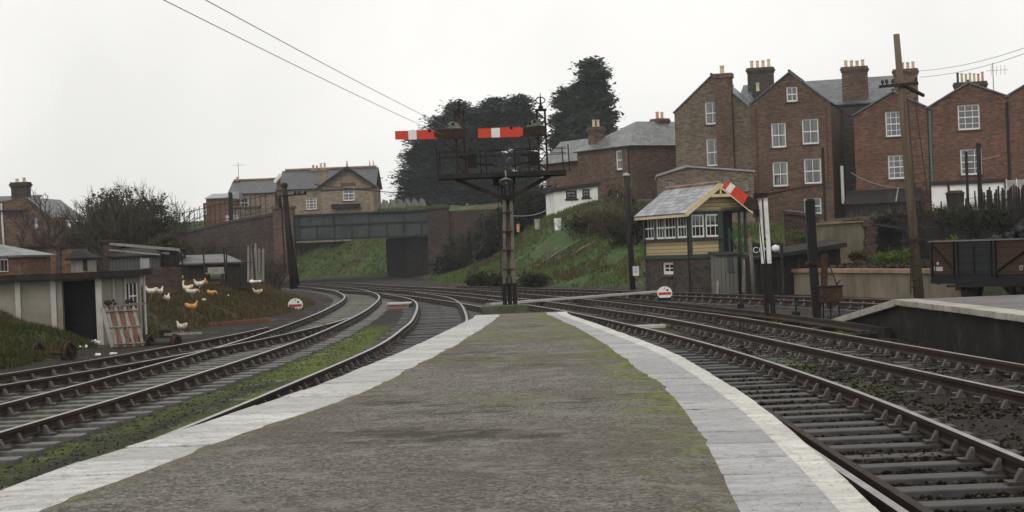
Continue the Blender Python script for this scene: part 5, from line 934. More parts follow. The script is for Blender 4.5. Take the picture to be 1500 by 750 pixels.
# ------------------------------------------------------------------ loading dock, walls and sheds on the right
def wallrun(name, label, pts, zt, zb_, th, mat, cop=None, copm=None, cat='wall', over=.08):
    T = thing(name, label, cat, (pts[0][0], pts[0][1], zb_)); off = T.location.copy(); b = MB(); c = MB()
    for i, (a, e) in enumerate(zip(pts[:-1], pts[1:])):
        a, e = Vector(a), Vector(e); d = (e-a).normalized(); n = Vector((-d.y, d.x)); za, ze = (zt[i], zt[i+1]) if isinstance(zt, (list, tuple)) else (zt, zt)
        q = [a, e, e+n*th, a+n*th]; b.hexa([(v.x, v.y, zb_) for v in q], [(v.x, v.y, z_) for v, z_ in zip(q, (za, ze, ze, za))])
        if cop: q = [a-n*over, e-n*over, e+n*(th+over), a+n*(th+over)]; c.hexa([(v.x, v.y, z_+.003) for v, z_ in zip(q, (za, ze, ze, za))], [(v.x, v.y, z_+cop) for v, z_ in zip(q, (za, ze, ze, za))])
    b.build('wall', mat, T, off=off)
    if cop: c.build('coping', copm, T, off=off)
    return T
d0 = gp(1161, 430, -.2); zt0 = at(1161, 399, d0.y).z
wallrun('loading_dock', 'rendered loading dock wall with a reddish coping behind the brazier', [(d0.x, d0.y), (13.1, 51.2)], zt0, -.4, .35, 'concrete_wall', .13, 'coping_red', 'loading dock'); b = MB()
a = at(1194, 360, 66); e = at(1272, 360, 66); wallrun('rendered_wall', 'rough rendered wall with a crumbling top above the loading dock', [(a.x, 65.5), (at(1270, 360, 67).x, 67)], [at(1194, 330, 66).z, at(1270, 325, 67).z], .3, .3, 'concrete_wall', .06, 'coping_red')
b = MB(); x_ = at(1272, 350, 67).x; [b.cbox((x_+random.uniform(-.05, .12), 67, .4+.14*k), (.45+random.uniform(-.08, .08), .4, .13), random.uniform(-.1, .1)) for k in range(15)]; tag(b.build('brick_pier', 'brick_wall', off=(x_, 67, .3)), 'broken brick pier at the end of the rough rendered wall', 'pier')
a, e = at(1150, 360, 69), at(1193, 360, 67.5); wallrun('brick_wall', 'red brick wall behind the white and black post signal', [(a.x, 69), (e.x, 67.5)], [at(1150, 312, 69).z, at(1193, 318, 67.5).z], -.3, .3, 'brick_wall', .12, 'brick_sooty')
Tm = thing('black_shed', 'low black timber shed with a sloping roof behind the loading dock', 'shed', (at(1110, 420, 62).x, 62, -.25)); off = Tm.location.copy(); x0, x1 = at(1106, 400, 62).x, at(1232, 400, 62).x; za, ze = at(1106, 381, 62).z, at(1240, 362, 62).z
b = MB(); b.hexa([(x0, 62, -.25), (x1, 62, -.25), (x1, 64.5, -.25), (x0, 64.5, -.25)], [(x0, 62, za), (x1, 62, ze), (x1, 64.5, ze), (x0, 64.5, za)]); b.build('wall', 'plank_black', Tm, off=off); b = MB(); x0, x1 = at(1104, 381, 61.6).x, at(1241, 360, 61.6).x; b.hexa([(x0, 61.6, za+.003), (x1, 61.6, ze+.003), (x1, 65, ze+.1), (x0, 65, za+.1)], [(x0, 61.6, za+.1), (x1, 61.6, ze+.17), (x1, 65, ze+.3), (x0, 65, za+.25)]); b.build('roof', 'felt_dark', Tm, off=off)
[MB().box(at(1106+k*31, 400, 62).x, at(1110+k*31, 400, 62).x, 61.93, 61.997, -.25, za+.0).build('post', 'timber_dark', Tm, off=off) for k in range(4)]
Tm = thing('open_bay', 'dark open timber bay with a thin sloping roof beside the broken pier', 'shed', (at(1300, 375, 67.5).x, 67.5, .5)); off = Tm.location.copy(); b = MB(); x0, x1 = at(1283, 350, 67.5).x, at(1326, 350, 67.5).x; z0, z1 = at(1283, 331, 67.5).z, at(1326, 337, 67.5).z
b.box(x0, x1, 69.3, 69.4, .3, z0); b.box(x1-.1, x1, 67.5, 69.3, .3, z1-.05); b.build('wall', 'timber_dark', Tm, off=off); MB().box(x0, x0+.12, 67.5, 67.62, .3, z0).build('post', 'timber_dark', Tm, off=off); b = MB(); b.hexa([(x0-.1, 67.3, z0), (x1+.1, 67.3, z1), (x1+.1, 69.5, z1+.1), (x0-.1, 69.5, z0+.1)], [(x0-.1, 67.3, z0+.07), (x1+.1, 67.3, z1+.07), (x1+.1, 69.5, z1+.17), (x0-.1, 69.5, z0+.17)]); b.build('roof', 'felt_dark', Tm, off=off)
b = MB(); [b.box(x0+.2+k*.19, x0+.3+k*.19, 67.9, 67.94, .3, 1.35+random.uniform(-.1, .1)) for k in range(5)]; b.build('fence_panel', 'timber_dark', Tm, off=off)
wallrun('retaining_wall', 'long dark overgrown retaining wall behind the coal wagon', [(13.8, 71), (15.9, 70.6), (16.8, 66), (16.9, 61.7), (19.3, 54.5), (23, 43.5)], [at(1330, 319, 71).z, at(1345, 319, 70).z, at(1390, 313, 66).z, at(1436, 308, 61.7).z, 2.5, 2.5], .2, .4, 'wall_grime')
# ------------------------------------------------------------------ coal wagon
fg = Fac(1366, 438, 44.6, -73, 0.0); Tw = fg.root('coal_wagon', 'worn wooden open wagon loaded with coal behind the platform opposite', 'wagon'); U = fg.uz; LW = 4.95; zt = U(1380, 354.5)[1]; zb_ = U(1385, 401)[1]; ud0, ud1 = U(1402, 380)[0], U(1454, 380)[0]
b = MB(); b.box(0, ud0, 0, .07, zb_, zt); b.box(ud1, LW, 0, .07, zb_, zt); b.box(0, LW, 2.23, 2.3, zb_, zt); b.box(0, .07, .072, 2.228, zb_, zt); b.box(LW-.07, LW, .072, 2.228, zb_, zt); b.build('side_board', 'wagon_board', Tw); b = MB(); b.box(ud0+.005, ud1-.005, -.015, .06, zb_, zt-.003); dr_ = b.build('door', 'wagon_door_board', Tw)
b = MB(); [b.box(u_-.035, u_+.035, -.05, -.0155, zb_-.05, zt-.01) for u_ in (ud0+.05, ud1-.05)]; b.box((ud0+ud1)/2-.03, (ud0+ud1)/2+.03, -.045, -.0155, zb_, zt-.1); b.build('door_iron', 'black_paint', dr_)
[MB().beam((u0_, -.02, zt-.05), (u1_, -.02, zb_+.05), .03, .07, (0, 1, 0)).build('brace', 'black_paint', Tw) for u0_, u1_ in ((.1, ud0-.1), (LW-.15, ud1+.15))]; b = MB(); [MB().box(u_-.04, u_+.04, -.045, -.002, zb_-.1, zt).build('stanchion', 'black_paint', Tw) for u_ in (.06, ud0-.14, ud1+.14, LW-.06)]
b = MB(); b.box(-.02, LW+.02, -.05, .09, zt+.002, zt+.035); b.build('capping', 'rail_top', Tw); b = MB(); b.box(-.05, LW+.05, .0, 2.3, zb_-.26, zb_-.01); b.build('underframe', 'black_paint', Tw)
for u_ in (1.1, 3.8):
    for y_ in (.45, 1.85): w_ = MB().lathe((u_, y_, .45), [(.1, -.06), (.42, -.06), (.45, -.02), (.45, .05), (.48, .06), (.48, .09), (.1, .09)], 22, 'y').build('wheel', 'signal_black', Tw); MB().lathe((u_, y_, .45), [(.10, -.1), (.12, -.07), (.08, .1)], 10, 'y').build('hub', 'iron_rust', w_)
    b = MB(); b.box(u_-.14, u_+.14, .1, .3, .32, .62); b.box(u_-.45, u_+.45, .12, .22, .62, .7); b.build('axlebox', 'iron_rust', Tw)
b = MB(); b.beam((.7, .02, zb_-.32), (4.2, .02, .5), .03, .07); [b.cbox((u_, .3, .45), (.12, .1, .4)) for u_ in (1.65, 3.25)]; b.beam((2.0, .2, zb_-.25), (1.7, .2, .3), .06, .04); b.beam((2.9, .2, zb_-.25), (3.2, .2, .3), .06, .04); b.build('brake_gear', 'timber_dark', Tw)
for y_ in (.45, 1.85): MB().lathe((-.05, y_, 1.0*zb_-.13), [(.06, -.38), (.18, -.38), (.18, -.34), (.06, -.32), (.06, 0)], 12, 'x').build('buffer', 'black_paint', Tw)
c = MB(); 
for k in range(620):
    u_, y_ = random.uniform(.1, LW-.1), random.uniform(.1, 2.2); hh = min(1, max(0, (u_-1.9)/1.4))*.62*math.sin(math.pi*min(1, y_/2.3))+random.uniform(-.1, .0); c.blob((u_, y_, zt-.06+hh), random.uniform(.05, .13))
c.box(.08, LW-.08, .08, 2.22, zb_, zt-.2); c.build('coal_load', 'coal_lump', Tw)
for s_, (px_, py_), sz in (('1 8888', (1368, 397), .16), ('49', (1372, 388.5), .12), ('17', (1493, 396), .17)):
    u_, z_ = U(px_, py_); text(s_, (u_, -.004 if s_ != '49' else -.004, z_), sz, 'white_worn', Tw, (0, 0, 0), 0)
# ------------------------------------------------------------------ foliage
def leaves(lobes, nclump, per, size, flat=.6, cr=.6, shell=.55):
    """lobes: (centre, rx, ry, rz, weight) -> leaf triangles gathered in clumps through the outer part of each lobe"""
    w_ = np.array([l[4]*l[1]*l[3] for l in lobes]); w_ = w_/w_.sum(); Vs = []
    for l, k in zip(lobes, (w_*nclump).astype(int)+1):
        d = RNG.normal(size=(k, 3)); d /= np.linalg.norm(d, axis=1)[:, None]; r = RNG.uniform(shell, 1.08, k)**.7
        c = np.array(l[0])+d*r[:, None]*np.array(l[1:4]); n = k*per
        p = np.repeat(c, per, 0)+RNG.normal(size=(n, 3))*np.array((cr, cr, cr*flat))*.55*RNG.uniform(.6, 1.4, (k, 1)).repeat(per, 0)
        a = RNG.uniform(0, 2*np.pi, n); tl = RNG.normal(0, flat*.7, n); s_ = size*RNG.uniform(.5, 1.4, n)
        u = np.stack([np.cos(a), np.sin(a), tl], 1)*s_[:, None]; v = np.stack([-np.sin(a), np.cos(a), RNG.normal(0, flat*.7, n)], 1)*s_[:, None]*.45
        Vs.append(np.stack([p-u*.5-v, p-u*.5+v, p+u*.6], 1).reshape(-1, 3))
    V = np.concatenate(Vs); return V, np.arange(len(V)).reshape(-1, 3)
def branches(p, L, r, depth, up=.25, spread=.7, seed=1, kids=(2, 4), d0=(0, 0, 1), shrink=.72, jit=.25, maxseg=6000, rs=.55):
    rn = random.Random(seed); mb = MB(); cnt = [0]
    def grow(p, d, L, r, k):
        if cnt[0] > maxseg: return
        pts = [p]; n = 3
        for i in range(n):
            d = (d+Vector((rn.uniform(-jit, jit), rn.uniform(-jit, jit), rn.uniform(-jit, jit)+up*.12))).normalized(); pts.append(pts[-1]+d*L/n)
        cnt[0] += n; mb.tube(pts, [r*(1-.16*i) for i in range(n+1)], 5 if k == depth else 3, False)
        if k == 0: return
        for _ in range(rn.randint(*kids)):
            a = Vector((rn.uniform(-1, 1), rn.uniform(-1, 1), rn.uniform(-.5, 1))); q = pts[rn.choice((1, 2, 3, 3))]
            grow(q, (d+a*spread+Vector((0, 0, up*.4))).normalized(), L*shrink*rn.uniform(.7, 1.15), r*rs, k-1)
    grow(Vector(p), Vector(d0).normalized(), L, r, depth); return mb
def tree(name, label, base, lobes, mat, nclump, per, size, cat='tree', group=None, flat=.5, cr=.7, trunk=None, shell=.5):
    T = thing(name, label, cat, base, 0, group); V, Fc = leaves(lobes, nclump, per, size, flat, cr, shell); nmesh('crown', V-np.array(base), Fc, mat, T)
    if trunk: trunk.build('trunk', 'bark', T, off=base)
    return T
def lobpx(L, Y, dep=.75): return [(np.array(at(x_, y_, Y))+np.array((0, RNG.uniform(-1.5, 1.5), 0)), rx*Y/F, rx*Y/F*dep, ry*Y/F, (k[0] if k else 1)) for x_, y_, rx, ry, *k in L]
def bigtree(name, label, L, Y, zb, xb, mat, n, per, size, limbs, tr=.5, **kw):
    base = Vector((at(xb, 300, Y).x, Y, zb)); b = MB(); top = at(limbs[0][0], limbs[0][1], Y); b.tube([base+Vector((0, 0, -.5)), base.lerp(top, .35), base.lerp(top, .7), top], [tr, tr*.75, tr*.45, .05], 9, False)
    for x_, y_ in limbs[1:]:
        e = at(x_, y_, Y)+Vector((0, random.uniform(-2, 2), 0)); f = max(.15, min(.85, (e.z-zb)/(top.z-zb)*.8)); s_ = base.lerp(top, f); b.tube([s_, s_.lerp(e, .5)+Vector((0, 0, -.3)), e], [tr*.35, tr*.2, .04], 5, False)
    return tree(name, label, base, lobpx(L, Y), mat, n, per, size, trunk=b, **kw)
GT = 'tall dark evergreens behind the bracket signal'
bigtree('cedar_tree', 'broad dark blue-green cedar with layered branches rising left of the bracket signal', [(672, 162, 15, 13), (658, 182, 26, 14), (690, 172, 14, 12), (640, 205, 36, 16), (680, 205, 26, 22), (625, 232, 34, 18), (665, 240, 36, 26), (612, 262, 27, 18), (650, 275, 42, 26), (606, 288, 22, 14), (690, 270, 26, 34), (630, 300, 45, 16)], 190, 3.5, 655, 'cedar_leaf', 2300, 30, .42, [(672, 152), (640, 195), (615, 235), (605, 270), (690, 215), (630, 275)], group=GT, flat=.3, cr=1.0, shell=.5)
bigtree('cedar_tree', 'round topped dark cedar standing between the two red signal arms', [(726, 160, 19, 14), (712, 178, 22, 16), (742, 172, 14, 18), (728, 200, 22, 20), (712, 225, 24, 22), (730, 248, 16, 20), (718, 275, 26, 22), (735, 298, 26, 14)], 192, 3.5, 724, 'cedar_leaf', 1150, 30, .42, [(728, 150), (712, 190), (742, 185), (715, 235), (738, 240), (730, 270)], group=GT, flat=.38, cr=.9, shell=.5)
bigtree('cedar_tree', 'dark cedar with sky showing through its lower branches behind the right signal doll', [(760, 155, 14, 13), (768, 175, 16, 14), (757, 192, 16, 16), (775, 205, 15, 18), (764, 232, 16, 16, .7), (778, 250, 14, 18, .7), (766, 275, 20, 18), (785, 298, 24, 16)], 188, 3.5, 766, 'cedar_leaf', 700, 28, .42, [(760, 146), (770, 180), (752, 205), (780, 215), (760, 250), (782, 265)], group=GT, flat=.38, cr=.9, shell=.5)
bigtree('fir_tree', 'tallest dark fir rising to a rounded top left of the hipped house', [(866, 98, 10, 9), (868, 112, 16, 10), (866, 128, 20, 11), (872, 146, 22, 12), (860, 150, 16, 12), (876, 168, 24, 13), (864, 176, 22, 12), (872, 195, 28, 14), (858, 208, 20, 13), (876, 222, 24, 14), (862, 240, 28, 16), (868, 264, 34, 20), (864, 292, 36, 18)], 176, 3.3, 868, 'fir_leaf', 1700, 30, .4, [(867, 90), (885, 140), (850, 150), (895, 180), (848, 200), (895, 215), (850, 240)], group=GT, flat=.42, cr=.8, shell=.5)
bigtree('fir_tree', 'narrower dark fir tree with a knobbly outline beside the tallest fir', [(836, 138, 13, 8), (828, 148, 13, 9), (838, 160, 14, 9), (826, 178, 17, 12), (838, 190, 14, 11), (822, 205, 14, 12), (832, 222, 18, 14), (822, 243, 18, 15), (834, 262, 22, 16), (824, 286, 24, 18)], 180, 3.3, 832, 'fir_leaf', 850, 30, .4, [(834, 130), (820, 160), (845, 180), (815, 205), (845, 215), (818, 245)], group=GT, flat=.42, cr=.75, shell=.5)
def bush(name, label, base, r, h, mat, n=160, per=16, size=.22, seed=1, twigs=14, L=None, cat='bush', tm='twig', shell=.2, group=None, kids=(2, 4), depth=3, r0=None, parts=True):
    T = thing(name, label, cat, base, 0, group); rn = random.Random(seed); b = MB()
    for k in range(twigs):
        a = rn.uniform(0, 6.28); q = rn.uniform(0, .5)*r; g = branches((base[0]+q*math.cos(a), base[1]+q*math.sin(a), base[2]-.1), (L or h*.5), r0 or .03*h, depth, seed=seed*50+k, d0=(math.cos(a)*.7*r/h, math.sin(a)*.5*r/h, 1), kids=kids, spread=.75, maxseg=700); nb = len(b.v); b.v += g.v; b.f += [tuple(i+nb for i in f) for f in g.f]; b.mi += g.mi
    b.build('branches', tm, T, off=base)
    if n:
        lob = [((base[0]+rn.uniform(-.45, .45)*r, base[1]+rn.uniform(-.4, .4)*r, base[2]+h*rn.uniform(.3, .72)), r*rn.uniform(.35, .6), r*rn.uniform(.35, .6), h*rn.uniform(.2, .36), 1) for _ in range(7)]
        V, Fc = leaves(lob, n, per, size, .8, size*1.9, shell); nmesh('foliage', V-np.array(base), Fc, mat, T)
    return T
def G(x_, y_): return float(hz(x_, y_))
def bp(px_, Y, dz=0): x_ = at(px_, 370, Y).x; return Vector((x_, Y, G(x_, Y)+dz))
# left thicket
b0 = bp(187, 92); bush('bushy_tree', 'big dense dark green bushy tree on the left skyline', b0, 2.9, 5.8, 'ivy_leaf', 520, 20, .12, 3, 40, 1.9, 'tree', 'twig_green', .3, kids=(3, 4), depth=4, r0=.12)
b0 = bp(128, 94); bush('bushy_tree', 'thin twiggy tree between the bare tree and the dense bushy tree', b0, 1.6, 3.6, 'ivy_leaf', 60, 14, .16, 4, 16, 1.6, 'tree', 'twig', .1, kids=(3, 4), depth=4, r0=.06)
b0 = bp(240, 88); bush('bush', 'low green evergreen bush under the right side of the bushy tree', b0, 1.4, 2.3, 'ivy_leaf', 260, 18, .17, 5, 10, 1.0, kids=(2, 4))
T = thing('bare_tree', 'bare leafless tree with fine spreading twigs at the left', 'tree', bp(78, 88)); o_ = T.location.copy(); branches(o_-Vector((0, 0, .2)), 1.75, .13, 6, .3, .8, 21, (2, 3), shrink=.76, maxseg=8000, rs=.66).build('branches', 'twig', T, off=o_)
T = thing('bare_tree', 'bare leafless tree in front of the far left brick house', 'tree', bp(38, 84)); o_ = T.location.copy(); branches(o_-Vector((0, 0, .2)), 1.5, .11, 6, .3, .9, 33, (2, 3), shrink=.78, maxseg=8000, rs=.66).build('branches', 'twig', T, off=o_)
for k, (x_, Y_, r_, h_, sd, lab) in enumerate(((112, 80, 1.5, 1.7, 41, 'low brown brushwood behind the long red garden wall'), (255, 96, 1.8, 2.4, 42, 'twiggy brushwood against the wing wall railings'), (60, 90, 1.8, 2.2, 43, 'tangled brown scrub below the bare trees'))): bush('scrub', lab, bp(x_, Y_), r_, h_, 'bramble_leaf', 60, 12, .12, sd, 14, depth=4, kids=(2, 3))
for k, (x_, Y_, r_, h_, lab) in enumerate(((292, 104, 1.8, 2.3, 'bare scrub at the foot of the wing wall, leftmost of four'), (322, 108, 1.8, 2.7, 'bare scrub at the foot of the wing wall below the gate'), (352, 106, 1.8, 2.4, 'bare scrub at the foot of the wing wall below the shelter'), (388, 100, 1.5, 2.3, 'bare scrub beside the twin legged pole'))): bush('scrub', lab, bp(x_, Y_), r_, h_, 'bramble_leaf', 40, 12, .1, 242+k, 16, depth=4, kids=(2, 4))
# undergrowth under the cedars and along the embankment crest
for k, (x_, Y_, r_, h_, mt, lab) in enumerate(((664, 128, 2.0, 2.0, 'dark_weed', 'dark shrub hiding the right pier of the bridge parapet'), (712, 122, 2.6, 2.6, 'dark_weed', 'broad dark shrub left of the signal post on the crest'), (640, 146, 2.2, 2.0, 'bramble_leaf', 'brown hedge on the road behind the bridge parapet'), (760, 122, 2.2, 2.2, 'dark_weed', 'dark shrub right of the signal post on the crest'), (792, 120, 2.4, 2.6, 'dark_weed', 'dark shrub left of the white hut'), (690, 132, 2.6, 2.8, 'dark_weed', 'tall dark shrub behind the bare sapling'), (742, 132, 2.6, 2.9, 'dark_weed', 'tall dark shrub behind the signal post'))):
    bush('shrub', lab, bp(x_, Y_, -.2), r_, h_, mt, 230, 16, .2, 60+k, 9, depth=3)
T = thing('bare_sapling', 'small bare sapling on the bank right of the bridge', 'tree', bp(692, 104)); o_ = T.location.copy(); branches(o_-Vector((0, 0, .2)), 1.3, .1, 5, .3, .75, 5, (2, 3), shrink=.72, maxseg=1600).build('branches', 'twig', T, off=o_)
for k, (x_, Y_, r_, h_, mt, n, lab) in enumerate(((868, 98, 1.3, 1.6, 'bramble_leaf', 70, 'bramble bush below the white garden wall, left of three'), (896, 95, 1.3, 1.7, 'bramble_leaf', 90, 'bramble bush below the white garden wall, middle of three'), (912, 91, 1.0, 1.6, 'dark_weed', 90, 'bramble bush behind the pole beside the signal box'), (850, 101, 1.2, 1.2, 'dark_weed', 80, 'dark bramble under the white hut'), (912, 101, 1.2, 2.1, 'bramble_leaf', 40, 'tall bare bramble in front of the hipped house'), (938, 90, 1.2, 2.0, 'dark_weed', 110, 'dark bush seen over the left end of the signal box roof'))):
    bush('bramble', lab, bp(x_, Y_, -.1), r_, h_, mt, n, 12, .13, 80+k, 12, depth=4, kids=(2, 3), tm='twig_pale' if k in (0, 4) else 'twig')
for k, (x_, Y_, r_) in enumerate(((700, 92, .9), (714, 90, 1.0), (778, 86, 1.0), (735, 88, .9))):
    d = sdist(np.array([at(x_, 400, Y_).x]), np.array([Y_]), RT)[0]; p_ = bp(x_, Y_+max(0, .9-d), -.1); bush('weed_clump', 'dark weeds at the embankment foot, '+('leftmost of four', 'second from the left', 'rightmost of four', 'right behind the signal post')[k], p_, r_, .85, 'dark_weed', 70, 14, .13, 100+k, 5, depth=3, cat='weeds', group='dark weeds along the foot of the embankment')
# garden scrub in front of the terrace
labs = ('below the two bottom windows of the gabled house', 'in front of the tall post signal, up on the bank', 'behind the rough rendered wall, left part', 'behind the rough rendered wall, right part', 'below the dark felted lean-to', 'under the lean-to, left of the leaning pole', 'right beside the leaning pole', 'left of the clothes posts', 'between the clothes posts', 'right of the clothes posts', 'in front of the white wash house', 'left of the picket fence', 'under the picket fence', 'at the far right edge of the photo')
for k, x_ in enumerate((1148, 1176, 1205, 1238, 1266, 1296, 1328, 1362, 1388, 1412, 1434, 1456, 1478, 1500)):
    Y_ = 77+random.uniform(-2, 5); bush('scrub', 'brown garden scrub '+labs[k], bp(x_, Y_, -.1), random.uniform(.8, 1.1), random.uniform(.6, .95), 'bramble_leaf', 14, 9, .08, 130+k, 12, depth=4, kids=(2, 3), group='scrub in the terrace gardens', tm='twig_pale')
for k, (x_, Y_, lab) in enumerate(((1345, 70.4, 'ivy hanging over the dark retaining wall, left end'), (1372, 68.3, 'ivy over the dark retaining wall, above the wagon end'), (1400, 65.4, 'ivy over the dark retaining wall, above the wagon door'), (1425, 62.2, 'ivy over the dark retaining wall, right of the wagon door'), (1462, 59.5, 'ivy over the dark retaining wall, near the coal heap'), (1300, 71, 'ivy above the dark open bay'))):
    p_ = at(x_, 318, Y_); bush('ivy', lab, Vector((p_.x, Y_, p_.z-.8)), 1.0, 1.25, 'dark_weed', 80, 12, .09, 160+k, 5, depth=3, shell=.1, cat='ivy')
for k, (x_, y_, Y_, mt, lab) in enumerate(((1170, 345, 67.3, 'bright_weed', 'green grass clump on top of the brick wall'), (1256, 372, 63.6, 'bramble_leaf', 'rusty dead plant against the rough rendered wall'), (1290, 376, 61.5, 'bright_weed', 'green weeds on the loading dock, left'), (1320, 372, 60, 'bright_weed', 'green weeds on the loading dock, by the leaning pole'), (1395, 352, 57, 'bright_weed', 'bright green weeds showing over the wagon side'))):
    p_ = at(x_, y_, Y_); bush('weed_clump', lab, Vector((p_.x, Y_, p_.z-.3)), .6, .5, mt, 40, 14, .06, 180+k, 4, depth=2, cat='weeds')
p = pick(5000, 10.3, 15, 56, 66, lambda x, y: (sdist(x, y, RT) > .8)*(sdist(x, y, RT) < 6)*sm(.3, .6, vnoise(x, y, .8)))
tag(scatter_tufts('dock_weeds', p, .13, 'bright_weed', 3, .9, wd=.02), 'weeds growing on top of the loading dock', 'weeds', kind='stuff')
p = pick(1500, 10.3, 15, 56, 66, lambda x, y: (sdist(x, y, RT) > .8)*(sdist(x, y, RT) < 5.5)); p[:, 2] += .05
tag(scatter_stones('rubble', p, .1, 'ballast_stone'), 'brick and stone rubble strewn over the loading dock', 'rubble', kind='stuff')
def fence(name, label, pts, h, sp, mat, zf=None, cat='fence', w_=.05, rails=(.85,), tilt=.05):
    T = thing(name, label, cat, (pts[0][0], pts[0][1], zf(*pts[0]) if zf else G(*pts[0]))); off = T.location.copy(); R = MB()
    for a, e in zip(pts[:-1], pts[1:]):
        L = math.hypot(e[0]-a[0], e[1]-a[1]); n = max(1, int(L/sp))
        for k in range(n+1):
            f = k/n; x_, y_ = a[0]+(e[0]-a[0])*f, a[1]+(e[1]-a[1])*f; z_ = zf(x_, y_) if zf else G(x_, y_); t_ = random.uniform(-tilt, tilt); hh = h*random.uniform(.88, 1.1); MB().beam((x_, y_, z_-.2), (x_+t_*hh, y_, z_+hh), w_, w_, (0, 1, 0)).build('post', mat, T, off=off)
        for r in rails: q = lambda x_, y_: (zf(x_, y_) if zf else G(x_, y_))+h*r; R.tube([(a[0]+(e[0]-a[0])*f, a[1]+(e[1]-a[1])*f, q(a[0]+(e[0]-a[0])*f, a[1]+(e[1]-a[1])*f)) for f in np.linspace(0, 1, 6)], .012 if len(rails) > 1 else .02, 4)
    R.build('rail', mat, T, off=off); return T
X_ = lambda px_, Y_: (at(px_, 370, Y_).x, Y_)
fence('garden_fence', 'thin dark post fence along the terrace gardens left of the leaning pole', [X_(1212, 76), X_(1340, 73.5)], 1.25, .75, 'timber_dark', rails=(.45, .9))
fence('wire_fence', 'dark post and wire fence along the gardens above the coal wagon', [X_(1352, 73), X_(1450, 69)], 1.2, .7, 'timber_dark', rails=(.4, .85))
fence('picket_fence', 'close set dark picket fence above the coal wagon at the right edge', [X_(1440, 66.5), X_(1520, 63)], 1.15, .13, 'timber_dark', rails=(.3, .8), w_=.06)
for x_, y0, y1, Y_, r_, lab in ((1205, 216, 302, 88, .07, 'thin dark garden post in front of the lower windows of the gabled house'), (1389, 268, 310, 80, .06, 'short dark garden post by the white wash house, left of three'), (1415, 222, 300, 80, .07, 'tall thin clothes post by the white wash house'), (1433, 210, 302, 80, .11, 'thick dark clothes post in front of the twelve paned windows')):
    a, e = at(x_, y0, Y_), at(x_+3, y1, Y_); T = thing('clothes_post', lab, 'post', (e.x, Y_, G(e.x, Y_))); off = T.location.copy(); b = MB(); b.tube([(e.x, Y_, G(e.x, Y_)-.2), a], r_, 7); b.build('post', 'timber_dark', T, off=off)
    if r_ > .1: MB().beam(at(1425, 237, Y_), at(1464, 198+30, Y_), .04, .04).build('clothes_prop', 'timber_grey', T, off=off)
wire('clothes line across the gardens below the gabled house', at(1247, 253, 95), at(1330, 275, 84), .25, .02, 'timber_grey')
for x_, y_, Y_, s_, lab in ((1400, 296, 77, (.9, .6, .8), 'dark bin shape beside the clothes posts'), ): o_ = MB().lathe((0, 0, 0), [(.36, 0), (.42, .8), (.46, .82), (.3, .95)], 12).build('bin', 'timber_dark'); o_.location = at(x_, y_+14, Y_); tag(o_, lab, 'bin')
T = thing('television_aerial', 'thin television aerial standing up behind the right hand roofs', 'aerial', at(1455, 130, 124)); off = T.location.copy(); b = MB(); b.tube([at(1455.5, 135, 124), at(1454, 92, 124)], .035, 5); b.build('mast', 'galvanised', T, off=off); b = MB(); b.beam(at(1444, 104, 124), at(1476, 102, 124), .03, .03); [b.beam(at(x_, y_-7, 124), at(x_, y_+7, 124), .025, .025) for x_, y_ in ((1452, 103.5), (1460, 103), (1466, 102.7), (1472, 102.3))]; b.build('elements', 'galvanised', T, off=off)
# ------------------------------------------------------------------ the left side: far house, garden wall, sheds, yard
fJ = Fac(20, 340, 112, -4, .9); U = fJ.uz; T = fJ.root('brick_house', 'sooty brick house with a big chimney at the far left, behind the bare trees', 'house'); W = U(94, 320)[0]
b = wallpoly([(-5, U(18, 300)[1]), (U(40, 290)[0], U(40, 290)[1]), (U(78, 318)[0], U(78, 318)[1]), (W, U(92, 318)[1])], [(U(48, 300)[0], U(55, 300)[0], U(50, 335)[1], U(50, 318)[1])]); b.build('wall', 'brick_brown', T); MB().box(-5, W, 6, 6.3, 0, 3).build('back_wall', 'brick_brown', T); win(T, (U(48, 300)[0], U(55, 300)[0], U(50, 335)[1], U(50, 318)[1]), cols=1, curtain=False, fm='timber_grey')
b = MB(); za = U(40, 290)[1]; ua = U(40, 290)[0]; ur = U(80, 320)[0]; zr_ = U(80, 320)[1]; b.roof((ur, 6.5, zr_), (ur, -.2, zr_), (ua, -.2, za+.05), (ua, 6.5, za+.05)); b.roof((-5.2, -.3, U(5, 308)[1]), (ua-.01, -.3, U(20, 308)[1]), (ua-.01, 3, U(25, 284)[1]), (-5.2, 3, U(0, 284)[1])); b.build('roof', 'slate_dark', T)
chimney(T, U(26, 280)[0], .6, 1.05, .8, za-2.6, U(26, 266)[1], 2, 'brick_sooty', 'pot_buff', .3); pipe(T, [(U(6, 330)[0], -.1, 0), (U(4, 330)[0], -.1, U(4, 298)[1])], 'pipe_white', .07)
def shedbox(name, label, x0, y0, x1, y1, Y, dep, wm, rm, cat='shed', slope=0, oh=.12, zb=None, front=None):
    c = at((x0+x1)/2, y1, Y); g = G(c.x, Y) if zb is None else zb; T = thing(name, label, cat, (c.x, Y, g-.1)); off = T.location.copy(); a, e = at(x0, y1, Y).x, at(x1, y1, Y).x; zt = at((x0+x1)/2, y0, Y).z
    b = MB(); b.hexa([(a, Y, g-.2), (e, Y, g-.2), (e, Y+dep, g-.2), (a, Y+dep, g-.2)], [(a, Y, zt-slope*.5), (e, Y, zt-slope*.5), (e, Y+dep, zt+slope*.5), (a, Y+dep, zt+slope*.5)]); b.build('wall', wm, T, off=off)
    if rm: b = MB(); b.roof((a-oh, Y-oh, zt-slope*.5+.06), (e+oh, Y-oh, zt-slope*.5+.06), (e+oh, Y+dep+oh, zt+slope*.5+.06), (a-oh, Y+dep+oh, zt+slope*.5+.06), .058); b.build('roof', rm, T, off=off)
    return T, off, a, e, zt
T, off, a, e, zt = shedbox('garden_wall', 'long low red brick garden wall with a dark coping on the left', 26, 364, 127, 396, 72, .35, 'brick_red', None, 'wall', zb=.95)
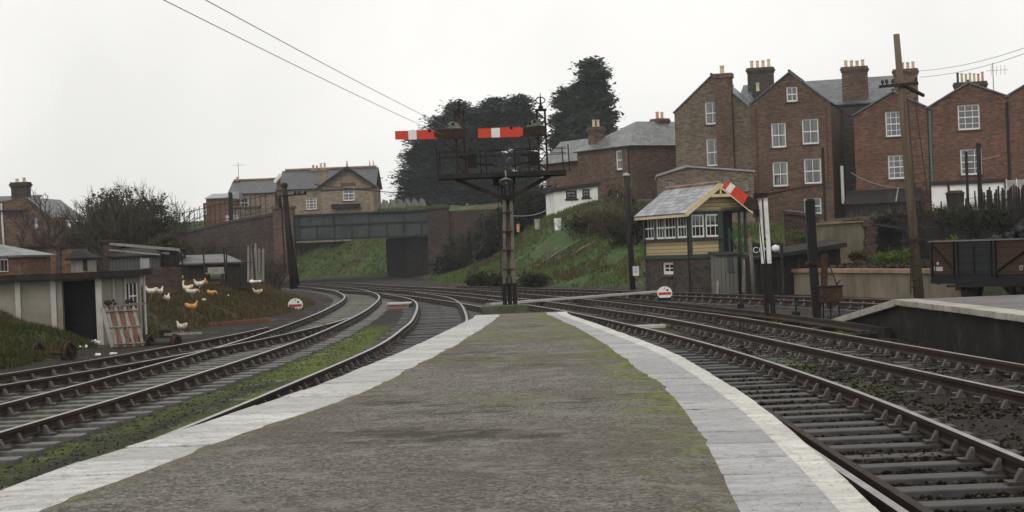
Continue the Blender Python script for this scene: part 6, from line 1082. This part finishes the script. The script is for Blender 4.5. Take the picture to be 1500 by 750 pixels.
b = MB(); b.box(a-.05, e+.05, 71.93, 72.42, zt+.002, zt+.1); b.build('coping', 'felt_dark', T, off=off); b = MB(); [b.box(at(x_, 380, 72).x-.09, at(x_, 380, 72).x+.09, 71.92, 71.997, .8, zt) for x_ in (34, 62, 86)]; b.build('buttress', 'brick_sooty', T, off=off)
T, off, a, e, zt = shedbox('brick_cottage', 'small brick building with a white window and slate roof at the left edge', -60, 377, 31, 398, 62, 4, 'brick_red', None, 'building', zb=.9)
b = MB(); zz = at(0, 375, 62).z; xe = at(37, 375, 62).x; xa = at(-60, 375, 62).x; zr_ = at(5, 357, 64.5).z; b.roof((xa, 61.8, zz), (xe, 61.8, zz), (at(-4, 357, 64).x, 64, zr_), (xa, 64, zr_)); b.roof((xe, 61.8, zz), (xe, 66.3, zz), (at(-4, 357, 64).x, 64, zr_), (at(-4, 357, 64).x-.01, 64, zr_)); b.build('roof', 'slate_grey', T, off=off)
b = MB(); pbox(b, -4, 379, 12, 398, 62, -.05, -.003); wf = b.build('window', 'white_paint', T, off=off); b = MB(); [pbox(b, x_, 381, x_+4.5, 397, 62, -.056, -.051) for x_ in (-3, 2, 7)]; b.build('pane', 'lens_dark', wf)
wf.children[0].data.transform(Matrix.Translation(-off))
T, off, a, e, zt = shedbox('hen_house', 'little hut with a dark pyramid roof in front of the red garden wall', 104, 378, 129, 396, 58, 1.2, 'timber_grey', None, 'hut', zb=.85)
b = MB(); x0, x1 = at(97, 377, 58).x, at(134, 377, 58).x; z0, z1 = at(115, 378, 58).z, at(115, 365, 58.6).z; xm0, xm1 = at(109, 365, 58.6).x, at(121, 365, 58.6).x; b.roof((x0, 57.8, z0), (x1, 57.8, z0), (xm1, 58.6, z1), (xm0, 58.6, z1)); b.roof((x1, 57.8, z0), (x1, 59.4, z0), (xm1, 58.602, z1), (xm1, 58.598, z1)); b.roof((x0, 59.4, z0), (x0, 57.8, z0), (xm0, 58.598, z1), (xm0, 58.602, z1)); b.build('roof', 'felt_dark', T, off=off); b = MB(); pbox(b, 122, 379, 128, 397, 58, -.03, -.003); b.build('door', 'timber_dark', T, off=off)
T, off, a, e, zt = shedbox('brick_pier', 'tall narrow brick end wall beside the corrugated shed', 153, 354, 165, 398, 67, 1.5, 'brick_wall', 'brick_sooty', 'wall', zb=.9)
T, off, a, e, zt = shedbox('corrugated_shed', 'grey corrugated lean-to shed in the hen yard', 160, 371, 234, 398, 66, 2.4, 'plank_dark_grey', 'felt_dark', 'shed', slope=.3, zb=.9); b = MB(); b.beam(at(160, 357, 67), at(263, 366, 66), .05, .1); b.beam(at(262, 366, 66), at(268, 374, 66), .04, .05); b.beam(at(160, 366, 65.8), at(234, 373, 65.8), .05, .06); b.build('roof_edge', 'timber_grey', T, off=off); b = MB(); pbox(b, 206, 377, 208.5, 394, 66, -.05, -.003); pbox(b, 209, 378, 219, 393, 66, -.03, -.003); b.build('light_board', 'sheet_grey', T, off=off)
T, off, a, e, zt = shedbox('open_shed', 'dark open fronted shed at the right end of the corrugated shed', 236, 367, 259, 398, 66.4, 2, 'timber_dark', 'felt_dark', 'shed', zb=.9); b = MB(); pbox(b, 236, 369, 248, 373, 66.4, -.03, -.003); b.build('light_board', 'sheet_grey', T, off=off)  # solid box; its dark wall colour stands in for the shade inside the open front
shedbox('timber_bed', 'brown boarded retaining box in front of the corrugated shed', 211, 392, 260, 411, 56, .8, 'brick_wall', None, 'planter', zb=.7)
T, off, a, e, zt = shedbox('low_hut', 'low dark hut with a pale sloping sheet roof in the hen yard', 264, 388, 352, 404, 66, 2.6, 'timber_dark', None, 'hut', zb=.9); b = MB(); q0, q1, q2, q3 = at(262, 386, 65.8), at(356, 383, 65.8), at(330, 372, 69.5), at(270, 374, 69.5); b.roof(q0, q1, q2, q3, .05); b.build('roof', 'platform_tarmac', T, off=off)
fence('yard_fence', 'rusty uneven post and wire fence round the hen yard', [X_(268, 63.5), X_(330, 63), X_(372, 64)], 1.15, .75, 'timber_dark', zf=lambda x_, y_: at(300, 405, 63.5).z, rails=(.4, .9), tilt=.08)
fence('picket_fence', 'short grey picket panel at the right end of the hen yard', [X_(362, 65.5), X_(384, 66)], 1.2, .1, 'timber_grey', zf=lambda x_, y_: at(372, 405, 65.7).z, rails=(.3, .8), w_=.07)
T = thing('bench', 'low rough wooden bench standing in the hen yard', 'bench', (at(316, 412, 58).x, 58, at(316, 413, 58).z)); b = MB(); b.cbox((0, 0, .3), (.62, .28, .05)); b.build('seat', 'timber_grey', T); [MB().beam((sx*.2, 0, 0), (sx*.24, 0, .275), .06, .24, (0, 1, 0)).build('leg', 'timber_dark', T) for sx in (-1, 1)]; o_ = MB().box(-.3, .25, .25, .29, .1, .5).build('back_board', 'timber_grey', T)
# concrete panel shed with the dark doorway
c = at(151, 505, 44.4); T = thing('concrete_shed', 'long low concrete panel shed with a black doorway and flat felt roof', 'shed', (c.x, c.y, -.25), math.radians(-6)); H = at(151, 404, 44.4).z+.25
ppm = 2500/44.4; ud0, ud1 = -59/ppm, -.12; W = 150/ppm+2.5
b = MB(); b.box(-W, ud0, 0, .12, 0, H-.02); b.box(ud0, ud1, 0, .12, H-.1, H-.02); b.box(ud1, 0, 0, .12, 0, H-.02); b.box(-.12, 0, .122, 3.2, 0, H-.02); b.box(-W, -.12, 3.08, 3.2, 0, H-.02); b.box(-W, -W+.12, .122, 3.08, 0, H-.02); b.build('wall', 'concrete_panel', T)
b = MB(); b.box(-W+.13, -.13, .6, .62, .02, H-.03); b.build('inside', 'black_paint', T)  # black sheet behind the doorway, put in as the shade of the interior
for x_ in (ud0-.22, ud0-1.18, ud0-2.3): MB().box(x_-.07, x_+.07, -.05, -.003, 0, H-.02).build('panel_post', 'concrete_pale', T)
MB().box(-.13, .03, -.05, -.003, 0, H-.02).build('door_post', 'concrete_pale', T); b = MB(); [b.box(.002, .05, y_-.06, y_+.06, 0, H-.02) for y_ in (.85, 1.8, 3.05)]
for y_ in (.85, 1.8, 3.05): MB().box(.003, .05, y_-.06, y_+.06, 0, H-.02).build('panel_post', 'concrete_pale', T)
b = MB(); b.box(-W-.2, .28, -.28, 3.4, H-.02, H+.1); b.build('roof', 'felt_dark', T); b = MB(); b.box(-W-.21, .29, -.31, -.282, H-.05, H+.115); b.box(.282, .31, -.28, 3.4, H-.05, H+.115); b.build('fascia', 'timber_dark', T)
MB().tube([(.14, 3.12, .1), (.14, 3.12, H-.05)], .035, 6).build('drainpipe', 'pipe_white', T); b = MB(); b.box(.0, .04, 2.05, 2.75, H-1.0, H-.25); w_ = b.build('window', 'timber_dark', T); b = MB(); [b.box(.041, .06, y_, y_+.05, H-1.0, H-.25) for y_ in (2.05, 2.37, 2.7)]; [b.box(.042, .058, 2.1, 2.7, z_, z_+.04) for z_ in (H-1, H-.62)]; b.build('frame', 'white_worn', w_)
b = MB(); b.box(.05, .4, .4, 2.4, .98, 1.03); b.build('shelf', 'timber_grey', T)
p0 = at(187, 500, 42.6); T2 = thing('pallet_gate', 'broken slatted pallet with red boards leaning on the shed', 'pallet', (p0.x, 42.8, -.22), math.radians(18)); h = .98
lean_ = lambda x_, z_, d=0: (x_, .42*z_/h+d, z_)
for k in range(7): x_ = -.33+k*.11; MB().beam(lean_(x_, .0), lean_(x_-.16, h), .075, .025, (0, 1, 0)).build('slat', 'timber_red' if k in (1, 3, 5) else 'timber_grey', T2)
for z_ in (.08, .5, .9): MB().beam(lean_(-.4-.16*z_, z_, -.03), lean_(.4-.16*z_, z_, -.03), .07, .025, (0, 0, 1)).build('cross_slat', 'timber_grey', T2)
MB().beam(lean_(-.42, 0, -.03), lean_(-.6, h, -.03), .1, .04, (0, 1, 0)).build('frame', 'timber_grey', T2)
for k, (x_, z_, Y_, lab) in enumerate(((158, 444, 43.9, 'small pile of scrap on the shed shelf, left'), (188, 441, 45.5, 'small pile of scrap on the shed shelf, right'))):
    b = MB(); p_ = at(x_, z_, Y_); [b.blob(p_+Vector((random.uniform(-.12, .2), random.uniform(-.05, .05), random.uniform(-.03, .06))), random.uniform(.04, .08)) for _ in range(5)]; tag(b.build('scrap', 'iron_rust' if k else 'timber_dark', off=p_), lab, 'scrap')
def wheelset(px_, py_, Y_, rz, label, r=.3):
    T = thing('wheelset', label, 'wheelset', (at(px_, py_, Y_).x, Y_, G(at(px_, py_, Y_).x, Y_)-.16), rz)
    for s_ in (-.4, .4):
        w_ = MB().lathe((0, s_, r), [(r-.05, -.05), (r, -.05), (r, .03), (r+.03, .035), (r+.03, .06), (r-.05, .06)], 26, 'y'); n = 26
        w_.f = w_.f[:-2]; w_.mi = w_.mi[:-2]; b0_ = 0; w_.f += [(5*n+j, 5*n+(j+1) % n, (j+1) % n, j) for j in range(n)]; w_.mi += [0]*n; w_ = w_.build('wheel', 'iron_rust', T); sp_ = MB()
        for k in range(6): a_ = k*math.pi/3; sp_.beam((0, s_, r), (math.cos(a_)*(r-.04), s_, r+math.sin(a_)*(r-.04)), .05, .035)
        sp_.lathe((0, s_, r), [(.06, -.06), (.08, 0), (.06, .06)], 10, 'y'); sp_.build('spokes', 'signal_black', w_)
    MB().tube([(0, -.5, r), (0, .5, r)], .035, 8).build('axle', 'iron_rust', T)
wheelset(78, 513, 37.4, math.radians(72), 'rusty wagon wheelset half sunk by the track below the grass mound', .25); wheelset(238, 494, 43.4, math.radians(70), 'dark old wheelset lying at the corner of the shed', .21)
for k, (x_, y_, s_, mt, lab) in enumerate(((121, 516, .09, 'paper', 'pale rag by the wheelset below the mound'), (137, 508, .16, 'white_worn', 'broken white crate in front of the black doorway'), (143, 521, .07, 'paper', 'scrap of white paper beside the broken crate'), (166, 519, .08, 'paper', 'white rubbish in front of the leaning pallet'), (375, 414, .16, 'paper', 'white feed sack lying on the hen yard'), (299, 440, .07, 'paper', 'scrap of paper on the bank below the hens'), (389, 468, .05, 'paper', 'scrap of paper by the track under the hens bank'), (335, 433, .05, 'paper', 'small pale stone at the top of the bank'), (1445, 583, .07, 'paper', 'crumpled white paper on the ballast by the right track'), (60, 596, .045, 'paper', 'scrap of white paper lying between the mossy left rails'))):
    s_ *= .72; q = gp(x_, y_, -.2) if y_ > 500 or y_ == 468 else at(x_, y_, {375: 62, 299: 46.3, 335: 48.5}.get(x_, 45)); b = MB(); [b.blob((q.x+random.uniform(-s_, s_)*1.2, q.y+random.uniform(-.1, .1), max(q.z, G(q.x, q.y))+s_*.4), (s_*random.uniform(.6, 1), s_*.7, s_*random.uniform(.35, .7)), jit=.35) for _ in range(4 if k != 7 else 1)]; tag(b.build('litter', mt, off=q), lab, 'litter')
T = thing('plank_stack', 'old beam lying at the foot of the bank under the hens', 'timber', at(268, 489, 44.2)); MB().cbox((0, 0, .0), (.95, .12, .06), .2).build('beam', 'timber_grey', T); MB().cbox((-.5, .2, .02), (.3, .25, .2), .3).build('block', 'timber_dark', T)
g = gp(352, 474, -.2); o_ = MB().beam((-.9, -.7, .02), (.8, .9, .05), .14, .12).build('log', 'timber_red'); o_.location = g; tag(o_, 'reddish old log beside the far left track', 'log')
g = gp(583, 452, -.2); T = thing('cable_pit', 'square concrete pit with a pale lid between two curving tracks', 'cable pit', g); MB().box(-.4, .4, 0, 1.6, -.1, .14).build('pit', 'coping_red', T); MB().box(-.44, .44, -.04, 1.64, .143, .19).build('lid', 'concrete_pale', T)
g = gp(952, 480, -.2); o_ = MB().cbox((0, 0, .03), (.75, .5, .07), .1).build('concrete_slab', 'concrete_pale'); o_.location = g; tag(o_, 'flat pale slab lying between the two right hand tracks', 'slab')
# boarded crossing and the point rodding
T = thing('foot_crossing', 'narrow pale boarded walkway crossing the tracks towards the signal box', 'crossing', (0, 57, 0)); pa, pb = Vector((-.7, 56.6, .03)), Vector((5.6, 63.6, .03))
for k in range(2): n_ = Vector((-(pb-pa).y, (pb-pa).x, 0)).normalized()*(k*.24); MB().beam(pa+n_, pb+n_, .22, .07).build('board', 'concrete_pale' if k == 0 else 'timber_grey', T, off=T.location)
T = thing('point_rodding', 'long low point rodding running along the grass beside the right track', 'point rodding', (5.6, 52, -.2)); Dr = dens(C2, 1.0); Dr = Dr[(Dr[:, 1] > 33) & (Dr[:, 1] < 62)]; d, n = frames(Dr); Qr = Dr+n*1.75; MB().tube([(x_, y_, -.1) for x_, y_ in Qr], .03, 5).build('rod', 'iron_rust', T, off=T.location); MB().tube([(x_+.15, y_, -.1) for x_, y_ in Qr], .03, 5).build('rod', 'iron_rust', T, off=T.location)
for x_, y_ in Qr[::3]: MB().cbox((x_+.07, y_, -.17), (.4, .15, .1)).build('roller', 'signal_black', T, off=T.location)
g = Qr; d_, n_ = frames(Dr); Q2 = Dr+n_*2.25; b = MB(); [b.beam((a_[0], a_[1], -.14), (e_[0], e_[1], -.14), .12, .2) for a_, e_ in zip(Q2[:-1:2], Q2[2::2])]; tag(b.build('timber_kerb', 'timber_dark', off=(Q2[0][0], Q2[0][1], -.2)), 'dark timber edging along the grass by the post signal', 'edging')
for k, (x0, x1, y_, Y_, lab) in enumerate(((785, 850, 334, 97, 'pale fallen timber along the top of the green bank'), (835, 872, 347, 94, 'broken pale branch lying on the green bank'), (745, 768, 354, 93, 'pale plank on the bank right of the signal post'))):
    a, e = at(x0, y_, Y_), at(x1, y_-1, Y_+1); a.z = G(a.x, a.y)+.1; e.z = G(e.x, e.y)+.08; tag(MB().tube([a, a.lerp(e, .5)+Vector((0, 0, .05)), e], [.03, .04, .02], 5).build('fallen_branch', 'timber_grey', off=a), lab, 'branch')
for x_, y_, Y_, mt, s_, lab in ((817, 327, 104, 'white_render', .22, 'small white box in the garden below the white hut'), (787, 326, 108, 'sheet_grey', .18, 'pale bluish bin in the garden right of the signal post'), (759, 330, 108, 'terracotta', .11, 'orange flower pot in the garden by the signal post')):
    o_ = MB().lathe((0, 0, 0), [(s_*.8, -.3), (s_, s_*1.6), (s_*1.1, s_*1.65), (s_*.9, s_*1.9)], 4 if x_ == 817 else 12).build('garden_box' if x_ == 817 else 'garden_pot', mt); p_ = at(x_, y_+3, Y_); p_.z = max(p_.z, G(p_.x, Y_)); o_.location = p_; tag(o_, lab, 'box' if x_ == 817 else 'pot')
# ------------------------------------------------------------------ hens
def hen_body(peck=0.0):
    sp = [(-.235, .34, .012, .03), (-.19, .315, .04, .065), (-.13, .255, .085, .095), (-.05, .215, .112, .115), (.04, .21, .115, .118), (.11, .235, .085, .1)]
    nk = [(.155, .30, .05, .058), (.175, .355, .034, .038), (.19, .395, .033, .036), (.215, .405, .024, .024), (.238, .398, .008, .01)]
    if peck: nk = [(x_+.03+.1*peck*i/4, z_-peck*(.02+.075*i), a, e) for i, (x_, z_, a, e) in enumerate(nk)]
    mb = MB(); n = 10; R = sp+nk
    for i, (x_, z_, a, e) in enumerate(R):
        nx_ = R[min(i+1, len(R)-1)]; pv = R[max(i-1, 0)]; d = Vector((nx_[0]-pv[0], 0, nx_[1]-pv[1])).normalized(); up = Vector((-d.z, 0, d.x)); c = Vector((x_, 0, z_))
        for j in range(n): t_ = 2*math.pi*j/n; mb.v.append(tuple(c+Vector((0, 1, 0))*math.cos(t_)*a+up*math.sin(t_)*e))
    for i in range(len(R)-1):
        for j in range(n): mb.f.append((i*n+j, i*n+(j+1) % n, (i+1)*n+(j+1) % n, (i+1)*n+j)); mb.mi.append(0)
    mb.f.append(tuple(range(n-1, -1, -1))); mb.mi.append(0); mb.f.append(tuple((len(R)-1)*n+j for j in range(n))); mb.mi.append(0)
    for s_ in (-1, 1):
        mb.tube([(.0, s_*.05, .14), (-.01, s_*.05, .07), (.005, s_*.05, .0)], [.03, .012, .01], 5)
        for a in (-.5, 0, .5): mb.tube([(.005, s_*.05, .008), (.055*math.cos(a), s_*.05+.055*math.sin(a), .004)], .006, 4)
    return mb, nk
def hen(label, px_, py_, Y_, rz, mat, sc=1.0, peck=0.0):
    sc *= .74
    p_ = at(px_, py_, 44)
    for _ in range(160):       # walk along the sight line to the ground
        if G(p_.x, p_.y) >= p_.z or p_.y > max(Y_+8, 66): break
        p_ = at(px_, py_, p_.y+.15)
    T = thing('hen', label, 'hen', (p_.x, p_.y, G(p_.x, p_.y)), math.radians(rz), 'hens of the yard on the left bank'); T.scale = (sc,)*3; mb, nk = hen_body(peck); mb.build('body', mat, T, smooth=True, sub=1)
    x_, z_ = nk[2][0], nk[2][1]; MB().prism([(x_-.025, -.004, z_+.02), (x_+.03, -.004, z_+.02), (x_+.028, -.004, z_+.05), (x_+.012, -.004, z_+.038), (x_, -.004, z_+.06), (x_-.012, -.004, z_+.04), (x_-.03, -.004, z_+.05)], (0, .008, 0)).build('comb', 'comb_red', T)
    for s_ in (-1, 1): MB().blob((-.045, s_*.105, .23), (.115, .025, .06), jit=.1).build('wing', mat, T, smooth=True, sub=1)
    return T
for a in (('white hen facing left, leftmost of the flock on the bank', 222, 436, 45.5, 200, 'hen_white', 1.15), ('white hen turned away next to the leftmost hen', 234, 435, 45.9, 60, 'hen_white', 1.05), ('brown hen standing behind the white cluster of the flock', 261, 416, 50.5, 200, 'hen_buff', 1.15), ('large white hen in the middle of the flock', 252, 433, 46.5, 170, 'hen_white', 1.3), ('white hen tucked behind the large white hen', 263, 428, 48, 40, 'hen_white', 1.2), ('mixed brown and white hen right of the large white hen', 275, 430, 47, 190, 'hen_mixed', 1.15), ('white hen pecking at the front edge of the flock', 281, 437, 46, 20, 'hen_white', 1.15, .7), ('long white hen facing left beside the brown rooster', 292, 424, 49, 200, 'hen_white', 1.2), ('upright brown hen at the right of the white ones', 301, 423, 49.5, 100, 'hen_buff', 1.2), ('brown hen pecking at the far right of the flock', 310, 437, 46.5, 330, 'hen_buff', 1.15, .8), ('small white hen on the slope below the large white hen', 245, 447, 45.0, 80, 'hen_white', 1.1), ('brown hen on the slope below the flock', 281, 460, 44.6, 10, 'hen_buff', 1.25), ('dark hen lying low at the top of the bank right of the flock', 319, 422, 50, 250, 'hen_dark', .8, .5), ('white hen alone by the track at the foot of the bank', 267, 489, 42.9, 150, 'hen_white', 1.2), ('pale rooster with a dark tail by the picket panel', 376, 404, 63, 180, 'hen_mixed', 1.2)): hen(*a)
